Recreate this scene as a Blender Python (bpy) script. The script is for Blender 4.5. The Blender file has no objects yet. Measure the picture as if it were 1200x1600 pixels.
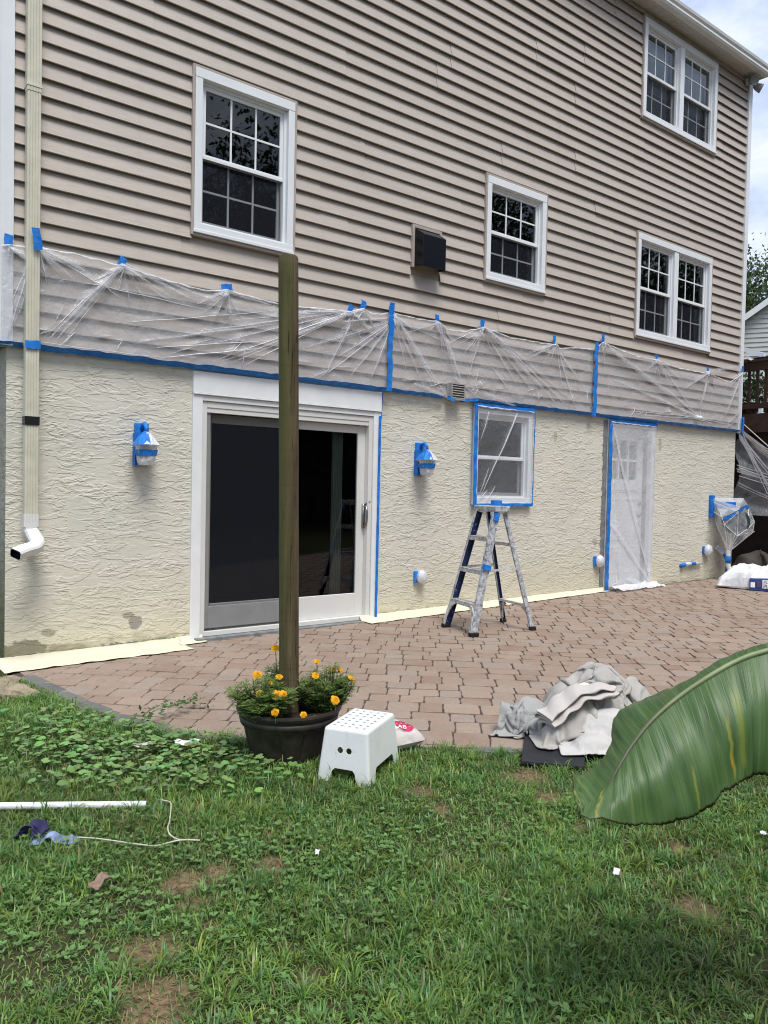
import bpy, bmesh, math, random
import numpy as np
from mathutils import Vector, Matrix

random.seed(7)
rng = np.random.default_rng(7)
SC = bpy.context.scene
COL = SC.collection
PI = math.pi
R = math.radians

# ------------------------------------------------------------------ camera
cam_d = bpy.data.cameras.new('camera')
cam_d.sensor_width = 36.0
cam_d.sensor_fit = 'AUTO'
cam_d.lens = 27.135
cam_d.clip_start = 0.05
cam_d.clip_end = 800
cam = bpy.data.objects.new('camera', cam_d)
COL.objects.link(cam)
CAM = Vector((0.0, -5.961, 1.272))
_yaw, _pitch, _roll = R(37.5245), R(-1.66203), R(1.20275)
_f = Vector((math.sin(_yaw) * math.cos(_pitch), math.cos(_yaw) * math.cos(_pitch), math.sin(_pitch)))
_r0 = Vector((math.cos(_yaw), -math.sin(_yaw), 0))
_u0 = _r0.cross(_f)
_r = math.cos(_roll) * _r0 + math.sin(_roll) * _u0
_u = -math.sin(_roll) * _r0 + math.cos(_roll) * _u0
cam.matrix_world = Matrix(((_r.x, _u.x, -_f.x, CAM.x), (_r.y, _u.y, -_f.y, CAM.y), (_r.z, _u.z, -_f.z, CAM.z), (0, 0, 0, 1)))
SC.camera = cam
SC.render.resolution_x = 768
SC.render.resolution_y = 1024

# ------------------------------------------------------------------ sky, sun, exposure
SUN_EL, SUN_AZ = R(64), R(-14)          # azimuth measured from -Y (behind the camera) towards +X
world = bpy.data.worlds.new('World')
SC.world = world
world.use_nodes = True
wn, wl = world.node_tree.nodes, world.node_tree.links
wn.clear()
w_out = wn.new('ShaderNodeOutputWorld')
w_bg = wn.new('ShaderNodeBackground')
w_bg.inputs['Strength'].default_value = 0.1
w_sky = wn.new('ShaderNodeTexSky')
w_sky.sky_type = 'NISHITA'
w_sky.sun_disc = False
w_sky.sun_elevation = SUN_EL
w_sky.sun_rotation = R(180) + SUN_AZ
w_sky.air_density = 1.0
w_sky.dust_density = 2.0
w_tc = wn.new('ShaderNodeTexCoord')
w_map = wn.new('ShaderNodeMapping')
w_map.inputs['Scale'].default_value = (1.0, 1.0, 2.2)
w_map.inputs['Location'].default_value = (0.35, 0.2, 0.1)
w_nz = wn.new('ShaderNodeTexNoise')
w_nz.inputs['Scale'].default_value = 4.6
w_nz.inputs['Detail'].default_value = 8
w_nz.inputs['Roughness'].default_value = 0.55
w_rp = wn.new('ShaderNodeValToRGB')
w_rp.color_ramp.elements[0].position = 0.40
w_rp.color_ramp.elements[0].color = (3.1, 4.1, 6.4, 1)
w_rp.color_ramp.elements[1].position = 0.68
w_rp.color_ramp.elements[1].color = (8.2, 8.4, 8.7, 1)
w_mix = wn.new('ShaderNodeMix')
w_mix.data_type = 'RGBA'
w_mix.inputs['Factor'].default_value = 0.86
wl.new(w_tc.outputs['Generated'], w_map.inputs['Vector'])
wl.new(w_map.outputs['Vector'], w_nz.inputs['Vector'])
wl.new(w_nz.outputs['Fac'], w_rp.inputs['Fac'])
wl.new(w_sky.outputs['Color'], w_mix.inputs['A'])
wl.new(w_rp.outputs['Color'], w_mix.inputs['B'])
wl.new(w_mix.outputs['Result'], w_bg.inputs['Color'])
wl.new(w_bg.outputs['Background'], w_out.inputs['Surface'])

sun_d = bpy.data.lights.new('sun', 'SUN')
sun_d.energy = 2.3
sun_d.angle = R(24)
sun_d.color = (1.0, 0.98, 0.94)
sun = bpy.data.objects.new('sun', sun_d)
COL.objects.link(sun)
_sd = Vector((math.sin(SUN_AZ) * math.cos(SUN_EL), -math.cos(SUN_AZ) * math.cos(SUN_EL), math.sin(SUN_EL)))
sun.rotation_euler = _sd.to_track_quat('Z', 'Y').to_euler()
sun.location = (0, -10, 12)

SC.view_settings.view_transform = 'Standard'
SC.view_settings.look = 'None'
SC.view_settings.gamma = 1.0
SC.view_settings.exposure = 0.64
SC.cycles.transparent_max_bounces = 16
SC.cycles.max_bounces = 8
SC.cycles.filter_width = 1.05

# ------------------------------------------------------------------ materials
class Mat:
    """A small wrapper round a node tree."""
    def __init__(self, name, color=(.5, .5, .5), rough=.6, spec=.35, metal=0.0):
        self.m = bpy.data.materials.new(name)
        self.m.use_nodes = True
        self.n, self.l = self.m.node_tree.nodes, self.m.node_tree.links
        self.b = self.n['Principled BSDF']
        self.out = self.n['Material Output']
        self.b.inputs['Base Color'].default_value = (*color, 1)
        self.b.inputs['Roughness'].default_value = rough
        self.b.inputs['Specular IOR Level'].default_value = spec
        self.b.inputs['Metallic'].default_value = metal
        self._pos = None
    def pos(self, scale=(1, 1, 1), obj=False):
        if self._pos is None:
            self._pos = self.n.new('ShaderNodeNewGeometry').outputs['Position']
        src = self.n.new('ShaderNodeTexCoord').outputs['Object'] if obj else self._pos
        mp = self.n.new('ShaderNodeMapping')
        mp.inputs['Scale'].default_value = scale
        self.l.new(src, mp.inputs['Vector'])
        return mp.outputs['Vector']
    def noise(self, scale, detail=4, rough=.55, dist=0.0, vec=None, stretch=(1, 1, 1), obj=False):
        t = self.n.new('ShaderNodeTexNoise')
        t.inputs['Scale'].default_value = scale
        t.inputs['Detail'].default_value = detail
        t.inputs['Roughness'].default_value = rough
        t.inputs['Distortion'].default_value = dist
        self.l.new(vec if vec is not None else self.pos(stretch, obj), t.inputs['Vector'])
        return t.outputs['Fac']
    def voro(self, scale, stretch=(1, 1, 1), feature='F1', out='Distance', obj=False):
        t = self.n.new('ShaderNodeTexVoronoi')
        t.feature = feature
        t.inputs['Scale'].default_value = scale
        self.l.new(self.pos(stretch, obj), t.inputs['Vector'])
        return t.outputs[out]
    def ramp(self, fac, stops, interp='LINEAR'):
        r = self.n.new('ShaderNodeValToRGB')
        r.color_ramp.interpolation = interp
        e = r.color_ramp.elements
        while len(e) < len(stops):
            e.new(.5)
        for k, (p, c) in enumerate(stops):
            e[k].position = p
            e[k].color = (*c, 1) if len(c) == 3 else c
        self.l.new(fac, r.inputs['Fac'])
        return r.outputs['Color']
    def math(self, op, a, b=None, c=None, clamp=False):
        m = self.n.new('ShaderNodeMath')
        m.operation = op
        m.use_clamp = clamp
        for k, v in enumerate((a, b, c)):
            if v is None:
                continue
            if isinstance(v, (int, float)):
                m.inputs[k].default_value = v
            else:
                self.l.new(v, m.inputs[k])
        return m.outputs[0]
    def rng(self, v, a, b, c=0.0, d=1.0, smooth=True):
        m = self.n.new('ShaderNodeMapRange')
        m.interpolation_type = 'SMOOTHSTEP' if smooth else 'LINEAR'
        for k, x in zip(('From Min', 'From Max', 'To Min', 'To Max'), (a, b, c, d)):
            m.inputs[k].default_value = x
        self.l.new(v, m.inputs['Value'])
        return m.outputs['Result']
    def mix(self, fac, a, b, mode='MIX'):
        m = self.n.new('ShaderNodeMix')
        m.data_type = 'RGBA'
        m.blend_type = mode
        for key, v in (('Factor', fac), ('A', a), ('B', b)):
            if isinstance(v, (int, float)):
                m.inputs[key].default_value = v
            elif isinstance(v, tuple):
                m.inputs[key].default_value = (*v, 1)
            else:
                self.l.new(v, m.inputs[key])
        return m.outputs['Result']
    def sep(self, k):
        s = self.n.new('ShaderNodeSeparateXYZ')
        if self._pos is None:
            self._pos = self.n.new('ShaderNodeNewGeometry').outputs['Position']
        self.l.new(self._pos, s.inputs[0])
        return s.outputs[k]
    def attr(self, name, out='Color'):
        a = self.n.new('ShaderNodeAttribute')
        a.attribute_name = name
        return a.outputs[out]
    def rand(self):
        return self.n.new('ShaderNodeObjectInfo').outputs['Random']
    def color(self, c):
        self.l.new(c, self.b.inputs['Base Color'])
        return self
    def rough(self, c):
        self.l.new(c, self.b.inputs['Roughness'])
        return self
    def bump(self, h, strength=.5, dist=.01):
        b = self.n.new('ShaderNodeBump')
        b.inputs['Strength'].default_value = strength
        b.inputs['Distance'].default_value = dist
        self.l.new(h, b.inputs['Height'])
        self.l.new(b.outputs['Normal'], self.b.inputs['Normal'])
        return b
    def shader_mix(self, fac, a, b):
        m = self.n.new('ShaderNodeMixShader')
        if isinstance(fac, (int, float)):
            m.inputs[0].default_value = fac
        else:
            self.l.new(fac, m.inputs[0])
        self.l.new(a, m.inputs[1])
        self.l.new(b, m.inputs[2])
        self.l.new(m.outputs[0], self.out.inputs['Surface'])
        return m.outputs[0]
    def leafy(self, color_socket, amount=.3):
        t = self.n.new('ShaderNodeBsdfTranslucent')
        self.l.new(color_socket, t.inputs['Color'])
        self.shader_mix(amount, self.b.outputs[0], t.outputs[0])
        return self

M = {}
def simple(key, color, rough=.6, spec=.35, metal=0.0, var=.0, vscale=8, bump=0.0, bscale=60, bdist=.002):
    m = Mat(key, color, rough, spec, metal)
    if var:
        lo = tuple(c * (1 - var) for c in color)
        hi = tuple(min(1, c * (1 + var)) for c in color)
        m.color(m.ramp(m.noise(vscale, 5, .6), [(.3, lo), (.7, hi)]))
    if bump:
        m.bump(m.noise(bscale, 4, .6), bump, bdist)
    M[key] = m.m
    return m

# vinyl siding: tan, faint wood grain, faint dirt
m = Mat('siding_vinyl', (.46, .385, .325), .45, .35)
g = m.noise(6, 5, .6, stretch=(1.2, 1, 22))
d = m.noise(1.3, 4, .6)
rc = m.mix(m.rand(), (.445, .386, .328), (.495, .430, .368))
c = m.mix(m.rng(g, .3, .7), rc, (.415, .358, .308))
st_ = m.noise(2.2, 5, .65, stretch=(3.5, 1, .22))
c = m.mix(m.rng(st_, .52, .78, 0, .35), c, (.33, .285, .24))
c = m.mix(m.rng(d, .45, .8, 0, .3), c, (.36, .31, .27))
m.color(c)
m.bump(m.noise(40, 4, .6, stretch=(.6, 1, 14)), .18, .002)
M['siding'] = m.m

# skip-trowel stucco: terraced, horizontal strokes
m = Mat('stucco_skim', (.6, .55, .43), .85, .2)
warp = m.noise(3.1, 2, .5)
def terrace(scale, levels, seed, soft):
    mp = m.n.new('ShaderNodeMapping')
    mp.inputs['Scale'].default_value = (.50, 1, 1.75)
    mp.inputs['Location'].default_value = (seed, seed * .7, seed * 1.3)
    m.l.new(m._pos, mp.inputs['Vector'])
    n = m.noise(scale, 3, .5, dist=.55, vec=mp.outputs['Vector'])
    s = m.math('MULTIPLY', n, levels)
    fl = m.math('FLOOR', s)
    fr = m.math('FRACT', s)
    st = m.rng(fr, 0, soft)
    dip = m.rng(fr, soft, 1.0, 0, -.55, smooth=False)
    return m.math('DIVIDE', m.math('ADD', m.math('ADD', fl, st), dip), levels)
def ridges(scale, levels, seed, width):
    mp = m.n.new('ShaderNodeMapping')
    mp.inputs['Scale'].default_value = (.60, 1, 1.55)
    mp.inputs['Location'].default_value = (seed, seed * .7, seed * 1.3)
    m.l.new(m._pos, mp.inputs['Vector'])
    n = m.noise(scale, 2.5, .5, dist=.8, vec=mp.outputs['Vector'])
    fr = m.math('FRACT', m.math('MULTIPLY', n, levels))
    d = m.math('ABSOLUTE', m.math('SUBTRACT', fr, .5))
    return m.rng(d, 0.0, width, 1, 0)
t1 = terrace(8.8, 4, 0.0, .22)
mk = m.rng(m.noise(4.5, 2, .5), .42, .60, .05, 1)
r1 = m.math('MULTIPLY', ridges(10.5, 3.0, 2.3, .30), mk)
r2 = m.math('MULTIPLY', ridges(19, 2.4, 7.7, .25), m.rng(m.noise(6, 2, .5), .45, .62, 0, .8))
fine = m.noise(70, 3, .6)
h = m.math('ADD', m.math('MULTIPLY', t1, .34), m.math('MULTIPLY', m.math('ADD', r1, r2), .10))
h = m.math('ADD', h, m.math('MULTIPLY', fine, .03))
m.bump(h, .72, .042)
zz = m.sep(2)
xx = m.sep(0)
blot = m.noise(1.7, 5, .6)
c = m.mix(m.rng(blot, .3, .7), (.665, .63, .53), (.60, .575, .485))
# older skim: yellower low down, grubby at the very foot
low = m.math('ADD', zz, m.math('MULTIPLY', m.noise(3, 4, .6), .5))
c = m.mix(m.rng(low, .25, 1.0, .55, 0), c, (.615, .55, .38))
foot = m.math('ADD', zz, m.math('MULTIPLY', m.noise(9, 5, .7), .42))
c = m.mix(m.rng(foot, .18, .34, .75, 0), c, (.33, .29, .19))
spk = m.noise(24, 5, .7)
c = m.mix(m.math('MULTIPLY', m.rng(spk, .62, .68), m.rng(low, .3, 1.1, .5, .03)), c, (.20, .18, .13))
# a bare cement spot left of the door and a run of algae by the corner
def spot(cx, cz, rx, rz, amt, col, edge=.25):
    global c
    dx = m.math('DIVIDE', m.math('SUBTRACT', xx, cx), rx)
    dz = m.math('DIVIDE', m.math('SUBTRACT', zz, cz), rz)
    rr = m.math('ADD', m.math('MULTIPLY', dx, dx), m.math('MULTIPLY', dz, dz))
    rr = m.math('ADD', rr, m.math('MULTIPLY', m.math('SUBTRACT', m.noise(16, 4, .7), .5), 3.0))
    c = m.mix(m.rng(rr, 1.0 - edge, 1.0 + edge, amt, 0), c, col)
spot(2.14, .19, .055, .055, .85, (.26, .25, .215), .1)
spot(2.08, .25, .05, .025, .8, (.29, .27, .225), .1)
spot(1.33, .06, .15, .07, .8, (.17, .16, .10))
spot(1.60, .03, .16, .05, .6, (.25, .22, .14))
spot(1.50, .17, .05, .03, .6, (.22, .20, .13))
spot(7.08, 1.93, .03, .07, .55, (.33, .30, .20))
spot(9.20, 1.95, .035, .09, .6, (.33, .30, .22))
spot(7.87, .68, .05, .05, .6, (.30, .28, .22))
m.color(c)
M['stucco'] = m.m

# mossy side of the house
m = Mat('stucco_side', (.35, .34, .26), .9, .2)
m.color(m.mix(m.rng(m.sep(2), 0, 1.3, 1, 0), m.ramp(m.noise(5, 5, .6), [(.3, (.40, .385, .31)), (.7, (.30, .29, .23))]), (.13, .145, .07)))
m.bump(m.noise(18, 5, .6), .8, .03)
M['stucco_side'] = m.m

simple('white_vinyl', (.74, .755, .76), .35, .4, var=.04, vscale=4, bump=.05)
simple('white_paint', (.76, .765, .755), .5, .35, var=.05, vscale=5, bump=.12, bscale=25)
simple('door_vinyl', (.66, .65, .61), .4, .4, var=.04, vscale=4)
simple('screen_frame', (.235, .235, .232), .5, .35, var=.06)
simple('cream_spout', (.60, .575, .455), .45, .35, var=.10, vscale=9, bump=.1, bscale=30)
simple('black_plastic', (.006, .007, .010), .3, .25)
simple('tan_trim', (.40, .345, .30), .45, .35, var=.06)
simple('soffit_white', (.52, .51, .47), .5, .3, var=.08, vscale=3)
simple('gutter_white', (.70, .69, .65), .4, .4, var=.06, vscale=3)
simple('shingle', (.10, .095, .09), .9, .2, var=.3, vscale=30)
simple('room_shade', (.012, .013, .015), .9, .1)  # near-black: the darkness of unlit interiors is put into the colour
simple('blind', (.78, .79, .74), .8, .2)
simple('curtain', (.05, .05, .055), .9, .1)
simple('rubber', (.015, .015, .016), .7, .3, var=.3, vscale=20)
simple('brown_deck', (.060, .034, .024), .65, .3, var=.35, vscale=6, bump=.3, bscale=18)
simple('brown_skirt', (.040, .026, .020), .7, .3, var=.35, vscale=5)
simple('navy_cloth', (.022, .027, .075), .85, .2, var=.3, vscale=15)
simple('steel', (.30, .29, .28), .35, .5, metal=.9, var=.2)
simple('white_rag', (.68, .68, .68), .85, .2, var=.1)
simple('paper_cream', (.66, .63, .47), .7, .25, var=.06, vscale=5, bump=.15, bscale=14, bdist=.004)
simple('mortar_grey', (.20, .205, .20), .9, .15, var=.3, vscale=14, bump=.6, bscale=45, bdist=.006)
simple('vent_grey', (.34, .32, .30), .5, .3, var=.1)
simple('cord_white', (.50, .48, .38), .7, .3, var=.2, vscale=40, bump=.5, bscale=260, bdist=.002)
simple('pvc', (.66, .67, .65), .4, .4, var=.14, vscale=14)
simple('purple_cloth', (.035, .030, .085), .8, .2, var=.3, vscale=25)
simple('blue_plastic', (.20, .25, .38), .4, .4, var=.3, vscale=30)
simple('dry_leaf', (.26, .18, .13), .85, .2, var=.25, vscale=60)
simple('paper_white', (.72, .72, .72), .8, .2, var=.08, vscale=40)
simple('stone', (.30, .25, .17), .9, .2, var=.35, vscale=9, bump=.8, bscale=18, bdist=.02)
simple('soil', (.030, .021, .015), .95, .1, var=.6, vscale=60, bump=1.0, bscale=90, bdist=.01)
simple('black_mat', (.020, .021, .024), .6, .35, var=.35, vscale=12, bump=.3, bscale=40)
simple('planter_black', (.030, .0235, .018), .5, .4, var=.6, vscale=14, bump=.35, bscale=50)
simple('tarp_brown', (.062, .052, .046), .85, .2, var=.25, vscale=8)
simple('bag_white', (.70, .70, .70), .4, .4, var=.06, vscale=12, bump=.5, bscale=16, bdist=.02)
simple('sack_white', (.54, .49, .46), .55, .3, var=.12, vscale=20, bump=.5, bscale=18, bdist=.015)
simple('door_curtain', (.30, .34, .29), .9, .1, var=.15, vscale=6)
simple('bag_blue', (.022, .045, .17), .4, .4)
simple('ink_white', (.8, .8, .8), .5, .3)
simple('label_mark', (.10, .05, .09), .5, .3)
simple('ink_red', (.55, .03, .10), .5, .3)
simple('stem_green', (.10, .16, .045), .6, .3, var=.3, vscale=30)
simple('bark', (.07, .055, .042), .9, .2, var=.4, vscale=14, bump=.8, bscale=20, bdist=.03)
simple('terracotta', (.10, .05, .03), .8, .2, var=.2)
simple('neighbour_siding', (.50, .50, .46), .6, .3, var=.05, vscale=2)
simple('navy_rail', (.012, .021, .062), .4, .4, var=.25, vscale=18)

# blue painter's tape, slightly crinkled
m = Mat('blue_tape', (.012, .15, .55), .55, .3)
m.color(m.ramp(m.noise(14, 5, .6), [(.3, (.008, .115, .43)), (.55, (.014, .19, .62)), (.75, (.05, .28, .72))]))
m.bump(m.noise(45, 4, .6), .6, .006)
M['tape'] = m.m
simple('black_tape', (.012, .012, .012), .4, .4, bump=.3, bscale=50)

# thin masking film, its sheen painted as opacity noise, and its doubled folds
def film(key, amt, col=(.80, .80, .81), rough=.22, nmin=.6, nmax=1.35):
    m = Mat(key, col, rough, 1.0)
    tr = m.n.new('ShaderNodeBsdfTransparent')
    tr.inputs['Color'].default_value = (.97, .97, .98, 1)
    n = m.noise(5, 6, .65, dist=.6)
    fac = m.rng(n, .3, .72, amt * nmin, min(.95, amt * nmax))
    m.bump(m.noise(13, 5, .62, dist=1.2), .6, .022)
    m.shader_mix(fac, tr.outputs[0], m.b.outputs[0])
    M[key] = m.m
film('film', .30, (.70, .70, .715), .13, .75, 1.3)
film('film_fold', .70, (.92, .92, .93), .25, .8, 1.2)
film('film_dense', .50, (.84, .85, .87), .3, .95, 1.05)
film('film_window', .15, (.80, .81, .83), .25, .92, 1.08)
film('film_clear', .15, (.82, .84, .86), .12)
film('film_bagged', .30, (.80, .83, .85), .08, .6, 1.4)
simple('reel_green', (.035, .055, .05), .4, .4, var=.3)
film('wrap', .72, (.80, .80, .83), .2, .7, 1.2)

# glass: a thin pane
m = Mat('glass')
fr = m.n.new('ShaderNodeFresnel'); fr.inputs['IOR'].default_value = 1.5
tr = m.n.new('ShaderNodeBsdfTransparent'); tr.inputs['Color'].default_value = (.80, .84, .83, 1)
gl = m.n.new('ShaderNodeBsdfGlossy'); gl.inputs['Roughness'].default_value = .015
gl.inputs['Color'].default_value = (.95, .97, 1, 1)
m.shader_mix(m.math('MULTIPLY', fr.outputs[0], 1.25, clamp=True), tr.outputs[0], gl.outputs[0])
M['glass'] = m.m
# insect screen
m = Mat('insect_screen', (.020, .022, .028), .8, .1)
tr = m.n.new('ShaderNodeBsdfTransparent')
m.shader_mix(.45, tr.outputs[0], m.b.outputs[0])
M['screen'] = m.m

# pavers
def paver_mat(key, rnd):
    m = Mat(key, (.3, .22, .18), .82, .25)
    r = m.rand() if rnd is None else m.attr('rnd', 'Fac')
    c = m.ramp(r, [(0, (.255, .170, .122)), (.25, (.320, .228, .168)), (.5, (.285, .208, .155)), (.78, (.345, .255, .188)), (1, (.300, .240, .195))])
    n = m.noise(3.2, 6, .65)
    c = m.mix(m.rng(n, .35, .75, 0, .55), c, (.355, .305, .255))
    n2 = m.noise(46, 5, .7)
    c = m.mix(m.rng(n2, .35, .7, .30, 0), c, (.17, .125, .105))
    sp = m.noise(11, 6, .72)
    c = m.mix(m.rng(sp, .66, .74, 0, .35), c, (.46, .42, .38))
    m.color(c)
    hh = m.math('ADD', m.noise(28, 5, .65), m.math('MULTIPLY', m.noise(120, 3, .6), .4))
    m.bump(hh, .55, .006)
    M[key] = m.m
paver_mat('paver', None)
paver_mat('paver_far', 'rnd')
m = Mat('border_paver', (.17, .17, .165), .85, .2)
m.color(m.mix(m.rand(), m.ramp(m.noise(14, 6, .7), [(.3, (.085, .088, .09)), (.7, (.16, .16, .158))]), (.16, .155, .145)))
m.bump(m.noise(60, 5, .65), .6, .006)
M['border_paver'] = m.m
simple('joint_sand', (.095, .072, .058), .95, .1, var=.4, vscale=40, bump=.6, bscale=120)

# ground under the grass
m = Mat('lawn_soil', (.10, .08, .05), .95, .1)
n1 = m.noise(2.0, 5, .6)
n2 = m.noise(35, 6, .7)
c = m.mix(m.rng(n1, .4, .7), (.038, .052, .018), (.075, .062, .034))
c = m.mix(m.rng(n2, .5, .75, 0, .55), c, (.20, .145, .085))
c = m.mix(m.attr('bare', 'Fac'), c, m.ramp(n2, [(.3, (.11, .075, .046)), (.5, (.22, .155, .09)), (.7, (.38, .29, .17))]))
m.color(c)
m.bump(n2, .9, .02)
M['lawn_soil'] = m.m

def plant_mat(key, rough=.5, trans=.3, spec=.3):
    m = Mat(key, (.1, .2, .05), rough, spec)
    c = m.attr('Col')
    m.color(c)
    m.leafy(c, trans)
    M[key] = m.m
plant_mat('grass', .40, .36, .45)
plant_mat('weed', .5, .25, .3)
plant_mat('leafage', .55, .3, .25)
plant_mat('petal', .6, .3, .2)

# round treated post
m = Mat('treated_post', (.12, .09, .05), .8, .2)
gr = m.noise(5, 6, .65, dist=.6, stretch=(9, 9, .55))
c = m.ramp(gr, [(.28, (.040, .031, .017)), (.48, (.090, .066, .034)), (.7, (.140, .106, .058))])
gm = m.noise(7, 5, .65, stretch=(1.5, 1.5, .35))
sx = m.math('ADD', m.math('MULTIPLY', m.math('SUBTRACT', m.sep(0), 1.90), -12), gm)
c = m.mix(m.rng(sx, .55, 1.0, 0, .55), c, (.085, .095, .028))
ring = m.noise(3, 3, .5, stretch=(.3, .3, 22))
c = m.mix(m.rng(ring, .55, .75, 0, .30), c, (.05, .035, .018))
ck = m.noise(6, 5, .6, dist=.4, stretch=(20, 20, .5))
c = m.mix(m.rng(ck, .64, .68, 0, .8), c, (.018, .013, .009))
m.color(c)
kn = m.voro(5.5, stretch=(1.6, 1.6, .8))
c = m.mix(m.rng(kn, .03, .13, .75, 0), c, (.022, .015, .009))
m.color(c)
m.bump(m.math('SUBTRACT', gr, m.math('MULTIPLY', m.rng(ck, .62, .68), .8)), .9, .008)
M['post'] = m.m

# ladder: paint-spattered outside, blue glass-fibre inside
m = Mat('spattered_rail', (.4, .42, .45), .55, .35)
sp = m.noise(26, 6, .7, dist=.5)
c = m.ramp(sp, [(.28, (.05, .07, .12)), (.40, (.20, .215, .24)), (.50, (.38, .39, .40)), (.64, (.60, .60, .58)), (.8, (.20, .16, .14))])
m.color(c)
m.bump(sp, .5, .004)
M['ladder_out'] = m.m
m = Mat('ladder_fibreglass', (.015, .028, .075), .5, .35)
sp = m.noise(30, 6, .72)
m.color(m.mix(m.rng(sp, .60, .66), (.016, .030, .085), (.42, .43, .45)))
M['ladder_in'] = m.m
m = Mat('ladder_alu', (.45, .45, .45), .5, .4)
sp = m.noise(24, 6, .7)
m.color(m.ramp(sp, [(.32, (.22, .20, .18)), (.5, (.50, .49, .47)), (.62, (.66, .66, .65)), (.75, (.30, .27, .23))]))
m.bump(sp, .4, .004)
M['ladder_alu'] = m.m

m = Mat('stool_plastic', (.76, .77, .74), .4, .4)
sc = m.noise(38, 6, .75)
c = m.mix(m.rng(sc, .60, .70, 0, .5), (.73, .74, .715), (.36, .34, .28))
c = m.mix(m.rng(m.noise(9, 5, .7, stretch=(1, 1, .35)), .52, .75, 0, .35), c, (.52, .50, .42))
m.color(m.mix(m.rng(m.sep(2), -.02, .07, .35, 0), c, (.50, .49, .40)))
M['stool'] = m.m

def cloth_mat(key, a, b, stain, sc=60):
    m = Mat(key, a, .9, .1)
    c = m.ramp(m.noise(4, 5, .6, obj=True), [(.3, a), (.7, b)])
    c = m.mix(m.rng(m.noise(9, 5, .7, obj=True), .60, .70, 0, .45), c, stain)
    m.color(c)
    hh = m.math('ADD', m.noise(sc, 4, .6, obj=True), m.math('MULTIPLY', m.noise(sc * 6, 2, .5, obj=True), .35))
    wr = m.noise(7, 3, .5, dist=1.6, obj=True)
    rid = m.math('ABSOLUTE', m.math('SUBTRACT', wr, .5))
    hh = m.math('ADD', m.math('MULTIPLY', hh, .12), m.math('MULTIPLY', m.rng(rid, 0, .09), -1.0))
    m.bump(hh, .16, .010)
    M[key] = m.m
cloth_mat('cloth_grey', (.345, .325, .295), (.41, .39, .36), (.52, .50, .47))
cloth_mat('cloth_blue', (.30, .295, .28), (.37, .365, .345), (.46, .455, .44))
cloth_mat('cloth_cream', (.46, .42, .385), (.53, .495, .455), (.36, .33, .30))
cloth_mat('cloth_white', (.47, .45, .42), (.53, .51, .485), (.38, .35, .32))

# banana leaf: UV runs along the midrib (u) and from the rib to the edge (v)
m = Mat('banana_blade', (.07, .15, .05), .42, .35)
uvn = m.n.new('ShaderNodeUVMap')
uvn.uv_map = 'UVMap'
suv = m.n.new('ShaderNodeSeparateXYZ')
m.l.new(uvn.outputs['UV'], suv.inputs[0])
Uraw, V = suv.outputs[0], suv.outputs[1]
U = m.math('FRACT', Uraw)
lowerhalf = m.math('LESS_THAN', Uraw, 1.5)
def uvnoise(su, sv, detail=4, rough=.6):
    mp = m.n.new('ShaderNodeMapping')
    mp.inputs['Scale'].default_value = (su, sv, 1)
    m.l.new(uvn.outputs['UV'], mp.inputs['Vector'])
    return m.noise(1.0, detail, rough, vec=mp.outputs['Vector'])
stripe = uvnoise(46, .8, 3, .5)
fine = uvnoise(190, 1.0, 2, .5)
c = m.ramp(stripe, [(.30, (.050, .105, .026)), (.48, (.074, .140, .038)), (.64, (.105, .175, .054)), (.76, (.15, .22, .09))])
c = m.mix(m.rng(fine, .35, .7, .22, 0), c, (.016, .050, .016))
bl = uvnoise(5, 1.6, 5, .65)
c = m.mix(m.rng(bl, .50, .75, 0, .35), c, (.11, .20, .10))
yel = uvnoise(26, .5, 3, .6)
band = m.math('MULTIPLY', m.rng(yel, .635, .70), m.rng(uvnoise(6, 2.2, 3, .6), .42, .62))
c = m.mix(m.math('MULTIPLY', band, .85), c, (.40, .36, .05))
tipy = m.math('MULTIPLY', m.rng(yel, .55, .63), m.rng(U, .72, .92, 0, .55))
c = m.mix(tipy, c, (.42, .34, .05))
def streak(u0, du, v0, v1, col, amt):
    global c
    d = m.math('ABSOLUTE', m.math('SUBTRACT', m.math('ADD', U, m.math('MULTIPLY', m.math('SUBTRACT', uvnoise(3, 5, 3, .6), .5), .02)), u0))
    f = m.math('MULTIPLY', m.rng(d, du * .3, du, amt, 0), m.math('MULTIPLY', m.rng(V, v0, v0 + .15), m.rng(V, v1 - .12, v1, 1, 0)))
    c = m.mix(m.math('MULTIPLY', f, lowerhalf), c, col)
streak(.254, .015, .18, .95, (.24, .28, .05), .6)
streak(.290, .007, .35, 1.0, (.32, .30, .05), .6)
streak(.294, .005, .66, .92, (.55, .30, .04), .7)
streak(.41, .005, .55, 1.05, (.30, .32, .06), .6)
streak(.70, .008, .40, 1.05, (.36, .30, .05), .6)
edge = m.math('ADD', V, m.math('MULTIPLY', m.math('SUBTRACT', uvnoise(22, 3, 5, .7), .5), .12))
c = m.mix(m.rng(edge, .975, .992, 0, .9), c, (.060, .022, .014))
vein = m.math('FRACT', m.math('ADD', m.math('MULTIPLY', U, 58), m.math('MULTIPLY', uvnoise(4, 1.5, 3, .6), 1.2)))
vl = m.rng(m.math('ABSOLUTE', m.math('SUBTRACT', vein, .5)), .0, .09, .45, 0)
c = m.mix(m.math('MULTIPLY', vl, m.rng(V, .02, .9, 1, .35)), c, (.17, .24, .11))
m.color(c)
m.bump(m.math('ADD', m.math('ADD', stripe, m.math('MULTIPLY', fine, .35)), m.math('MULTIPLY', vl, -.5)), .35, .005)
m.leafy(c, .22)
M['banana'] = m.m
m = Mat('banana_rib', (.2, .26, .12), .45, .4)
rc_ = m.ramp(m.noise(14, 4, .6), [(.3, (.16, .20, .085)), (.7, (.24, .29, .15))])
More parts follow.
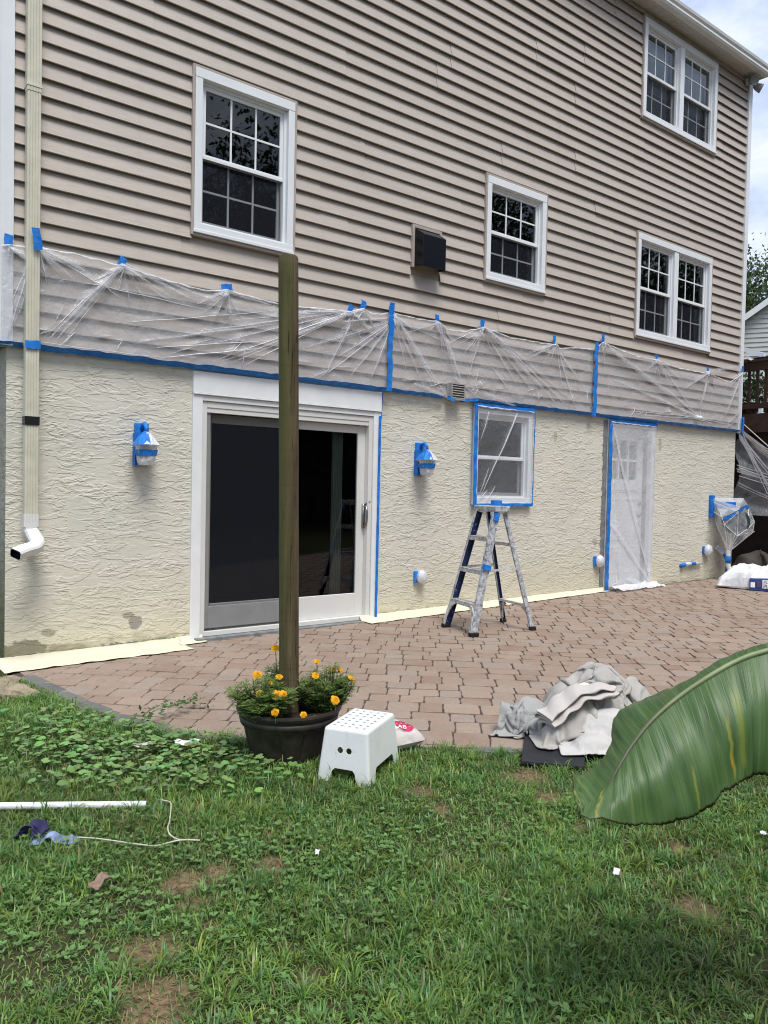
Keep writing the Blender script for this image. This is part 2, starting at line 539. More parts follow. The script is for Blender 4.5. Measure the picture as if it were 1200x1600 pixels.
m.color(m.mix(m.rng(m.sep(0), 1.40, 1.68, 1, 0), rc_, (.085, .080, .050)))
M['banana_rib'] = m.m
simple('banana_stem', (.12, .17, .06), .5, .35, var=.35, vscale=9)

# ------------------------------------------------------------------ mesh helpers
ROOT = {}            # object -> world location its mesh coordinates are measured from

def props(o, label=None, cat=None, group=None, kind=None):
    if label: o['label'] = label
    if cat: o['category'] = cat
    if group: o['group'] = group
    if kind: o['kind'] = kind
    return o

def thing(name, loc, label, cat, group=None):
    o = bpy.data.objects.new(name, None)
    o.empty_display_size = .1
    o.location = loc
    COL.objects.link(o)
    ROOT[o] = Vector(loc)
    return props(o, label, cat, group)

class MB:
    def __init__(self):
        self.v, self.f, self.mi = [], [], []
    def add(self, vs, fs, mi=0):
        n = len(self.v)
        self.v += [tuple(p) for p in vs]
        self.f += [tuple(i + n for i in f) for f in fs]
        self.mi += [mi] * len(fs)
        return self
    def box(self, x0, x1, y0, y1, z0, z1, mi=0):
        vs = [(x0, y0, z0), (x1, y0, z0), (x1, y1, z0), (x0, y1, z0), (x0, y0, z1), (x1, y0, z1), (x1, y1, z1), (x0, y1, z1)]
        return self.add(vs, [(3, 2, 1, 0), (4, 5, 6, 7), (0, 1, 5, 4), (1, 2, 6, 5), (2, 3, 7, 6), (3, 0, 4, 7)], mi)
    def quad(self, a, b, c, d, mi=0):
        return self.add([a, b, c, d], [(0, 1, 2, 3)], mi)
    def bar(self, p0, p1, w, h, side=(0, 0, 1), mi=0, w1=None, h1=None):
        """Box from p0 to p1; w across (perpendicular to side), h along side."""
        p0, p1 = Vector(p0), Vector(p1)
        d = (p1 - p0).normalized()
        s = Vector(side)
        a = d.cross(s).normalized()
        b = a.cross(d).normalized()
        vs = []
        for p, ww, hh in ((p0, w, h), (p1, w1 or w, h1 or h)):
            for sa, sb in ((-1, -1), (1, -1), (1, 1), (-1, 1)):
                vs.append(p + a * (sa * ww / 2) + b * (sb * hh / 2))
        return self.add(vs, [(0, 1, 2, 3), (7, 6, 5, 4), (0, 4, 5, 1), (1, 5, 6, 2), (2, 6, 7, 3), (3, 7, 4, 0)], mi)
    def tube(self, pts, r, n=10, cap=True, mi=0):
        pts = [Vector(p) for p in pts]
        rs = r if isinstance(r, (list, tuple)) else [r] * len(pts)
        base = len(self.v)
        up = Vector((0, 0, 1))
        prev = None
        for k, p in enumerate(pts):
            d = (pts[min(k + 1, len(pts) - 1)] - pts[max(k - 1, 0)]).normalized()
            if prev is None:
                a = d.cross(up)
                if a.length < 1e-3:
                    a = d.cross(Vector((1, 0, 0)))
            else:
                a = prev - d * prev.dot(d)
            a.normalize()
            prev = a
            b = d.cross(a)
            for i in range(n):
                t = 2 * PI * i / n
                self.v.append(tuple(p + (a * math.cos(t) + b * math.sin(t)) * rs[k]))
        for k in range(len(pts) - 1):
            for i in range(n):
                j = (i + 1) % n
                self.f.append((base + k * n + i, base + k * n + j, base + (k + 1) * n + j, base + (k + 1) * n + i))
                self.mi.append(mi)
        if cap:
            self.f.append(tuple(base + i for i in reversed(range(n)))); self.mi.append(mi)
            e = base + (len(pts) - 1) * n
            self.f.append(tuple(e + i for i in range(n))); self.mi.append(mi)
        return self
    def lathe(self, c, prof, n=32, mi=0, cap_ends=False):
        c = Vector(c)
        base = len(self.v)
        for (r, z) in prof:
            for i in range(n):
                t = 2 * PI * i / n
                self.v.append((c.x + r * math.cos(t), c.y + r * math.sin(t), c.z + z))
        for k in range(len(prof) - 1):
            for i in range(n):
                j = (i + 1) % n
                self.f.append((base + k * n + i, base + k * n + j, base + (k + 1) * n + j, base + (k + 1) * n + i))
                self.mi.append(mi)
        if cap_ends:
            self.f.append(tuple(base + i for i in reversed(range(n)))); self.mi.append(mi)
            e = base + (len(prof) - 1) * n
            self.f.append(tuple(e + i for i in range(n))); self.mi.append(mi)
        return self
    def grid(self, P, mi=0, closed_u=False):
        """P: (nu, nv, 3) array of points."""
        P = np.asarray(P)
        nu, nv = P.shape[:2]
        base = len(self.v)
        self.v += [tuple(p) for p in P.reshape(-1, 3).tolist()]
        for i in range(nu if closed_u else nu - 1):
            for j in range(nv - 1):
                i2 = (i + 1) % nu
                self.f.append((base + i * nv + j, base + i2 * nv + j, base + i2 * nv + j + 1, base + i * nv + j + 1))
                self.mi.append(mi)
        return self
    def prism(self, poly, z0, z1, mi=0):
        n = len(poly)
        vs = [(x, y, z0) for x, y in poly] + [(x, y, z1) for x, y in poly]
        fs = [tuple(reversed(range(n))), tuple(range(n, 2 * n))] + [(i, (i + 1) % n, n + (i + 1) % n, n + i) for i in range(n)]
        return self.add(vs, fs, mi)
    def xform(self, mat):
        self.v = [tuple(mat @ Vector(p)) for p in self.v]
        return self
    def build(self, name, mat, parent=None, smooth=False, bevel=0, segs=2, label=None, cat=None, group=None, kind=None, loc=None, recalc=False, angle=40):
        o0 = ROOT[parent] if parent else (Vector(loc) if loc else Vector((0, 0, 0)))
        me = bpy.data.meshes.new(name)
        me.from_pydata([(p[0] - o0.x, p[1] - o0.y, p[2] - o0.z) for p in self.v], [], self.f)
        mats = mat if isinstance(mat, (list, tuple)) else [mat]
        for k in mats:
            me.materials.append(M[k])
        if len(mats) > 1:
            me.polygons.foreach_set('material_index', self.mi)
        if recalc:
            bm = bmesh.new(); bm.from_mesh(me)
            bmesh.ops.remove_doubles(bm, verts=bm.verts, dist=1e-5)
            bmesh.ops.recalc_face_normals(bm, faces=bm.faces)
            bm.to_mesh(me); bm.free()
        me.update()
        o = bpy.data.objects.new(name, me)
        COL.objects.link(o)
        if parent:
            o.parent = parent
        else:
            o.location = o0
        ROOT[o] = o0
        if smooth:
            me.polygons.foreach_set('use_smooth', [True] * len(me.polygons))
        if bevel:
            b = o.modifiers.new('bevel', 'BEVEL')
            b.width = bevel; b.segments = segs; b.limit_method = 'ANGLE'; b.angle_limit = R(angle)
            b.harden_normals = False
        return props(o, label, cat, group, kind)

def raw_mesh(name, V, F, mat, parent=None, colors=None, smooth=False, loc=None, attr='Col', label=None, cat=None, group=None, kind=None, loop_n=3, fattr=None):
    """Fast builder for big numpy meshes: F is (n, loop_n)."""
    o0 = ROOT[parent] if parent else (Vector(loc) if loc else Vector((0, 0, 0)))
    V = np.asarray(V, dtype=np.float32) - np.array(o0, dtype=np.float32)
    F = np.asarray(F, dtype=np.int32)
    me = bpy.data.meshes.new(name)
    me.vertices.add(len(V)); me.vertices.foreach_set('co', V.ravel())
    me.loops.add(F.size); me.loops.foreach_set('vertex_index', F.ravel())
    me.polygons.add(len(F))
    me.polygons.foreach_set('loop_start', np.arange(0, F.size, loop_n, dtype=np.int32))
    me.polygons.foreach_set('loop_total', np.full(len(F), loop_n, dtype=np.int32))
    if smooth:
        me.polygons.foreach_set('use_smooth', np.ones(len(F), dtype=bool))
    me.update(calc_edges=True)
    if colors is not None:
        a = me.color_attributes.new(attr, 'FLOAT_COLOR', 'POINT')
        C4 = np.ones((len(V), 4), dtype=np.float32); C4[:, :3] = colors
        a.data.foreach_set('color', C4.ravel())
    if fattr is not None:
        a = me.attributes.new(fattr[0], 'FLOAT', 'POINT')
        a.data.foreach_set('value', np.asarray(fattr[1], dtype=np.float32))
    me.materials.append(M[mat])
    o = bpy.data.objects.new(name, me)
    COL.objects.link(o)
    if parent: o.parent = parent
    else: o.location = o0
    ROOT[o] = o0
    return props(o, label, cat, group, kind)

def fnoise(x, y, seed=0, oct=4, f0=1.0):
    """Cheap smooth pseudo-noise from sines, about -1..1."""
    x = np.asarray(x, float); y = np.asarray(y, float)
    r = np.random.default_rng(1000 + seed)
    s = np.zeros(np.broadcast(x, y).shape); a = 1.0; f = f0; tot = 0
    for _ in range(oct):
        for _k in range(3):
            th = r.uniform(0, 2 * PI); ph = r.uniform(0, 2 * PI)
            s = s + a * np.sin(f * (x * math.cos(th) + y * math.sin(th)) * r.uniform(.8, 1.25) + ph)
        tot += a * 1.7
        a *= .55; f *= 2.05
    return s / tot

# ------------------------------------------------------------------ levels
def patio_z(x, y=0):
    return 0.013 * (x - 3.5)
def lawn_z(x, y):
    base = -.035 + .006 * np.asarray(x)
    return base + .012 * fnoise(x, y, 3, 3, 2.2)

ZT, CS = 2.235, .127          # siding starts here; exposure of one course
HX0, HX1 = 1.20, 11.14        # stucco corners
SX0, SX1 = 1.165, 11.17       # siding corners
ZEAVE = 7.385

# ------------------------------------------------------------------ ground sheet
BARE0 = [(1.01,-3.62,0.10),(1.14,-3.61,0.07),(1.29,-3.69,0.09),(0.98,-3.76,0.07),(0.97,-3.91,0.05),(0.78,-3.90,0.10),(0.73,-4.10,0.13),(0.68,-4.17,0.10),(1.10,-4.27,0.06),(2.53,-3.86,0.10),(2.09,-3.67,0.06),(2.25,-4.66,0.08),(2.41,-4.11,0.05),(2.15,-3.48,0.08),(2.58,-4.42,0.06),(1.55,-2.36,.10),(2.66,-3.62,.12)]
BARE = [(a, b_, r_ * .85) for a, b_, r_ in BARE0]
def bare_at(x, y):
    x = np.asarray(x, float); y = np.asarray(y, float)
    b = np.zeros_like(x)
    wob = 1 + .5 * fnoise(x, y, 9, 3, 22)
    for (bx, by, br) in BARE:
        d2 = ((x - bx) ** 2 + (y - by) ** 2) / (br * br)
        b = np.maximum(b, np.clip(1.25 - d2 * wob, 0, 1))
    return b
def ground():
    xs = np.concatenate([[-150, -60, -20, -8], np.arange(-3, 6.01, .06), [8, 12, 20, 40, 80, 160]])
    ys = np.concatenate([[-150, -60, -25, -12], np.arange(-7, .3, .06), [2, 6, 14, 30, 60, 160]])
    X, Y = np.meshgrid(xs, ys, indexing='ij')
    far = np.clip((np.hypot(X - 1.5, Y + 3) - 4) / 6, 0, 1)
    Z = lawn_z(X, Y) * (1 - far) + -.06 * far
    Z = np.where(Y > -.15, -.09, Z)
    ins = patio_inside(X, Y, .0)
    Z = np.where(ins, np.minimum(Z, patio_z(X) - .07), Z)
    n, mm = X.shape
    V = np.stack([X, Y, Z], -1).reshape(-1, 3)
    idx = np.arange(n * mm).reshape(n, mm)
    F = np.stack([idx[:-1, :-1], idx[1:, :-1], idx[1:, 1:], idx[:-1, 1:]], -1).reshape(-1, 4)
    raw_mesh('ground', V, F, 'lawn_soil', smooth=True, kind='structure', loop_n=4, fattr=('bare', bare_at(X, Y).ravel()))

PATIO = [(1.19, -.02), (1.19, -.45), (1.30, -1.27), (1.42, -1.86), (1.66, -2.27), (2.0, -2.66), (2.4, -3.03), (2.85, -3.38), (3.6, -3.92), (5.0, -4.75), (13.0, -8.6), (13.0, -.02)]
def patio_inside(x, y, margin=0.0):
    ok = np.ones(np.shape(x), bool)
    n = len(PATIO)
    for k in range(n):
        (ax, ay), (bx, by) = PATIO[k], PATIO[(k + 1) % n]
        L = math.hypot(bx - ax, by - ay)
        nx, ny = -(by - ay) / L, (bx - ax) / L        # inward normal (counter-clockwise ring)
        ok &= ((x - ax) * nx + (y - ay) * ny) > margin
    return ok
def clip_poly(poly):
    n = len(PATIO)
    for k in range(n):
        (ax, ay), (bx, by) = PATIO[k], PATIO[(k + 1) % n]
        L = math.hypot(bx - ax, by - ay)
        nx, ny = -(by - ay) / L, (bx - ax) / L
        dist = lambda p: (p[0] - ax) * nx + (p[1] - ay) * ny - .05
        out = []
        for i, p in enumerate(poly):
            qn = poly[(i + 1) % len(poly)]
            d0, d1 = dist(p), dist(qn)
            if d0 >= 0: out.append(p)
            if (d0 >= 0) != (d1 >= 0):
                t = d0 / (d0 - d1)
                out.append((p[0] + t * (qn[0] - p[0]), p[1] + t * (qn[1] - p[1])))
        poly = out
        if len(poly) < 3: return None
    a = sum(p[0] * q[1] - p[1] * q[0] for p, q in zip(poly, poly[1:] + poly[:1])) / 2
    return poly if a > .0012 else None
ground()

# sky shown by the world; no dome needed

# ------------------------------------------------------------------ patio of tumbled pavers
def paver_shape(poly, seed):
    """Tumbled block: worn arris, slightly wavy edges."""
    r = random.Random(seed)
    cx = sum(p[0] for p in poly) / len(poly); cy = sum(p[1] for p in poly) / len(poly)
    pts = []
    for (ax, ay), (bx, by) in zip(poly, poly[1:] + poly[:1]):
        L = math.hypot(bx - ax, by - ay)
        n = 2 if L > .06 else 1
        for k in range(n):
            t = (k + (.12 if n > 1 and k == 0 else 0)) / n
            px, py = ax + (bx - ax) * t, ay + (by - ay) * t
            pts.append((px + r.uniform(-.0016, .0016), py + r.uniform(-.0016, .0016)))
    def ring(ins, z):
        out = []
        for (px, py) in pts:
            dx, dy = cx - px, cy - py
            L = math.hypot(dx, dy) or 1
            out.append((px + max(-ins, min(ins, dx)), py + max(-ins, min(ins, dy)), z + (r.uniform(-.0012, .0012) if z > -.01 else 0)))
        return out
    n = len(pts)
    vs = ring(0.0, -.05) + ring(0.0, -.0035) + ring(.0035, 0)
    fs = [(i, (i + 1) % n, n + (i + 1) % n, n + i) for i in range(n)]
    fs += [(n + i, n + (i + 1) % n, 2 * n + (i + 1) % n, 2 * n + i) for i in range(n)]
    fs += [tuple(range(2 * n, 3 * n))]
    return vs, fs

def build_patio():
    base = MB()
    base.prism(PATIO, -.16, -.0065)
    slab = base.build('patio', 'joint_sand', kind='structure')
    for v in slab.data.vertices:
        v.co.z += patio_z(v.co.x)
    a = R(-45)
    d1 = (math.cos(a), math.sin(a)); d2 = (-math.sin(a), math.cos(a))
    org = (4.0, -2.2)
    J = .0034
    cells = []
    rr = random.Random(11)
    t0 = -7.0
    while t0 < 7:
        H = rr.choice([.15, .19, .15, .21])
        s = -9 + rr.uniform(0, .2)
        while s < 9:
            w = rr.choice([.14, .15, .19, .22])
            cells.append((s + w / 2, t0 + H / 2, w - J, H - J))
            s += w
        t0 += H
    shared = {}
    full, cut = [], []
    def loc(s, t): return (org[0] + d1[0] * s + d2[0] * t, org[1] + d1[1] * s + d2[1] * t)
    for (s, t, w, h) in cells:
        c = loc(s, t)
        if not (0.9 < c[0] < 13.1 and -6.3 < c[1] < .2): continue
        corners = [loc(s + sx * w / 2, t + sy * h / 2) for sx, sy in ((-1, -1), (1, -1), (1, 1), (-1, 1))]
        ins = patio_inside(np.array([p[0] for p in corners]), np.array([p[1] for p in corners]), .052)
        if ins.all(): full.append((c, (round(w, 4), round(h, 4))))
        elif ins.any() or patio_inside(np.array([c[0]]), np.array([c[1]]), .05)[0]:
            p = clip_poly(corners)
            if p: cut.append(p)
    def vis(c):
        v = Vector((c[0], c[1], 0)) - CAM
        z = v.dot(_f)
        if z < .3: return 0
        x, y = v.dot(_r) / z * 1206, v.dot(_u) / z * 1206
        if abs(x) > 640 or abs(y) > 830: return 0
        return 1 / (z * z * z)
    allp = [('f', c, w) for c, w in full] + [('c', (sum(q[0] for q in p) / len(p), sum(q[1] for q in p) / len(p)), p) for p in cut]
    allp.sort(key=lambda e: -vis(e[1]))
    near, rest = allp[:296], allp[296:]
    for k, (kind, c, w) in enumerate(near):
        z = patio_z(c[0]) + rr.uniform(-.0025, .0025)
        if kind == 'f':
            key = (w, k % 4)
            if key not in shared:
                vs, fs = paver_shape([(-w[0] / 2, -w[1] / 2), (w[0] / 2, -w[1] / 2), (w[0] / 2, w[1] / 2), (-w[0] / 2, w[1] / 2)], k)
                me = bpy.data.meshes.new('paver'); me.from_pydata(vs, [], fs); me.materials.append(M['paver']); me.update()
                shared[key] = me
            me = shared[key]; rz = a
        else:
            vs, fs = paver_shape([(q[0] - c[0], q[1] - c[1]) for q in w], k)
            me = bpy.data.meshes.new('paver'); me.from_pydata(vs, [], fs); me.materials.append(M['paver']); me.update(); rz = 0
        o = bpy.data.objects.new('paver', me)
        o.location = (c[0], c[1], z)
        o.rotation_euler = (rr.uniform(-.008, .008), rr.uniform(-.008, .008) - .0, rz)
        o.parent = slab
        COL.objects.link(o)
    V, F, A = [], [], []
    mb = MB(); rn = []
    for k, (kind, c, w) in enumerate(rest):
        z = patio_z(c[0]) + rr.uniform(-.0025, .0025)
        if kind == 'f':
            poly = [(c[0] + d1[0] * sx * w[0] / 2 + d2[0] * sy * w[1] / 2, c[1] + d1[1] * sx * w[0] / 2 + d2[1] * sy * w[1] / 2) for sx, sy in ((-1, -1), (1, -1), (1, 1), (-1, 1))]
        else: poly = w
        vs, fs = paver_shape(poly, k)
        mb.add([(p[0], p[1], p[2] + z) for p in vs], fs)
        rn += [rr.random()] * len(vs)
    o = mb.build('pavers_beyond', 'paver_far', slab, kind='stuff')
    at = o.data.attributes.new('rnd', 'FLOAT', 'POINT')
    at.data.foreach_set('value', rn)
    # charcoal edging blocks along the curved rim
    pts = [Vector((p[0], p[1], 0)) for p in PATIO[1:11]]
    seg = []
    for p, q in zip(pts, pts[1:]):
        L = (q - p).length
        n = max(1, round(L / .27))
        if p.x > 5: continue
        seg += [(p.lerp(q, k / n), p.lerp(q, (k + 1) / n)) for k in range(n)]
    for k, (p, q) in enumerate(seg):
        d = (q - p).normalized(); nrm = Vector((-d.y, d.x, 0))
        wd = .17 if k < 6 else .10
        g = .004
        poly = [p + d * g - nrm * .02, q - d * g - nrm * .02, q - d * g + nrm * (wd - .055), p + d * g + nrm * (wd - .055)]
        poly = [(v.x, v.y) for v in poly]
        c = (sum(v[0] for v in poly) / 4, sum(v[1] for v in poly) / 4)
        vs, fs = paver_shape([(v[0] - c[0], v[1] - c[1]) for v in poly], 500 + k)
        me = bpy.data.meshes.new('edging_block'); me.from_pydata(vs, [], fs); me.materials.append(M['border_paver']); me.update()
        o = bpy.data.objects.new('edging_block', me)
        o.location = (c[0], c[1], patio_z(c[0]) + .004 + rr.uniform(-.002, .002)); o.parent = slab
        COL.objects.link(o)
build_patio()

# ------------------------------------------------------------------ the house
house = thing('house', (1.2, 0, 0), 'tan vinyl-sided two-storey house with cream stucco ground floor, partly masked for painting', 'house')

def wall_cells(x0, x1, z0, z1, holes):
    xs = sorted({x0, x1, *[v for h in holes for v in h[:2]]})
    out = []
    for a, b in zip(xs, xs[1:]):
        cuts = sorted((h[2], h[3]) for h in holes if h[0] <= a + 1e-6 and h[1] >= b - 1e-6)
        z = z0
        for (ha, hb) in cuts:
            if ha > z: out.append((a, b, z, ha))
            z = max(z, hb)
        if z < z1: out.append((a, b, z, z1))
    return out

DOOR = (2.585, 4.505, -.02, 2.205)
LOWWIN = (5.735, 6.66, 1.125, 2.195)
DOOR2 = (8.06, 9.06, .06, 2.205)
low_holes = [(DOOR[0], DOOR[1], -.2, DOOR[3]), LOWWIN, (DOOR2[0], DOOR2[1], -.2, DOOR2[3])]
b = MB()
for (a0, a1, c0, c1) in wall_cells(HX0, HX1, -.2, 2.30, low_holes):
    b.quad((a0, 0, c0), (a1, 0, c0), (a1, 0, c1), (a0, 0, c1))
for (a0, a1, c0, c1) in low_holes:
    b.quad((a0, 0, c0), (a0, 0, c1), (a0, .22, c1), (a0, .22, c0))
    b.quad((a1, 0, c0), (a1, .22, c0), (a1, .22, c1), (a1, 0, c1))
    b.quad((a0, 0, c1), (a1, 0, c1), (a1, .22, c1), (a0, .22, c1))
    b.quad((a0, 0, c0), (a0, .22, c0), (a1, .22, c0), (a1, 0, c0))
b.build('stucco_wall', 'stucco', house)
b = MB()
b.quad((HX0, 0, -.2), (HX0, 0, 2.3), (HX0, 8, 2.3), (HX0, 8, -.2))
b.quad((HX1, 0, -.2), (HX1, 8, -.2), (HX1, 8, 2.3), (HX1, 0, 2.3))
b.quad((HX0, 8, -.2), (HX0, 8, 2.3), (HX1, 8, 2.3), (HX1, 8, -.2))
b.build('side_wall', 'stucco_side', house)

WINS = {'A': (2.555, 3.47, 3.305, 4.605, 1), 'B': (5.825, 6.755, 3.525, 4.61, 1), 'C': (8.505, 10.245, 3.30, 4.595, 2), 'D': (8.515, 10.23, 6.05, 7.28, 2)}
up_holes = [w[:4] for w in WINS.values()]
b = MB()
inner = [(w[0] + .03, w[1] - .03, w[2] + .03, w[3] - .03) for w in up_holes]
for (a0, a1, c0, c1) in wall_cells(SX0, SX1, ZT, ZEAVE, inner):
    b.quad((a0, -.008, c0), (a1, -.008, c0), (a1, -.008, c1), (a0, -.008, c1))
b.quad((SX0, -.008, ZT), (SX0, .05, ZT), (SX1, .05, ZT), (SX1, -.008, ZT))
b.build('sheathing', 'tan_trim', house)

# clapboard courses, one object per plank
def plank_mesh(L, hcut=CS):
    t = hcut / CS
    # profile (y, z): top tucked behind the course above, butt edge proud, hollow lip
    prof = [(-.013, hcut + .016), (-.014, hcut), (-.041 + .0, .010), (-.0425, .004), (-.041, 0.0), (-.034, 0.0), (-.033, .014)]
    vs = [(0, y, z) for y, z in prof] + [(L, y, z) for y, z in prof]
    n = len(prof)
    fs = [(i, n + i, n + i + 1, i + 1) for i in range(n - 1)]
    return vs, fs
prnd = random.Random(5)
def courses():
    ncourse = int((ZEAVE - ZT) / CS) + 1
    joints = {}
    for p in range(0, ncourse + 1, 2):
        x = SX0 + .1 + prnd.uniform(.4, 3.0)
        js = []
        while x < SX1 - .4:
            js.append(x); x += 3.6 + prnd.uniform(-.6, .3)
        joints[p] = js
    joints[6] = [2.44, 6.05, 9.6]
    joints[8] = [3.05, 6.4, 8.0]
    for k in range(ncourse):
        z0 = ZT + k * CS
        z1 = min(z0 + CS, ZEAVE)
        zm = (z0 + z1) / 2
        spans = [(SX0 + .06, SX1 - .06)]
        blocks = []
        for h in up_holes:
            if h[2] < z1 - .015 and h[3] > z0 + .02: blocks.append((h[0] - .012, h[1] + .012))
        if 3.44 < zm < 3.88: blocks.append((4.815, 5.20))
        for (ba, bb) in blocks:
            ns = []
            for (a0, a1) in spans:
                if bb <= a0 or ba >= a1: ns.append((a0, a1)); continue
                if ba > a0 + .02: ns.append((a0, ba))
                if bb < a1 - .02: ns.append((bb, a1))
            spans = ns
        for (a0, a1) in spans:
            cut = [a0] + [j for j in joints[k - k % 2] if a0 + .15 < j < a1 - .15] + [a1]
            for i, (p, q) in enumerate(zip(cut, cut[1:])):
                over = .02 if i < len(cut) - 2 else 0
                vs, fs = plank_mesh(q - p + over)
                dy = -.0045 if i % 2 == 0 else 0.0
                me = bpy.data.meshes.new('siding_plank')
                me.from_pydata([(v[0] + p - 1.2, v[1] + dy + prnd.uniform(-.0006, .0006), v[2] + z0) for v in vs], [], fs)
                me.materials.append(M['siding']); me.update()
                o = bpy.data.objects.new('siding_plank', me)
                o.parent = house; COL.objects.link(o)
courses()
# clapboards on the two side walls (seen at a sliver): one stepped sheet each
for nm, X, s in (('side_cladding', SX0, -1), ('side_cladding', SX1, 1)):
    b = MB()
    for k in range(41):
        z0 = ZT + k * CS
        b.quad((X + s * .03, .06, z0), (X + s * .03, 8, z0), (X + s * .004, 8, z0 + CS), (X + s * .004, .06, z0 + CS))
        b.quad((X + s * .03, .06, z0), (X, .06, z0), (X, 8, z0), (X + s * .03, 8, z0))
    b.build(nm, 'siding', house)
b = MB()
b.quad((SX0, 8, ZT), (SX0, 8, ZEAVE), (SX1, 8, ZEAVE), (SX1, 8, ZT))
b.build('rear_wall', 'tan_trim', house)

# corner boards
for x0, x1, s in ((SX0 - .035, SX0 + .062, -1), (SX1 - .062, SX1 + .035, 1)):
    b = MB()
    b.box(x0, x1, -.052, .06, ZT - .01, ZEAVE - .01)
    if s < 0:
        b.box(x0 - .003, x0 + .012, -.056, .064, ZT - .008, ZEAVE - .012)
        b.box(x1 - .012, x1 + .003, -.056, .0, ZT - .008, ZEAVE - .012)
    else:
        b.box(x0 - .003, x0 + .012, -.056, .0, ZT - .008, ZEAVE - .012)
    b.build('corner_board', 'white_vinyl', house, bevel=.002)

# eaves: soffit, fascia, gutter, roof
b = MB()
x = SX0 - .1
k = 0
while x < SX1 + .04:
    b.box(x + .002, x + .148, -.185, .01, ZEAVE, ZEAVE + .006)
    b.box(x + .03, x + .036, -.185, .01, ZEAVE - .002, ZEAVE)
    b.box(x + .1, x + .106, -.185, .01, ZEAVE - .002, ZEAVE)
    x += .15
b.build('soffit', 'soffit_white', house)
b = MB(); b.box(SX0 - .1, SX1 + .05, -.205, -.185, ZEAVE - .025, ZEAVE + .13)
b.box(SX0 - .1, SX1 + .05, -.03, -.008, ZEAVE - .03, ZEAVE)
b.build('fascia', 'soffit_white', house)
prof = [(-.205, .12), (-.205, 0), (-.275, 0), (-.292, .03), (-.288, .06), (-.305, .085), (-.312, .118), (-.300, .122), (-.296, .115), (-.276, .01), (-.215, .01)]
b = MB()
for xx_ in (SX0 - .1, SX1 + .06):
    b.v += [(xx_, y, ZEAVE + z - .02) for y, z in prof]
n = len(prof)
for i in range(n - 1):
    b.f.append((i, i + 1, n + i + 1, n + i)); b.mi.append(0)
b.f.append((n, n + 1, n + 2, n + 3, n + 4, n + 5, n + 6)); b.mi.append(0)
b.build('gutter', 'gutter_white', house)
b = MB()
b.quad((SX0 - .15, -.22, ZEAVE + .11), (SX1 + .06, -.22, ZEAVE + .11), (SX1 + .06, 4, ZEAVE + 2.0), (SX0 - .15, 4, ZEAVE + 2.0))
b.quad((SX0 - .15, 8.22, ZEAVE + .11), (SX0 - .15, 4, ZEAVE + 2.0), (SX1 + .06, 4, ZEAVE + 2.0), (SX1 + .06, 8.22, ZEAVE + .11))
b.build('roof', 'shingle', house)
b = MB()
for X in (SX0, SX1):
    b.add([(X, 0, ZEAVE), (X, 8, ZEAVE), (X, 4, ZEAVE + 1.95)], [(0, 1, 2)])
b.build('gable_wall', 'siding', house)

# windows
def sash(b, x0, x1, z0, z1, y0, y1, st, rt, rb):
    b.box(x0, x0 + st, y0, y1, z0, z1)
    b.box(x1 - st, x1, y0, y1, z0, z1)
    b.box(x0 + st, x1 - st, y0, y1, z1 - rt, z1)
    b.box(x0 + st, x1 - st, y0, y1, z0, z0 + rb)

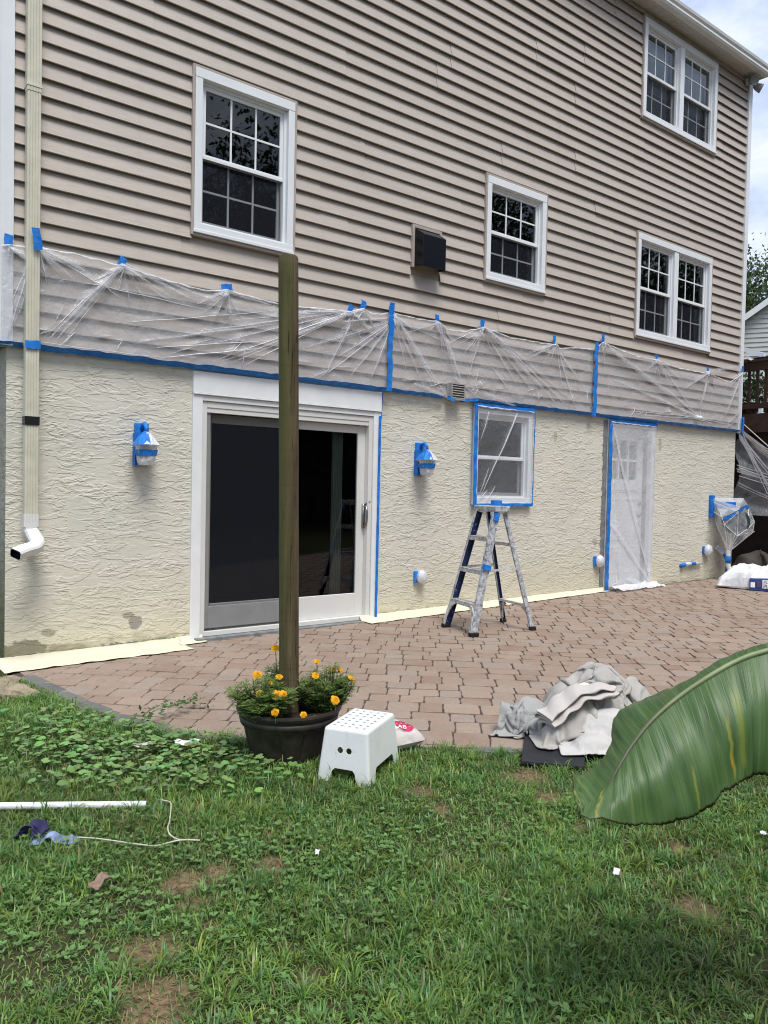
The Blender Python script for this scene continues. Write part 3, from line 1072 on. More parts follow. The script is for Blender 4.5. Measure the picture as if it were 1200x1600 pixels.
def window(x0, x1, z0, z1, units, grid=True, blind=None, trim=True, yoff=0.0, label=None):
    cw = .062
    b = MB()
    yf = -.062 + yoff
    # casing: four boards, the head and sill a touch proud of the sides
    b.box(x0, x0 + cw, yf, .04 + yoff, z0 + .075, z1 - .075)
    b.box(x1 - cw, x1, yf, .04 + yoff, z0 + .075, z1 - .075)
    b.box(x0, x1, yf - .002, .04 + yoff, z1 - .075, z1)
    b.box(x0, x1, yf - .004, .04 + yoff, z0, z0 + .075)
    b.box(x0 - .006, x1 + .006, yf - .012, yf + .02, z0 - .004, z0 + .022)
    w = b.build('window', 'white_vinyl', house, bevel=.003, label=label)
    if trim:
        t = MB()
        t.box(x0 - .022, x0 - .002, -.058, -.01, z0 - .022, z1 + .022)
        t.box(x1 + .002, x1 + .022, -.058, -.01, z0 - .022, z1 + .022)
        t.box(x0 - .002, x1 + .002, -.060, -.01, z1 + .002, z1 + .022)
        t.box(x0 - .002, x1 + .002, -.060, -.01, z0 - .026, z0 - .006)
        t.build('trim', 'tan_trim', w)
    mull = .095
    xi0, xi1 = x0 + cw, x1 - cw
    uw = (xi1 - xi0 - mull * (units - 1)) / units
    if units == 2:
        MB().box(xi0 + uw, xi0 + uw + mull, yf + .006, .04 + yoff, z0 + .075, z1 - .075).build('mullion', 'white_vinyl', w, bevel=.003)
    zi0, zi1 = z0 + .075, z1 - .075
    for u in range(units):
        a0 = xi0 + u * (uw + mull); a1 = a0 + uw
        # jamb liner
        j = MB()
        j.box(a0, a0 + .022, -.02 + yoff, .09 + yoff, zi0, zi1)
        j.box(a1 - .022, a1, -.02 + yoff, .09 + yoff, zi0, zi1)
        j.box(a0 + .022, a1 - .022, -.02 + yoff, .09 + yoff, zi1 - .024, zi1)
        j.box(a0 + .022, a1 - .022, -.03 + yoff, .09 + yoff, zi0, zi0 + .02)
        j.build('jamb', 'white_vinyl', w)
        s0, s1 = a0 + .022, a1 - .022
        zm = (zi0 + zi1) / 2 - .01
        for k, (c0, c1, y0, y1) in enumerate(((zm - .02, zi1 - .024, -.005, .028), (zi0 + .02, zm + .018, .034, .066))):
            y0 += yoff; y1 += yoff
            sb = MB()
            st, rt, rb = .030, .032, .036
            sash(sb, s0, s1, c0, c1, y0, y1, st, rt, rb)
            if k == 0:
                sb.box(s0, s1, y0 - .006, y0 + .004, c0 - .004, c0 + .022)
            sb.build('sash', 'white_vinyl', w, bevel=.002)
            g0, g1, h0, h1 = s0 + st, s1 - st, c0 + rb, c1 - rt
            nx, nz = (3, 2) if grid else (1, 1)
            ym = (y0 + y1) / 2
            mw = .016
            if grid:
                for i in (1, 2):
                    xc = g0 + (g1 - g0) * i / 3
                    MB().box(xc - mw / 2, xc + mw / 2, ym - .008, ym + .004, h0, h1).build('muntin', 'white_vinyl', w)
                zc = (h0 + h1) / 2
                MB().box(g0, g1, ym - .0085, ym + .0035, zc - mw / 2, zc + mw / 2).build('muntin', 'white_vinyl', w)
            for i in range(nx):
                for q in range(nz):
                    px0 = g0 + (g1 - g0) * i / nx; px1 = g0 + (g1 - g0) * (i + 1) / nx
                    pz0 = h0 + (h1 - h0) * q / nz; pz1 = h0 + (h1 - h0) * (q + 1) / nz
                    t = prnd.uniform(-.0012, .0012)
                    MB().quad((px0, ym - .002 + t, pz0), (px1, ym - .002 - t, pz0), (px1, ym - .002, pz1), (px0, ym - .002, pz1)).build('pane', 'glass', w)
        sm = MB()
        sc0, sc1 = zi0 + .022, zm - .024
        sm.quad((s0 + .012, .012 + yoff, sc0 + .012), (s1 - .012, .012 + yoff, sc0 + .012), (s1 - .012, .012 + yoff, sc1), (s0 + .012, .012 + yoff, sc1))
        sm.build('insect_screen', 'screen', w)
        fm = MB(); sash(fm, s0, s1, sc0, sc1 + .002, .006 + yoff, .018 + yoff, .012, .010, .012)
        fm.build('screen_frame', 'screen_frame', w)
        # shallow box behind the glass, interior darkness painted as near-black
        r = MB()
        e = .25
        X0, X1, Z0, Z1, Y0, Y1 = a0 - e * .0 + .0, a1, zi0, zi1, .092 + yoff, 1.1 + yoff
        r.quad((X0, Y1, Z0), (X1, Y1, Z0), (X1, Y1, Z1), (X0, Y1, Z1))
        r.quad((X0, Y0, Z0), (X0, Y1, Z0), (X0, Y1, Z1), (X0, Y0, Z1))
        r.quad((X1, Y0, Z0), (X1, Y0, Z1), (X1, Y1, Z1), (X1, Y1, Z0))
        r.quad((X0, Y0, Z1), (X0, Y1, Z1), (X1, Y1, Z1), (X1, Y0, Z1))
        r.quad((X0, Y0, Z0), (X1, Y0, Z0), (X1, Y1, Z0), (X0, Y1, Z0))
        r.build('room', 'room_shade', w)
        if blind:
            bl = MB()
            z = zi1 - .03
            zend = zi1 - (zi1 - zi0) * blind
            while z > zend:
                bl.quad((s0 + .02, .105 + yoff, z), (s1 - .02, .105 + yoff, z), (s1 - .02, .118 + yoff, z - .028), (s0 + .02, .118 + yoff, z - .028))
                z -= .028
            bl.build('blind', 'blind', w)
        elif blind == 0:
            cu = MB()
            n = 60
            P = [[(s0 + .02 + (s1 - s0 - .04) * i / n, .20 + yoff + .02 * math.sin(i * 1.1) + .008 * math.sin(i * 2.7), zz2) for zz2 in (zi0 + .02, (zi0 + zi1) / 2)] for i in range(n + 1)]
            cu.grid(P).build('curtain', 'curtain', w, smooth=True)
    return w
for key, (x0, x1, z0, z1, u) in WINS.items():
    window(x0, x1, z0, z1, u, blind={'A': None, 'B': None, 'C': 0, 'D': .62}[key],
           label={'A': 'single window above the patio door', 'B': 'small single window right of the black hood', 'C': 'lower double window', 'D': 'upper double window under the eave'}[key])
window(LOWWIN[0] + .01, LOWWIN[1] - .01, LOWWIN[2] + .01, LOWWIN[3] - .01, 1, grid=False, trim=False, yoff=.035, label='plain window behind masking film')

# sliding patio door
x0, x1, z0, z1 = DOOR
b = MB()
b.box(x0, x1, -.028, .06, z1 - .175, z1)
b.box(x0, x1, -.036, .05, z1 - .188, z1 - .177)
b.box(x0, x0 + .085, -.022, .06, -.01, z1 - .19)
b.box(x1 - .085, x1, -.022, .06, .005, z1 - .19)
b.box(x0 + .085, x1 - .085, -.019, .06, z1 - .235, z1 - .19)
pd = b.build('patio_door', 'white_paint', house, bevel=.003)
fx0, fx1, fz0, fz1 = x0 + .087, x1 - .087, .02, z1 - .238
b = MB()
sash(b, fx0, fx1, fz0, fz1, -.006, .15, .045, .050, .040)
b.box(fx0 + .045, fx1 - .045, .0, .03, fz1 - .09, fz1 - .05)
b.build('frame', 'door_vinyl', pd, bevel=.003)
xm = (fx0 + fx1) / 2
b = MB()
sash(b, xm - .05, fx1 - .045, fz0 + .04, fz1 - .09, .05, .085, .085, .075, .215)
pr_ = b.build('sliding_panel', 'door_vinyl', pd, bevel=.004)
MB().quad((xm + .035, .068, fz0 + .255), (fx1 - .13, .068, fz0 + .255), (fx1 - .13, .068, fz1 - .165), (xm + .035, .068, fz1 - .165)).build('pane', 'glass', pd)
b = MB()
sash(b, fx0 + .045, xm + .05, fz0 + .04, fz1 - .09, .092, .125, .085, .075, .215)
b.build('fixed_panel', 'door_vinyl', pd, bevel=.004)
MB().quad((fx0 + .13, .108, fz0 + .255), (xm - .035, .108, fz0 + .255), (xm - .035, .108, fz1 - .165), (fx0 + .13, .108, fz1 - .165)).build('pane', 'glass', pd)
b = MB()
sash(b, fx0 + .048, xm + .06, fz0 + .062, fz1 - .052, .012, .034, .036, .040, .185)
b.build('screen_door', 'screen_frame', pd, bevel=.003)
MB().quad((fx0 + .084, .024, fz0 + .247), (xm + .024, .024, fz0 + .247), (xm + .024, .024, fz1 - .092), (fx0 + .084, .024, fz1 - .092)).build('insect_screen', 'screen', pd)
b = MB()
b.box(fx0 - .05, fx1 + .05, -.075, .02, -.035, .018)
b.build('threshold', 'mortar_grey', pd, bevel=.004)
# D-handle on the sliding stile
hx = fx1 - .062
b = MB()
b.box(hx - .012, hx + .012, .028, .050, .90, 1.13)
b.tube([(hx, .03, 1.11), (hx, -.012, 1.10), (hx, -.022, 1.06), (hx, -.022, .97), (hx, -.012, .93), (hx, .03, .92)], .010, 8)
b.tube([(hx + .005, .03, 1.12), (hx + .03, .0, 1.15), (hx + .045, -.01, 1.16)], .008, 8)
b.build('handle', 'steel', pd, smooth=True)
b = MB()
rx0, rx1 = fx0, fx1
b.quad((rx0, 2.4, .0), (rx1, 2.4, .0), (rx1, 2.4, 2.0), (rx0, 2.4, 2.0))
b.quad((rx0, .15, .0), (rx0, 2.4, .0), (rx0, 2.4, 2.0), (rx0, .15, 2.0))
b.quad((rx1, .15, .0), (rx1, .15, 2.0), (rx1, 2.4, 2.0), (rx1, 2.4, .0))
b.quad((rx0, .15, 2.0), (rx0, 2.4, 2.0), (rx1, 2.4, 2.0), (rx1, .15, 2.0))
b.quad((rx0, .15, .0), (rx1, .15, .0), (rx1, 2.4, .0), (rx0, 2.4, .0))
b.build('room', 'room_shade', pd)  # near-black box, the dark interior painted rather than unlit
P = [[(4.09 + .12 * i / 30, .20 + .018 * math.sin(i * 1.3), z_) for z_ in (.06, 1.0, 1.95)] for i in range(31)]
MB().grid(P).build('curtain', 'door_curtain', pd, smooth=True)

# white entry door with a six-light window
x0, x1, z0, z1 = DOOR2
b = MB()
b.box(x0, x0 + .07, -.012, .05, z0, z1 - .07); b.box(x1 - .07, x1, -.012, .05, z0, z1 - .07); b.box(x0, x1, -.016, .05, z1 - .07, z1)
ed = b.build('entry_door', 'white_paint', house, bevel=.003)
gx0, gx1, gz0, gz1 = x0 + .20, x1 - .20, 1.47, 1.97
b = MB()
for (a0, a1, c0, c1) in wall_cells(x0 + .07, x1 - .07, z0 + .02, z1 - .07, [(gx0, gx1, gz0, gz1)]):
    b.box(a0 + .0005, a1 - .0005, .11, .15, c0, c1)
sl = b.build('door_slab', 'white_paint', ed)
b = MB()
b.box(x0 + .16, x1 - .16, .104, .112, 1.30, 1.33); b.box(x0 + .17, x1 - .17, .098, .106, 1.328, 1.345)
for pz0, pz1 in ((.25, .60), (.68, 1.22)):
    for px0, px1 in ((x0 + .19, x0 + .46), (x0 + .54, x1 - .19)):
        sash(b, px0, px1, pz0, pz1, .103, .112, .02, .02, .02)
b.build('moulding', 'white_paint', ed, bevel=.003)
for i in range(3):
    for q in range(2):
        MB().quad((gx0 + (gx1 - gx0) * i / 3, .135, gz0 + (gz1 - gz0) * q / 2), (gx0 + (gx1 - gx0) * (i + 1) / 3, .135, gz0 + (gz1 - gz0) * q / 2),
                  (gx0 + (gx1 - gx0) * (i + 1) / 3, .135, gz0 + (gz1 - gz0) * (q + 1) / 2), (gx0 + (gx1 - gx0) * i / 3, .135, gz0 + (gz1 - gz0) * (q + 1) / 2)).build('pane', 'glass', ed)
for i in (1, 2):
    xc = gx0 + (gx1 - gx0) * i / 3
    MB().box(xc - .016, xc + .016, .106, .14, gz0, gz1).build('muntin', 'white_paint', ed)
MB().box(gx0, gx1, .107, .139, (gz0 + gz1) / 2 - .016, (gz0 + gz1) / 2 + .016).build('muntin', 'white_paint', ed)
b = MB(); b.quad((gx0 - .1, .3, 1.3), (gx1 + .1, .3, 1.3), (gx1 + .1, .3, 2.1), (gx0 - .1, .3, 2.1)); b.build('room', 'room_shade', ed)  # near-black sheet painted as the dark interior
b = MB(); b.lathe((0, 0, 0), [(.0, 0), (.03, 0), (.03, .012), (.012, .02), (.012, .04), (.028, .05), (.03, .07), (.018, .082), (0, .084)], 16)
b.xform(Matrix.Translation((x1 - .135, .11, 1.0)) @ Matrix.Rotation(R(90), 4, 'X')); b.build('knob', 'steel', ed, smooth=True)
b = MB(); b.lathe((0, 0, 0), [(.0, 0), (.03, 0), (.03, .014), (.02, .024), (0, .026)], 16)
b.xform(Matrix.Translation((x1 - .135, .11, 1.16)) @ Matrix.Rotation(R(90), 4, 'X')); b.build('deadbolt', 'steel', ed, smooth=True)
MB().box(x0 - .02, x1 + .02, -.05, .13, z0 - .05, z0 + .012).build('threshold', 'mortar_grey', ed)
# ragged mortar left bare round the entry door and along the foot of the wall
def ragged(x0, x1, z0, z1, seed, y=-.004, vertical=True, n=40, amp=.012):
    r = random.Random(seed)
    b = MB(); pts = []
    for k in range(n + 1):
        t = k / n
        if vertical:
            z = z0 + (z1 - z0) * t
            pts.append(((x0 + r.uniform(-amp, amp), y, z), (x1, y, z)))
        else:
            xx2 = x0 + (x1 - x0) * t
            s = math.sin(PI * min(1, t * 6) / 2) * math.sin(PI * min(1, (1 - t) * 6) / 2)
            pts.append(((xx2, y, z0), (xx2, y, z0 + (z1 - z0) * s + r.uniform(-amp, amp) * s)))
    for (a, c), (a2, c2) in zip(pts, pts[1:]):
        b.quad(a, c, c2, a2)
    return b
ragged(7.975, 8.058, .06, 2.19, 1, n=70).build('bare_mortar', 'mortar_grey', house)
ragged(9.085, 9.058, .08, 2.18, 2, n=70, amp=.01).build('bare_mortar', 'mortar_grey', house)
ragged(1.75, 2.56, -.03, .035, 3, y=-.006, vertical=False, n=40, amp=.014).build('bare_mortar', 'mortar_grey', house)

# downspout with elbow and straps
b = MB()
dx0, dx1 = 1.298, 1.388
def spout(b, z0, z1, x0, x1, y0, y1):
    n = 5
    prof = []
    for k in range(n):        # ribbed front
        xa = x0 + (x1 - x0) * k / n; xb = x0 + (x1 - x0) * (k + 1) / n; mid = (xa + xb) / 2
        prof += [(xa, y0 + .004), (xa + .003, y0), (xb - .003, y0)]
    prof += [(x1, y0 + .004), (x1, y1), (x0, y1)]
    n = len(prof); base = len(b.v)
    b.v += [(px, py, z0) for px, py in prof] + [(px, py, z1) for px, py in prof]
    for i in range(n):
        j = (i + 1) % n
        b.f.append((base + i, base + j, base + n + j, base + n + i)); b.mi.append(0)
    b.f.append(tuple(base + i for i in reversed(range(n)))); b.mi.append(0)
spout(b, 1.02, 4.02, dx0, dx1, -.125, -.062)
spout(b, 3.99, ZEAVE - .05, dx0 - .002, dx1 + .002, -.128, -.060)
ds = b.build('downspout', 'cream_spout', house)
b = MB()
spout(b, .955, 1.05, dx0 - .004, dx1 + .004, -.130, -.058)
b.build('coupling', 'gutter_white', ds)
def cr(pts, n):
    out = []
    for i in range(len(pts) - 1):
        p0 = pts[max(i - 1, 0)]; p1 = pts[i]; p2 = pts[i + 1]; p3 = pts[min(i + 2, len(pts) - 1)]
        for k in range(n):
            t = k / n
            out.append(Vector([.5 * (2 * p1[c] + (-p0[c] + p2[c]) * t + (2 * p0[c] - 5 * p1[c] + 4 * p2[c] - p3[c]) * t * t + (-p0[c] + 3 * p1[c] - 3 * p2[c] + p3[c]) * t ** 3) for c in range(3)]))
    return out + [Vector(pts[-1])]
path = cr([(1.343, -.094, .985), (1.344, -.097, .935), (1.362, -.125, .885), (1.374, -.165, .845), (1.345, -.205, .815), (1.275, -.250, .800), (1.205, -.295, .780)], 4)
rings = []; a = Vector((1, 0, 0))
for k, p in enumerate(path):
    d = (path[min(k + 1, len(path) - 1)] - path[max(k - 1, 0)]).normalized()
    a = (a - d * a.dot(d)).normalized(); c = d.cross(a)
    w, h = .047 + .001 * (k % 2), .034 + .001 * (k % 2)
    rings.append([p + a * w * sx + c * h * sy for sx, sy in ((-1, -.6), (-.75, -1), (.75, -1), (1, -.6), (1, .6), (.75, 1), (-.75, 1), (-1, .6))])
b = MB()
for ring in rings: b.v += [tuple(p) for p in ring]
for k in range(len(rings) - 1):
    for i in range(8):
        j = (i + 1) % 8
        b.f.append((k * 8 + i, k * 8 + j, (k + 1) * 8 + j, (k + 1) * 8 + i)); b.mi.append(0)
e = (len(rings) - 1) * 8
c = sum((rings[-1][i] for i in range(8)), Vector()) / 8
back = (path[-2] - path[-1]).normalized() * .03
b.v += [tuple(c + (p - c) * .9) for p in rings[-1]] + [tuple(c + (p - c) * .88 + back) for p in rings[-1]]
for i in range(8):
    j = (i + 1) % 8
    b.f.append((e + i, e + j, e + 8 + j, e + 8 + i)); b.mi.append(0)
    b.f.append((e + 8 + i, e + 8 + j, e + 16 + j, e + 16 + i)); b.mi.append(1)
b.f.append(tuple(e + 16 + i for i in range(8))); b.mi.append(1)
b.build('elbow', ['gutter_white', 'black_plastic'], ds, smooth=False)  # mouth capped in black, the shade of the hollow painted in
MB().box(dx0 - .004, dx1 + .004, -.131, -.055, 1.675, 1.735).build('tape_band', 'black_tape', ds)
for zc in (4.03,):
    MB().box(dx0 - .005, dx1 + .005, -.131, -.04, zc - .008, zc + .008).build('strap', 'cream_spout', ds)

# ------------------------------------------------------------------ fittings on the wall
# black kitchen-vent hood
vx0, vx1, vz0, vz1 = 4.845, 5.165, 3.47, 3.845
vh = thing('vent_hood', (5.0, 0, 3.45), 'black square exhaust hood on the siding between two windows', 'vent')
b = MB()
b.box(vx0 - .03, vx0, -.058, -.008, vz0 - .01, vz1 + .03); b.box(vx1, vx1 + .03, -.058, -.008, vz0 - .01, vz1 + .03)
b.box(vx0, vx1, -.060, -.008, vz1, vz1 + .03)
b.build('flange', 'tan_trim', vh)
b = MB()
yd = -.175
b.add([(vx0, -.05, vz1), (vx1, -.05, vz1), (vx1, -.05, vz0), (vx0, -.05, vz0), (vx0 + .012, yd, vz1 - .085), (vx1 - .012, yd, vz1 - .085), (vx1 - .012, yd, vz0 - .02), (vx0 + .012, yd, vz0 - .02)],
      [(0, 1, 5, 4), (4, 5, 6, 7), (0, 4, 7, 3), (1, 2, 6, 5)])
b.build('cowl', 'black_plastic', vh, bevel=.006)
b = MB(); b.box(vx0 + .01, vx1 - .01, -.15, -.05, vz0 + .035, vz0 + .04)
b.build('flap', 'black_plastic', vh)

# small louvred vent at the foot of the siding
lv = thing('louvre_vent', (5.42, 0, 2.2), 'small grey louvred vent behind the film at the foot of the siding', 'vent')
b = MB(); sash(b, 5.325, 5.515, 2.205, 2.375, -.115, -.04, .012, .012, .012); b.quad((5.33, -.05, 2.21), (5.51, -.05, 2.21), (5.51, -.05, 2.37), (5.33, -.05, 2.37)); b.build('box_frame', 'vent_grey', lv)
for k in range(6):
    z = 2.222 + k * .0245
    MB().quad((5.337, -.116, z), (5.503, -.116, z), (5.503, -.09, z + .021), (5.337, -.09, z + .021)).build('slat', 'vent_grey', lv)

# twin floodlight under the eave
fl = thing('floodlight', (11.06, -.05, 7.3), 'dark twin-headed floodlight under the eave at the house corner', 'light')
b = MB(); b.lathe((0, 0, 0), [(.0, 0), (.055, 0), (.06, .02), (.05, .05), (0, .055)], 20)
b.xform(Matrix.Translation((11.02, -.05, 7.30)) @ Matrix.Rotation(R(90), 4, 'X')); b.build('mount', 'vent_grey', fl, smooth=True)
for (dx, dz, ax, tilt) in ((.0, .0, -25, 70), (.11, -.03, 45, 60)):
    b = MB(); b.lathe((0, 0, 0), [(.0, 0), (.025, 0), (.045, .03), (.06, .09), (.065, .12), (.058, .12), (.05, .105), (0, .105)], 20)
    b.xform(Matrix.Translation((11.02 + dx, -.10, 7.30 + dz)) @ Matrix.Rotation(R(ax), 4, 'Z') @ Matrix.Rotation(R(90 + 25), 4, 'X'))
    b.build('lamp_head', 'screen_frame', fl, smooth=True)
b = MB(); b.tube([(11.02, -.09, 7.30), (11.08, -.10, 7.28), (11.13, -.10, 7.27)], .012, 8); b.build('arm', 'vent_grey', fl)

# ------------------------------------------------------------------ masking film and tape
FOLD1 = [(1.98,2.93,1.46,2.29),(1.98,2.93,1.50,2.28),(1.98,2.92,1.42,2.29),(2.00,2.93,1.55,2.27),(1.98,2.93,2.08,2.80),(1.99,2.93,2.19,2.79),(2.00,2.93,2.57,2.75),(2.00,2.93,2.80,2.76),(1.36,2.90,1.21,2.52),(1.37,2.91,1.26,2.42),(1.35,2.90,1.19,2.27),(1.39,2.91,1.63,2.75),(1.40,2.92,1.72,2.82),(1.39,2.90,1.45,2.67),(4.08,2.90,2.87,2.28),(4.08,2.89,2.82,2.30),(4.07,2.89,2.97,2.26),(4.07,2.90,2.75,2.30),(4.05,2.90,3.31,2.77),(4.05,2.90,2.74,2.61),(4.05,2.90,2.58,2.51),(4.05,2.89,2.58,2.38),(4.12,2.89,3.81,2.29),(4.55,2.86,3.77,2.26),(4.55,2.87,3.95,2.47),(4.55,2.85,4.09,2.30),(4.55,2.88,3.60,2.51),(4.55,2.82,4.33,2.30),(4.53,2.91,3.67,2.72),(2.06,2.51,3.34,2.80),(2.13,2.37,3.37,2.69),(1.41,2.27,2.42,2.27),(2.26,2.34,3.28,2.53),(1.72,2.74,2.74,2.69),(2.84,2.87,3.28,2.83),(2.84,2.87,2.57,2.72),(2.31,2.27,3.28,2.47),(1.58,2.84,2.00,2.67)]
FOLD2 = [(4.57,2.96,5.29,2.22),(4.57,2.96,5.22,2.24),(4.57,2.94,5.13,2.27),(4.56,2.93,4.99,2.30),(4.57,2.96,4.86,2.58),(4.57,2.91,4.78,2.38),(5.14,2.96,5.45,2.40),(5.17,2.97,5.52,2.35),(5.12,2.96,5.28,2.63),(5.78,3.01,7.00,2.30),(5.80,3.01,7.25,2.26),(5.80,3.01,7.46,2.26),(5.78,3.00,6.67,2.34),(5.77,3.00,6.33,2.44),(5.76,2.99,5.57,2.38),(5.76,3.00,5.68,2.68),(5.76,3.00,5.28,2.76),(6.93,2.97,7.35,2.25),(6.93,2.97,7.24,2.41),(6.93,2.97,7.10,2.50),(6.90,2.97,7.43,2.58),(5.54,2.86,5.91,2.96),(4.61,2.89,5.36,2.77),(5.37,2.44,5.75,2.26),(5.65,2.34,6.34,2.22),(5.92,2.60,6.23,2.36),(4.86,2.32,5.38,2.21)]
FOLD3 = [(7.84,3.09,9.87,2.42),(7.86,3.09,9.77,2.43),(7.84,3.08,9.64,2.45),(7.84,3.07,9.30,2.58),(7.84,3.07,8.71,2.71),(7.82,3.05,7.88,2.78),(7.87,3.09,8.84,3.01),(8.95,3.05,9.93,2.39),(8.98,3.05,9.59,2.80),(8.95,3.03,9.29,2.76),(10.19,2.99,10.01,2.48),(10.21,2.99,10.04,2.48),(11.10,3.06,10.64,2.39),(11.11,3.06,10.67,2.39),(10.19,3.02,11.05,3.19),(11.13,2.55,10.75,2.32),(9.97,2.36,8.21,2.32),(9.97,2.35,8.59,2.30),(9.97,2.37,8.44,2.60),(9.93,2.34,10.44,2.30),(10.00,2.35,10.96,2.31),(10.16,2.99,9.83,2.82),(10.13,2.97,9.60,2.71),(9.97,2.37,7.91,2.71),(9.96,2.39,8.99,2.74),(8.06,2.25,9.31,2.29)]
FOLDW = [(5.92,2.13,5.81,1.81),(6.37,2.15,5.84,1.22),(6.34,2.12,5.86,1.26),(5.83,1.26,5.96,1.54),(5.80,1.18,5.95,1.30)]
FOLDD = [(8.13,2.09,8.99,0.16),(8.13,0.89,9.02,0.11),(8.11,1.85,8.29,0.24),(8.82,0.55,9.02,0.10),(8.59,1.05,9.05,0.13),(8.25,0.56,8.36,0.11),(8.49,0.19,8.92,0.10)]

def fold_strips(b, folds, yfun, seed, width=.0075, lift=.008):
    """Doubled-up creases: little tents standing on the film."""
    r = random.Random(seed)
    for (xa, za, xb, zb) in folds:
        L = math.hypot(xb - xa, zb - za)
        n = max(6, int(L / .05))
        dx, dz = (xb - xa) / L, (zb - za) / L
        nx, nz = -dz, dx
        wob = r.uniform(-.006, .006) * L; ph = r.uniform(0, 6)
        w0 = width * r.uniform(.45, 1.25)
        rows, broad = [], []
        bw = r.uniform(2.5, 6.5)
        tt = np.linspace(0, 1, n + 1)
        oo = wob * np.sin(PI * tt) + .002 * np.sin(ph + tt * 15)
        PX, PZ = xa + dx * L * tt + nx * oo, za + dz * L * tt + nz * oo
        SS = (np.sin(PI * np.minimum(1, .08 + tt * .92)) ** .5) * (1 - .35 * tt) * w0
        SS = np.nan_to_num(SS)
        YY = yfun(PX, PZ)
        for px, pz, s, y in zip(PX.tolist(), PZ.tolist(), SS.tolist(), YY.tolist()):
            rows.append([(px - nx * s, y - .001, pz - nz * s), (px, y - lift * s / width, pz), (px + nx * s, y - .001, pz + nz * s)])
            broad.append([(px - nx * s * bw, y - .0035, pz - nz * s * bw), (px, y - .006, pz), (px + nx * s * bw, y - .0035, pz + nz * s * bw)])
        b.grid(rows, mi=1)
        if r.random() < .6: b.grid(broad, mi=0)  # broad strips paint the film's soft sheen as extra pale layers

def film_height(X, Z, folds, seed, amp=.012):
    Y = .010 * fnoise(X * 1.0, Z * 1.6, seed, 4, 3.0)
    for (xa, za, xb, zb) in folds:
        L2 = (xb - xa) ** 2 + (zb - za) ** 2
        t = np.clip(((X - xa) * (xb - xa) + (Z - za) * (zb - za)) / L2, 0, 1)
        d = np.hypot(X - xa - t * (xb - xa), Z - za - t * (zb - za))
        Y = Y + amp * np.exp(-(d / .022) ** 2) * np.sin(PI * (.1 + .9 * t))
    return np.clip(Y, -.006, .05)

def film_sheet(parent, x0, x1, top, zbot, y0, folds, seed, nx=150, nz=34, mats=('film', 'film_fold'), amp=.012, extra=10, tabs=(), width=.0050):
    tx = [p[0] for p in top]; tz = [p[1] for p in top]
    r = random.Random(seed)
    more = []
    for (txx, tzz) in tabs:
        for _ in range(extra):
            an = r.uniform(-2.75, -.4); L = r.uniform(.08, .36)
            e = (txx + math.cos(an) * L * 1.3, max(zbot + .02, tzz - .05 + math.sin(an) * L))
            if x0 + .02 < e[0] < x1 - .02: more.append((txx, tzz - .05, e[0], e[1]))
    for _ in range(int((x1 - x0) * 6)):
        cx = r.uniform(x0 + .1, x1 - .1); cz = zbot + r.uniform(.02, .16); L = r.uniform(.06, .25); an = r.uniform(-.5, .5) + (0 if r.random() < .6 else 1.2)
        e = (cx + math.cos(an) * L, cz + abs(math.sin(an)) * L)
        if e[0] < x1 - .02: more.append((cx, cz, e[0], e[1]))
    allf = list(folds) + more
    xs = np.linspace(x0, x1, nx)
    zt = np.interp(xs, tx, tz) + .004 * fnoise(xs, xs * 0, seed + 5, 4, 30)
    s = np.linspace(0, 1, nz)
    X = np.repeat(xs[:, None], nz, 1)
    Z = zbot + (zt[:, None] - zbot) * s[None, :]
    Hh = film_height(X, Z, allf, seed, amp)
    edge = np.minimum(s, 1) [None, :]
    Y = y0 - Hh * np.clip(np.minimum(edge * 8, 1), 0, 1)
    # the hem at the top rolls over
    Y = Y - .006 * (s[None, :] > .985)
    b = MB()
    b.grid(np.stack([X, Y, Z], -1))
    yf = lambda px, pz: y0 - film_height(px, pz, allf, seed, amp)
    fold_strips(b, folds, yf, seed, width)
    fold_strips(b, more, yf, seed + 1, width * .55)
    # top hem: a doubled strip
    rows = []
    for k in range(nx):
        y = float(Y[k, -1])
        hw = .007 + .006 * abs(math.sin(k * .37 + seed))
        rows.append([(xs[k], y - .003, float(zt[k]) - hw), (xs[k], y - .009, float(zt[k])), (xs[k], y - .002, float(zt[k]) + .004)])
    b.grid(rows, mi=1)
    return b.build('film', list(mats), parent, smooth=True)

def tape_piece(parent, p0, p1, w, y, seed, name='tape', ragged_=.15, mat='tape', n=None, curl=.004, tuck=0.0):
    """A strip of tape in the wall plane from p0 to p1 (x, z)."""
    r = random.Random(seed)
    L = math.hypot(p1[0] - p0[0], p1[1] - p0[1])
    n = n or max(4, int(L / .06))
    dx, dz = (p1[0] - p0[0]) / L, (p1[1] - p0[1]) / L
    rows = []
    for k in range(n + 1):
        t = k / n
        wob = w * ragged_ * r.uniform(-1, 1)
        w2 = w * (1 + ragged_ * r.uniform(-1, 1))
        px, pz = p0[0] + dx * L * t - dz * wob, p0[1] + dz * L * t + dx * wob
        rows.append([(px + dz * w2 / 2 * q, y - curl * r.random() - .0005 + tuck * (q + 1) / 2, pz - dx * w2 / 2 * q) for q in (-1, -.3, .3, 1)])
    b = MB(); b.grid(rows)
    return b.build(name, mat, parent, smooth=True)

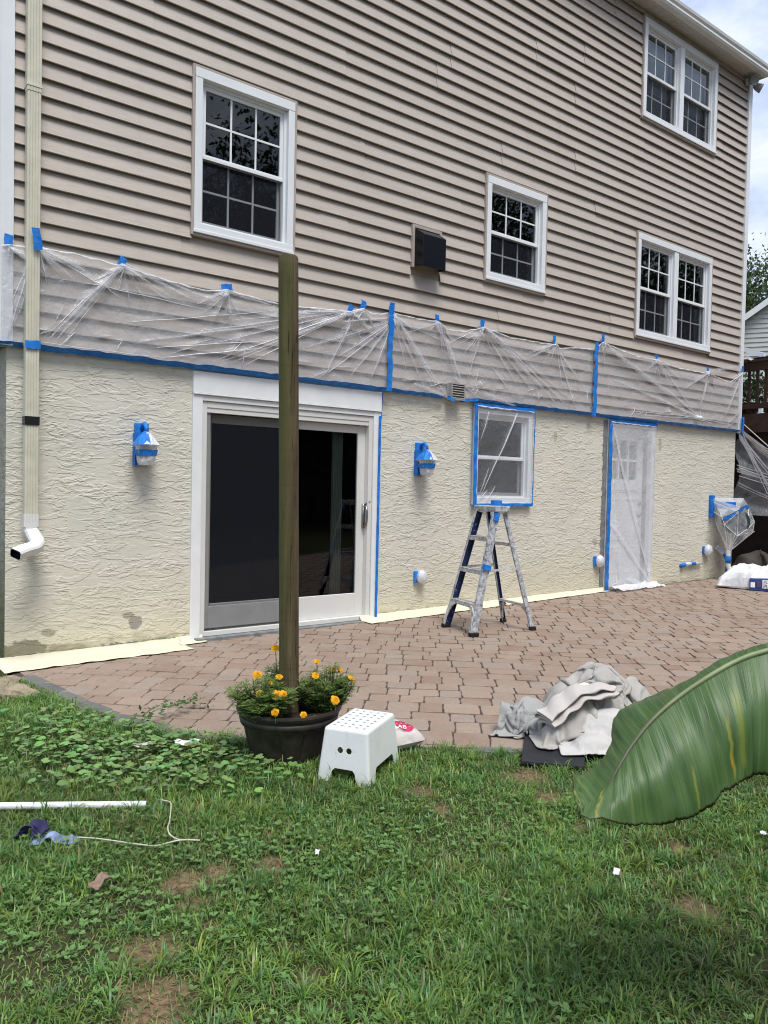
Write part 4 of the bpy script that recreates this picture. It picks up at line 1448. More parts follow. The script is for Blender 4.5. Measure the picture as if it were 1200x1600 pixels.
YF = -.066
sheets = []
s1_ = thing('masking_film', (2.9, -.05, ZT), 'clear masking film taped over the siding left of the wooden post and downspout', 'plastic sheet', 'masking film along the siding')
s2_ = thing('masking_film', (6.1, -.05, ZT), 'middle stretch of masking film on the siding, above the film-covered window', 'plastic sheet', 'masking film along the siding')
s3_ = thing('masking_film', (9.4, -.05, ZT), 'right stretch of masking film on the siding, above the white entry door', 'plastic sheet', 'masking film along the siding')
tabs1 = [(1.36, 2.97, 95, .15), (1.195, 2.945, 85, .075), (1.982, 2.946, 70, .08), (2.841, 2.906, 10, .10), (4.08, 2.925, 60, .085), (4.224, 2.985, 75, .085)]
tabs2 = [(5.139, 2.996, 85, .08), (5.776, 3.04, 85, .085), (6.924, 3.03, 85, .085)]
tabs3 = [(7.814, 3.16, 85, .12), (8.947, 3.075, 80, .06), (10.187, 3.05, 90, .07), (11.13, 3.16, 90, .09)]
film_sheet(s1_, 1.15, 4.53, [(1.15, 2.90), (1.36, 2.93), (1.63, 2.94), (1.98, 2.915), (2.3, 2.87), (2.68, 2.85), (2.84, 2.885), (3.34, 2.85), (4.08, 2.90), (4.22, 2.955), (4.35, 2.92), (4.53, 2.96)], ZT + .01, YF, FOLD1, 21, nx=190, tabs=[t[:2] for t in tabs1])
film_sheet(s2_, 4.555, 7.665, [(4.555, 2.97), (4.847, 2.96), (5.14, 2.97), (5.25, 2.91), (5.55, 2.93), (5.776, 3.0), (5.95, 2.99), (6.2, 2.955), (6.9, 2.965), (7.0, 2.935), (7.3, 2.985), (7.665, 3.01)], ZT + .01, YF, FOLD2, 22, nx=180, tabs=[t[:2] for t in tabs2] + [(4.6, 2.98)])
film_sheet(s3_, 7.69, 11.165, [(7.69, 3.03), (7.81, 3.12), (8.15, 3.065), (8.5, 3.03), (8.95, 3.04), (9.5, 2.99), (10.06, 2.995), (10.19, 3.02), (10.35, 2.985), (10.8, 2.93), (11.165, 3.12)], ZT + .01, YF, FOLD3, 23, nx=180, tabs=[t[:2] for t in tabs3])
for par, tabs in ((s1_, tabs1), (s2_, tabs2), (s3_, tabs3)):
    for k, (tx, tz, an, L) in enumerate(tabs):
        c, s = math.cos(R(an)) * L / 2, math.sin(R(an)) * L / 2
        yy = -.142 if tx == 1.36 else (-.068 if 1.15 < tx < 11.1 and tx != 1.195 else -.072)
        tape_piece(par, (tx - c, tz - s), (tx + c, tz + s), .058, yy - .006, 40 + k, 'tape_tab', .10)
tape_piece(s1_, (1.13, ZT - .004), (1.295, ZT), .030, -.075, 61, 'tape_strip', .12, tuck=.045)
tape_piece(s1_, (1.39, ZT), (4.53, ZT - .004), .036, -.075, 62, 'tape_strip', .14, tuck=.045)
tape_piece(s1_, (1.292, 2.237), (1.394, 2.237), .055, -.134, 63, 'tape_strip', .06)
tape_piece(s2_, (4.555, ZT), (5.28, ZT - .005), .030, -.075, 64, 'tape_strip', .16, tuck=.045)
tape_piece(s2_, (5.26, ZT - .01), (5.36, ZT - .045), .035, -.122, 65, 'tape_strip', .2)
tape_piece(s2_, (5.46, ZT - .03), (5.72, ZT), .032, -.095, 66, 'tape_strip', .2)
tape_piece(s2_, (5.70, ZT), (7.66, ZT), .034, -.075, 67, 'tape_strip', .14, tuck=.045)
tape_piece(s2_, (4.545, ZT - .02), (4.555, 3.06), .060, -.088, 68, 'tape_strip', .24)
tape_piece(s3_, (7.675, ZT - .03), (7.685, 3.10), .066, -.088, 69, 'tape_strip', .24)
tape_piece(s3_, (7.70, ZT), (11.15, ZT + .01), .034, -.075, 70, 'tape_strip', .12, tuck=.045)
tape_piece(s3_, (11.185, 2.21), (11.185, 2.45), .045, -.066, 71, 'tape_strip', .1)
# capped pipe poking the film out
b = MB(); b.lathe((0, 0, 0), [(.030, 0), (.030, .10), (.022, .12), (0, .122)], 16)
b.xform(Matrix.Translation((9.965, -.02, 2.37)) @ Matrix.Rotation(R(100), 4, 'X'))
cp = b.build('capped_pipe', 'white_vinyl', None, smooth=True, loc=(9.965, -.02, 2.37), label='white capped pipe poking out through the right stretch of film', cat='pipe')

# film over the plain window
lw = thing('window_film', (6.2, 0, 1.1), 'masking film over the plain ground-floor window, edged with blue tape', 'plastic sheet')
film_sheet(lw, 5.75, 6.645, [(5.75, 2.18), (6.645, 2.18)], 1.135, -.045, FOLDW, 31, nx=60, nz=50, mats=('film_window', 'film_fold'), extra=0, width=.007)
tape_piece(lw, (5.745, 1.10), (5.738, 2.205), .055, -.052, 80, 'tape_strip', .08)
tape_piece(lw, (5.72, 2.185), (6.67, 2.195), .045, -.054, 81, 'tape_strip', .10)
tape_piece(lw, (5.72, 1.125), (6.66, 1.135), .034, -.051, 82, 'tape_strip', .12)
tape_piece(lw, (6.650, 1.14), (6.658, 2.17), .016, -.051, 83, 'tape_strip', .2)
# film over the entry door
df = thing('door_film', (8.55, 0, .07), 'milky masking film over the white entry door, blue tape down its left side', 'plastic sheet')
film_sheet(df, 8.075, 9.055, [(8.075, 2.175), (9.055, 2.175)], .085, -.030, FOLDD, 32, nx=60, nz=80, mats=('film_dense', 'film_fold'), extra=0, width=.007)
tape_piece(df, (8.085, .06), (8.08, 2.20), .062, -.038, 84, 'tape_strip', .10)
tape_piece(df, (8.05, 2.18), (9.07, 2.195), .05, -.040, 85, 'tape_strip', .12)
# crumpled excess at its foot
rg = np.random.default_rng(4)
xs = np.linspace(8.12, 9.1, 46); ts = np.linspace(0, 1, 12)
X, T = np.meshgrid(xs, ts, indexing='ij')
P = np.stack([X + .02 * fnoise(X * 9, T * 9, 51), -.045 - .17 * T + .02 * fnoise(X * 8, T * 6, 52), .078 + .035 * np.abs(fnoise(X * 12, T * 7, 53)) + .035 * (1 - T)], -1)
b = MB(); b.grid(P); b.build('film_hem', 'film_fold', df, smooth=True)
# the long tape down the patio door's right casing
tp = thing('casing_tape', (4.49, 0, 0), 'long blue tape strip down the right casing of the patio door', 'tape')
tape_piece(tp, (4.482, .01), (4.487, 1.98), .030, -.027, 90, 'tape_strip', .05)
tape_piece(tp, (4.512, 1.96), (4.520, 2.20), .022, -.006, 91, 'tape_strip', .06)
MB().quad((4.505, -.004, .0), (4.545, -.004, .0), (4.53, -.004, 1.97), (4.512, -.004, 1.97)).build('film_edge', 'film_dense', tp)

# masking paper along the foot of the wall
def paper_strip(x0, x1, w0, w1, seed, label, n=60, zoff=.0):
    xs = np.linspace(x0, x1, n); ts = np.linspace(0, 1, 7)
    X, T = np.meshgrid(xs, ts, indexing='ij')
    W_ = w0 + (w1 - w0) * (X - x0) / (x1 - x0)
    W_ = W_ * (1 + .05 * fnoise(X, X * 0, seed, 3, 14))
    Y = -.004 - W_ * T
    Z = patio_z(X) + .006 + .012 * (1 - T) ** 6 + .005 * np.abs(fnoise(X * 3, T, seed + 1, 3, 6)) + zoff
    Z = Z + (T < .01) * .03
    b = MB(); b.grid(np.stack([X, Y, Z], -1))
    o = b.build('masking_paper', 'paper_cream', None, smooth=True, loc=((x0 + x1) / 2, -.05, 0), label=label, cat='paper strip', group='masking paper along the wall')
    sm = o.modifiers.new('s', 'SOLIDIFY'); sm.thickness = .0012
    return o
paper_strip(1.14, 2.50, .30, .30, 3, 'wide strip of cream masking paper along the wall left of the patio door')
paper_strip(2.47, 2.70, .13, .11, 4, 'short cream paper offcut at the foot of the left door casing', n=14, zoff=.004)
paper_strip(4.30, 8.10, .20, .075, 5, 'long cream masking paper strip between the patio door and the entry door', n=120)
paper_strip(8.98, 9.22, .14, .10, 6, 'short cream paper offcut at the right foot of the entry door', n=14)

# wrapped wall lanterns
def lantern(cx, label):
    t = thing('wrapped_lantern', (cx, 0, 1.42), label, 'wall lamp', 'wall lanterns wrapped for painting')
    zc = 1.42
    b = MB(); b.box(cx - .055, cx + .055, -.03, 0, zc + .0, zc + .33); b.build('back_plate', 'tape', t, bevel=.006)
    b = MB(); b.tube([(cx, -.02, zc + .27), (cx, -.05, zc + .315), (cx, -.09, zc + .32), (cx, -.12, zc + .29), (cx, -.125, zc + .25)], .016, 10); b.build('arm', 'tape', t, smooth=True)
    def shell(r0, prof, n, seed, jit):
        r = random.Random(seed); rows = []
        for (hw, z) in prof:
            ring = []
            for i in range(n):
                a = 2 * PI * i / n
                ca, sa = math.cos(a), math.sin(a)
                k = 1 / max(abs(ca), abs(sa)) ** .75
                j = 1 + r.uniform(-jit, jit)
                ring.append((cx + hw * ca * k * j, -.125 + hw * sa * k * j, zc + z + r.uniform(-.004, .004)))
            rows.append(ring + [ring[0]])
        return rows
    b = MB(); b.grid(shell(0, [(.0, -.0), (.050, .002), (.058, .03), (.066, .09), (.074, .145), (.095, .155), (.062, .205), (.030, .245), (.008, .262)], 20, int(cx * 10), .07))
    b.build('wrapping', 'wrap', t, smooth=False)
    b = MB(); b.grid(shell(0, [(.046, .004), (.052, .03), (.060, .09), (.066, .14), (.04, .2), (.01, .25)], 12, 3, .0)); b.build('lamp_body', 'vent_grey', t)
    b = MB(); b.grid(shell(0, [(.068, .070), (.072, .095), (.0755, .118)], 20, 5, .03)); b.build('tape_band', 'tape', t)
    b = MB(); b.grid([r_[7:16] for r_ in shell(0, [(.099, .152), (.066, .207), (.034, .246), (.012, .264)], 20, 6, .03)]); b.build('tape_band', 'tape', t)
    b = MB(); b.grid([[(cx - .060 - .003, y, z) for y in (-.001, -.03, -.06)] for z in np.linspace(zc, zc + .25, 8)]); b.build('tape_band', 'tape', t)
    return t
lantern(2.165, 'wall lantern wrapped in film and blue tape left of the patio door')
lantern(5.005, 'wall lantern wrapped in film and blue tape right of the patio door')

# wrapped outlets and taps
def wrapped_fitting(name, x, z, r, label, cat, rod=False):
    t = thing(name, (x, 0, z), label, cat, 'wrapped fittings low on the wall')
    MB().box(x - .055, x - .008, -.03, 0, z - .06, z + .06).build('tape_patch', 'tape', t, bevel=.008)
    g = np.linspace(0, PI, 9); a = np.linspace(0, 2 * PI, 17)
    G_, A = np.meshgrid(g, a, indexing='ij')
    rr_ = r * (1 + .09 * fnoise(G_ * 3, A * 2, int(x * 7), 3, 2))
    P = np.stack([x + .02 + rr_ * np.sin(G_) * np.cos(A), -.05 + rr_ * .8 * np.sin(G_) * np.sin(A), z + rr_ * 1.15 * np.cos(G_)], -1)
    b = MB(); b.grid(P); b.build('wrapping', 'wrap', t, smooth=True)
    b = MB(); b.box(x - .02, x + .05, -.06, 0, z - .045, z + .045); b.build('cover', 'white_vinyl', t, bevel=.006)
    return t
wrapped_fitting('wrapped_outlet', 5.02, .40, .06, 'round wrapped outlet right of the patio door, left of the stepladder', 'outlet')
wrapped_fitting('wrapped_outlet', 7.90, .445, .065, 'wrapped outlet beside the blue tape of the entry door', 'outlet')
wrapped_fitting('wrapped_outlet', 10.38, .50, .075, 'wrapped outlet right of the entry door, below the bagged wall fixture', 'outlet')
wt = thing('wrapped_pipe', (10.0, 0, .32), 'short horizontal pipe wrapped in film low on the wall right of the entry door', 'pipe')
b = MB(); b.tube([(9.80, -.03, .322), (10.0, -.035, .325), (10.27, -.03, .322)], .022, 10); b.build('wrapping', 'wrap', wt, smooth=True)
b = MB(); b.tube([(9.78, -.0, .30), (9.78, -.035, .31), (9.83, -.035, .325)], .028, 8); b.build('tape_band', 'tape', wt, smooth=True)
b = MB(); b.tube([(9.98, -.035, .325), (10.09, -.034, .325)], .0245, 10); b.build('tape_band', 'tape', wt, smooth=True)

# bagged meter with its conduit
mt = thing('bagged_hose_reel', (10.7, -.2, 0), 'wall fixture bagged in clear film with blue tape at the right house corner', 'hose reel')
b = MB(); b.box(10.46, 10.53, -.06, 0, .98, 1.29); b.build('bracket', 'tape', mt, bevel=.006)
b = MB(); b.bar((10.50, -.03, 1.16), (10.80, -.24, 1.10), .05, .07); b.build('arm', 'vent_grey', mt)
b = MB(); b.lathe((0, 0, 0), [(0, -.09), (.17, -.09), (.18, -.07), (.10, -.06), (.10, .06), (.18, .07), (.17, .09), (0, .09)], 24)
b.xform(Matrix.Translation((10.74, -.26, .92)) @ Matrix.Rotation(R(-52), 4, 'Z') @ Matrix.Rotation(R(90), 4, 'X')); b.build('reel', 'reel_green', mt, smooth=False)
b = MB(); b.lathe((0, 0, 0), [(.10, -.055), (.155, -.05), (.165, 0), (.155, .05), (.10, .055)], 24)
b.xform(Matrix.Translation((10.74, -.26, .92)) @ Matrix.Rotation(R(-52), 4, 'Z') @ Matrix.Rotation(R(90), 4, 'X')); b.build('coiled_hose', 'rubber', mt, smooth=True)
BP = {'B': (10.848, -.3, 1.252), 'C': (10.924, -.34, 1.134), 'D': (11.12, -.34, .919), 'E': (11.08, -.34, .779), 'N': (10.584, -.25, .491), 'L': (10.40, -.28, .88), 'T': (10.40, -.24, .985), 'F': (10.46, -.44, 1.06), 'G': (10.50, -.42, .725), 'H': (10.82, -.42, .843), 'K': (11.05, -.06, 1.10), 'K2': (11.06, -.05, .86), 'K3': (10.60, -.03, .906), 'K4': (10.62, -.03, 1.15)}
bm = bmesh.new()
for p in BP.values(): bm.verts.new(p)
bmesh.ops.convex_hull(bm, input=bm.verts)
bmesh.ops.delete(bm, geom=[v for v in bm.verts if not v.link_faces], context='VERTS')
hull_edges = [(e.verts[0].co.copy(), e.verts[1].co.copy()) for e in bm.edges]
bmesh.ops.subdivide_edges(bm, edges=bm.edges, cuts=4, use_grid_fill=True)
rb = random.Random(8)
for v in bm.verts: v.co += Vector((rb.uniform(-1, 1), rb.uniform(-1, 1), rb.uniform(-1, 1))) * .010
b = MB(); bm.verts.index_update()
b.add([tuple(v.co) for v in bm.verts], [tuple(v.index for v in f.verts) for f in bm.faces]); bm.free()
for p, q in hull_edges:
    if rb.random() < .75: b.bar(p, q, .007, .007, mi=1)
for k in range(9):
    q = Vector((10.45 + .07 * k, -.30 - .1 * math.sin(k), .80 + .05 * math.sin(k * 2)))
    b.bar(Vector(BP['N']) + Vector((rb.uniform(-.02, .02), -.01, 0)), q, .005, .005, mi=1)
b.add([(10.49, -.03, 1.25), (10.51, -.03, 1.06), BP['T'], BP['F'], BP['B'], BP['K4']], [(0, 1, 2, 3), (0, 3, 4), (0, 4, 5)])
for p, q in (((10.49, -.035, 1.25), BP['B']), ((10.51, -.035, 1.06), BP['T']), ((10.49, -.035, 1.20), BP['F'])): b.bar(p, q, .010, .012, mi=1)
b.build('film_bag', ['film_bagged', 'film_fold'], mt)
def wrap_band(pts, w, nm='tape_band'):
    rows = []
    for k, p in enumerate(pts):
        rows.append([tuple(Vector(p) + Vector((rb.uniform(-.006, .006), -.012 + rb.uniform(-.004, .004), t * w))) for t in (-.5, -.15, .2, .5)])
    b = MB(); b.grid(rows); return b.build(nm, 'tape', mt)
wrap_band([(10.395, -.25, .955), (10.43, -.35, 1.01), (10.47, -.44, 1.075), (10.62, -.40, 1.11), (10.78, -.36, 1.13), (10.92, -.34, 1.13)], .055)
wrap_band([(10.50, -.03, 1.16), (10.53, -.12, 1.15), (10.56, -.24, 1.15), (10.60, -.32, 1.15)], .10)
b = MB(); b.tube([(10.584, -.25, .52), (10.586, -.25, .42), (10.586, -.25, .30), (10.60, -.29, .20), (10.56, -.40, .115), (10.45, -.52, .10)], [.028, .034, .034, .033, .031, .03], 12); b.build('conduit', 'pvc', mt, smooth=True)
b = MB(); b.tube([(10.586, -.25, .43), (10.586, -.25, .33)], .038, 12); b.build('tape_band', 'tape', mt, smooth=True)
b = MB(); b.tube([(10.66, -.05, .52), (10.72, -.10, .46), (10.80, -.12, .35), (10.80, -.12, .15)], .022, 8); b.build('wrapped_hose', 'tape', mt, smooth=True)
b = MB(); b.tube([(10.64, -.05, .54), (10.68, -.07, .50), (10.72, -.10, .455)], .038, 9); b.build('wrapping', 'wrap', mt)

# ------------------------------------------------------------------ step ladder
lad = thing('stepladder', (5.05, -1.0, .02), 'paint-spattered four-foot stepladder standing on the pavers under the plain window', 'ladder')
F1, F2 = Vector((4.785, -.707, .017)), Vector((4.681, -1.176, .015))
B1, B2 = Vector((5.418, -.819, .025)), Vector((5.332, -1.267, .024))
wdir = (F2 - F1).normalized()
ctop = Vector((5.055, -.985, 1.09))
T1, T2 = ctop - wdir * .155 - Vector((.045, -.008, 0)), ctop + wdir * .155 - Vector((.045, -.008, 0))
U1, U2 = ctop - wdir * .15 + Vector((.05, -.01, 0)), ctop + wdir * .15 + Vector((.05, -.01, 0))
def channel(p0, p1, web_side, depth, fl, t=.004):
    """C-section rail: web facing outwards along web_side, flanges inwards."""
    b = MB()
    d = (p1 - p0).normalized()
    s = (web_side - d * web_side.dot(d)).normalized()
    e = d.cross(s).normalized()
    prof = [(0, -depth / 2), (0, depth / 2), (-fl, depth / 2), (-fl, depth / 2 - t), (-t, depth / 2 - t), (-t, -depth / 2 + t), (-fl, -depth / 2 + t), (-fl, -depth / 2)]
    for p in (p0, p1):
        b.v += [tuple(p + s * a + e * c) for a, c in prof]
    n = len(prof)
    for i in range(n):
        j = (i + 1) % n
        b.f.append((i, j, n + j, n + i)); b.mi.append(1 if 3 <= i <= 5 else 0)
    b.f.append(tuple(range(n))); b.mi.append(0)
    b.f.append(tuple(range(2 * n - 1, n - 1, -1))); b.mi.append(0)
    return b
lift = Vector((0, 0, .035))
RAIL = []
for nm, p, q, s in (('front_rail', F1, T1, -wdir), ('front_rail', F2, T2, wdir)):
    RAIL.append(channel(p + lift * .6, q, s, .068, .028).build(nm, ['ladder_out', 'ladder_in'], lad))
for nm, p, q, s in (('rear_rail', B1, U1, -wdir), ('rear_rail', B2, U2, wdir)):
    RAIL.append(channel(p + lift * .6, q, s, .040, .022).build(nm, ['ladder_out', 'ladder_in'], lad))
fdir = Vector((wdir.y, -wdir.x, 0)); fdir = fdir if fdir.x < 0 else -fdir
for k, z in enumerate((.285, .575, .865)):
    t = (z - F1.z) / (T1.z - F1.z)
    a, c = F1.lerp(T1, t) + wdir * .012, F2.lerp(T2, t) - wdir * .012
    b = MB()
    b.bar(a, c, .085, .006, side=(0, 0, 1)); b.bar(a + fdir * .040 - Vector((0, 0, .016)), c + fdir * .040 - Vector((0, 0, .016)), .005, .036, side=(0, 0, 1)); b.bar(a - fdir * .040 - Vector((0, 0, .012)), c - fdir * .040 - Vector((0, 0, .012)), .005, .028, side=(0, 0, 1))
    for g in range(4): b.bar(a + fdir * (-.03 + g * .02) + Vector((0, 0, .004)), c + fdir * (-.03 + g * .02) + Vector((0, 0, .004)), .006, .004, side=(0, 0, 1))
    b.build('step', 'ladder_alu', lad)
def gusset(foot, inner_dir, z0, rail_top, th=.007, reach=.11, off=Vector((0, 0, 0))):
    """Curved knee brace from a rail down low to the tread above it."""
    b = MB(); rows = []
    for k in range(9):
        t = k / 8
        ang = t * PI / 2
        zc = foot.z + .05 + (z0 - .03 - foot.z - .05) * math.sin(ang)
        tt = (zc - foot.z) / (rail_top.z - foot.z)
        base = foot.lerp(rail_top, tt) + off
        into = .012 + reach * (1 - math.cos(ang))
        p = base + inner_dir * into; q = base + inner_dir * max(0.0, into - .035)
        q = Vector((q.x, q.y, min(z0, zc + .02)))
        rows.append([p - fdir * th, p + fdir * th, q + fdir * th, q - fdir * th, p - fdir * th])
    b.grid(rows); return b
for foot, top, s in ((F1, T1, wdir), (F2, T2, -wdir)):
    gusset(foot, s, .285, top, off=fdir * .036).build('knee_brace', 'ladder_alu', lad)
for foot, top, s in ((B1, U1, wdir), (B2, U2, -wdir)):
    gusset(foot, s, .245, top, reach=.09).build('knee_brace', 'ladder_alu', lad)
for z, h in ((.25, .022), (.80, .03)):
    t = (z - B1.z) / (U1.z - B1.z)
    b = MB(); b.bar(B1.lerp(U1, t), B2.lerp(U2, t), .030, h, side=(0, 0, 1)); b.build('rear_brace', 'ladder_alu', lad)
for p, q, u, v in ((F1, T1, B1, U1), (F2, T2, B2, U2)):
    t = .52
    b = MB(); b.bar(p.lerp(q, t), u.lerp(v, t + .01), .004, .020, side=(0, 0, 1)); b.build('spreader', 'ladder_alu', lad)
b = MB()
b.bar(ctop - wdir * .185 + Vector((0, 0, .03)), ctop + wdir * .185 + Vector((0, 0, .03)), .155, .055, side=(0, 0, 1))
b.build('top_cap', 'ladder_out', lad, bevel=.010)
for (p, w), rl_ in zip(((F1, .085), (F2, .085), (B1, .055), (B2, .055)), RAIL):
    b = MB(); b.bar(p + Vector((0, 0, -.002)), p + Vector((0, 0, .036)), .045, w, side=tuple(fdir)); b.build('foot', 'rubber', rl_, bevel=.006)
b = MB(); b.bar(F2.lerp(T2, .53) + wdir * .003, F2.lerp(T2, .57) + wdir * .003, .034, .074, side=tuple(fdir)); b.build('tape_patch', 'tape', RAIL[1])
b = MB(); b.bar(F2.lerp(T2, .93) + wdir * .004, F2.lerp(T2, 1.0) + wdir * .004, .03, .05, side=tuple(fdir)); b.build('tape_patch', 'tape', RAIL[1])
tr_ = MB(); tr_.lathe((5.10, -1.00, 1.148), [(.036, 0), (.050, 0), (.050, .048), (.036, .048), (.036, 0)], 24)
tr_.build('tape_roll', 'tape', None, loc=(5.10, -1.0, 1.148), smooth=False, label='roll of blue tape on top of the stepladder', cat='tape')

# ------------------------------------------------------------------ post in a planter with marigolds
PC = Vector((1.915, -2.745, 0))
zl = float(lawn_z(PC.x, PC.y))
pl = thing('planter', (PC.x, PC.y, zl), 'black half-barrel planter holding the wooden post and marigolds', 'planter')
n = 44
rings = []
prof = [(.175, -.01), (.182, .0), (.196, .055), (.205, .090), (.221, .160), (.232, .161), (.240, .215), (.249, .216), (.254, .228), (.252, .238), (.240, .240), (.232, .236), (.226, .205)]
rows = []
for i in range(n * 2 + 1):
    a_ = PI * i / n
    gro = (i % 7 == 0)
    rows.append([(PC.x + (r_ - (.007 if gro and .01 < z_ < .16 else 0)) * math.cos(a_), PC.y + (r_ - (.007 if gro and .01 < z_ < .16 else 0)) * math.sin(a_), zl + z_) for r_, z_ in prof])
b = MB(); b.grid(rows); b.build('barrel', 'planter_black', pl, smooth=False)
for z0_, r0_, z1_, r1_ in ((.166, .231, .200, .2375),):
    b = MB(); b.lathe((PC.x, PC.y, zl), [(r0_, z0_), (r0_ + .004, z0_), (r1_ + .004, z1_), (r1_, z1_)], 60); b.build('hoop', 'planter_black', pl, smooth=True)
a_, r_ = np.meshgrid(np.linspace(0, 2 * PI, 41), np.linspace(0, .236, 12), indexing='ij')
sx, sy = PC.x + r_ * np.cos(a_), PC.y + r_ * np.sin(a_)
b = MB(); b.grid(np.stack([sx, sy, zl + .195 + .014 * fnoise(sx, sy, 31, 4, 30)], -1)); b.build('potting_soil', 'soil', pl, smooth=True)

ps = MB()
hp = 2.375
rowz = np.concatenate([np.linspace(zl + .03, hp - .012, 30), [hp]])
rows = []
for k in range(33):
    an = 2 * PI * k / 32
    row = []
    for z_ in rowz:
        t = (z_ - zl) / (hp - zl)
        rad = .0475 * (1 + .015 * math.sin(an * 3 + z_ * 2) + .008 * math.sin(an * 7)) - (.004 if z_ >= hp else 0)
        row.append((PC.x + .004 - .036 * t + rad * math.cos(an), PC.y + .028 * t + rad * math.sin(an), z_))
    rows.append(row)
ps.grid(rows)
top = [r_[-1] for r_ in rows[:-1]]
ps.add(top, [tuple(range(len(top)))])
ps.build('wooden_post', 'post', None, smooth=False, loc=(PC.x, PC.y, zl), label='tall round weathered wooden post standing in the planter', cat='post')
_wp = bpy.data.objects['wooden_post'].data
_wp.polygons.foreach_set('use_smooth', [len(p.vertices) == 4 for p in _wp.polygons])

def leaf_quads(C, D, U_, L, Wd, col, fold=.0):
    """Kite-shaped leaves: centres C, directions D, face-up U_, length L, width Wd."""
    S = np.cross(D, U_); S /= np.linalg.norm(S, axis=1, keepdims=True) + 1e-9
    L = L[:, None]; Wd = Wd[:, None]
    a = C; b_ = C + D * L * .5 + S * Wd * .5; c_ = C + D * L; d_ = C + D * L * .5 - S * Wd * .5
    n = len(C)
    V = np.stack([a, b_, c_, d_], 1).reshape(-1, 3)
    F = np.arange(n * 4).reshape(n, 4)
    return V, F, np.repeat(col, 4, 0)

def unit(v): return v / (np.linalg.norm(v, axis=1, keepdims=True) + 1e-9)

def flower(mb, c, r, nrm, seed):
    rr_ = random.Random(seed)
    nrm = Vector(nrm).normalized()
    a = nrm.orthogonal().normalized(); d = nrm.cross(a)
    for ring, (cnt, rad, lift_, tilt) in enumerate(((12, 1.0, 0, .05), (11, .82, .07, .28), (9, .58, .13, .55), (6, .33, .17, .95))):
        for k in range(cnt):
            t = 2 * PI * (k + .5 * ring + rr_.uniform(-.25, .25)) / cnt
            out = a * math.cos(t) + d * math.sin(t); side = nrm.cross(out)
            L = r * rad * rr_.uniform(.85, 1.1); w = r * .42
            p0 = c + nrm * r * lift_; p2 = p0 + out * L * math.cos(tilt) + nrm * L * math.sin(tilt) * .7
            pm = p0 + out * L * .62 * math.cos(tilt) + nrm * (L * .7 * math.sin(tilt) + r * .1)
            mb.add([p0, pm + side * w, p2 + side * w * .55 - nrm * r * .07, p2 - side * w * .55 - nrm * r * .05, pm - side * w], [(0, 1, 2, 3, 4)], 0)
    mb.tube([c - nrm * r * .7, c + nrm * r * .1], [r * .2, r * .42], 7, mi=1)
m = Mat('marigold_petal', (.75, .30, .01), .6, .2)
pc = m.ramp(m.noise(90, 3, .6), [(.3, (.74, .28, .008)), (.55, (.82, .44, .014)), (.75, (.85, .56, .04))])
m.color(pc); m.leafy(pc, .25); M['marigold'] = m.m

def marigold(label, c, spread, h, nst, flowers, seed):
    g = np.random.default_rng(seed)
    base = Vector((c[0], c[1], zl + .19))
    t = thing('marigold', base, label, 'flower', 'marigolds in the planter')
    Cs, Ds, Us, Ls, Ws, Cc = [], [], [], [], [], []
    st = MB()
    for s in range(nst):
        an = g.uniform(0, 2 * PI); rad = spread * math.sqrt(g.uniform(0, 1))
        tip = np.array([base.x + rad * math.cos(an), base.y + rad * math.sin(an), base.z + h * g.uniform(.55, 1.0) * (1 - .35 * (rad / spread) ** 2)])
        root = np.array([base.x + rad * .3 * math.cos(an), base.y + rad * .3 * math.sin(an), base.z - .01])
        mid = root * .5 + tip * .5 + np.array([0, 0, .02])
        st.tube([root, mid, tip], [.0025, .002, .0012], 5, cap=False)
        nl = 26
        for k in range(nl):
            u = g.uniform(.15, 1.0)
            p = (1 - u) ** 2 * root + 2 * u * (1 - u) * mid + u * u * tip
            a2 = g.uniform(0, 2 * PI); el = g.uniform(-.2, .75)
            d = np.array([math.cos(a2) * math.cos(el), math.sin(a2) * math.cos(el), math.sin(el)])
            shade = g.uniform(.75, 1.25)
            # a feathery leaf: a rachis with paired thin leaflets
            Lr = g.uniform(.025, .045)
            side = np.cross(d, [0, 0, 1]); side /= np.linalg.norm(side) + 1e-9
            for q in range(5):
                pp = p + d * Lr * (q + 1) / 5
                for sg in (-1, 1):
                    dd = d * .55 + side * sg * .8; dd /= np.linalg.norm(dd)
                    Cs.append(pp); Ds.append(dd); Us.append(np.array([g.uniform(-.4, .4), g.uniform(-.4, .4), 1.0])); Ls.append(g.uniform(.012, .022)); Ws.append(g.uniform(.0034, .0058))
                    Cc.append(np.array([.145, .230, .062]) * shade * np.array([g.uniform(.8, 1.3), 1, g.uniform(.7, 1.3)]))
    V, F, K = leaf_quads(np.array(Cs), np.array(Ds), unit(np.array(Us)), np.array(Ls), np.array(Ws), np.array(Cc))
    raw_mesh('foliage', V, F, 'leafage', t, K, loop_n=4)
    for k, (fx, fy, fz, fr, tilt) in enumerate(flowers):
        c_ = Vector((fx, fy, fz))
        st.tube([(base.x + (fx - base.x) * .5, base.y + (fy - base.y) * .5, base.z + .02), (fx + .004, fy, fz - .05), (fx, fy, fz - .005)], [.0025, .0022, .002], 5, cap=False)
        mb = MB(); flower(mb, c_, fr * .84, tilt, seed * 10 + k); mb.build('blossom', ['marigold', 'stem_green'], t)
    st.build('stems', 'stem_green', t)
    return t
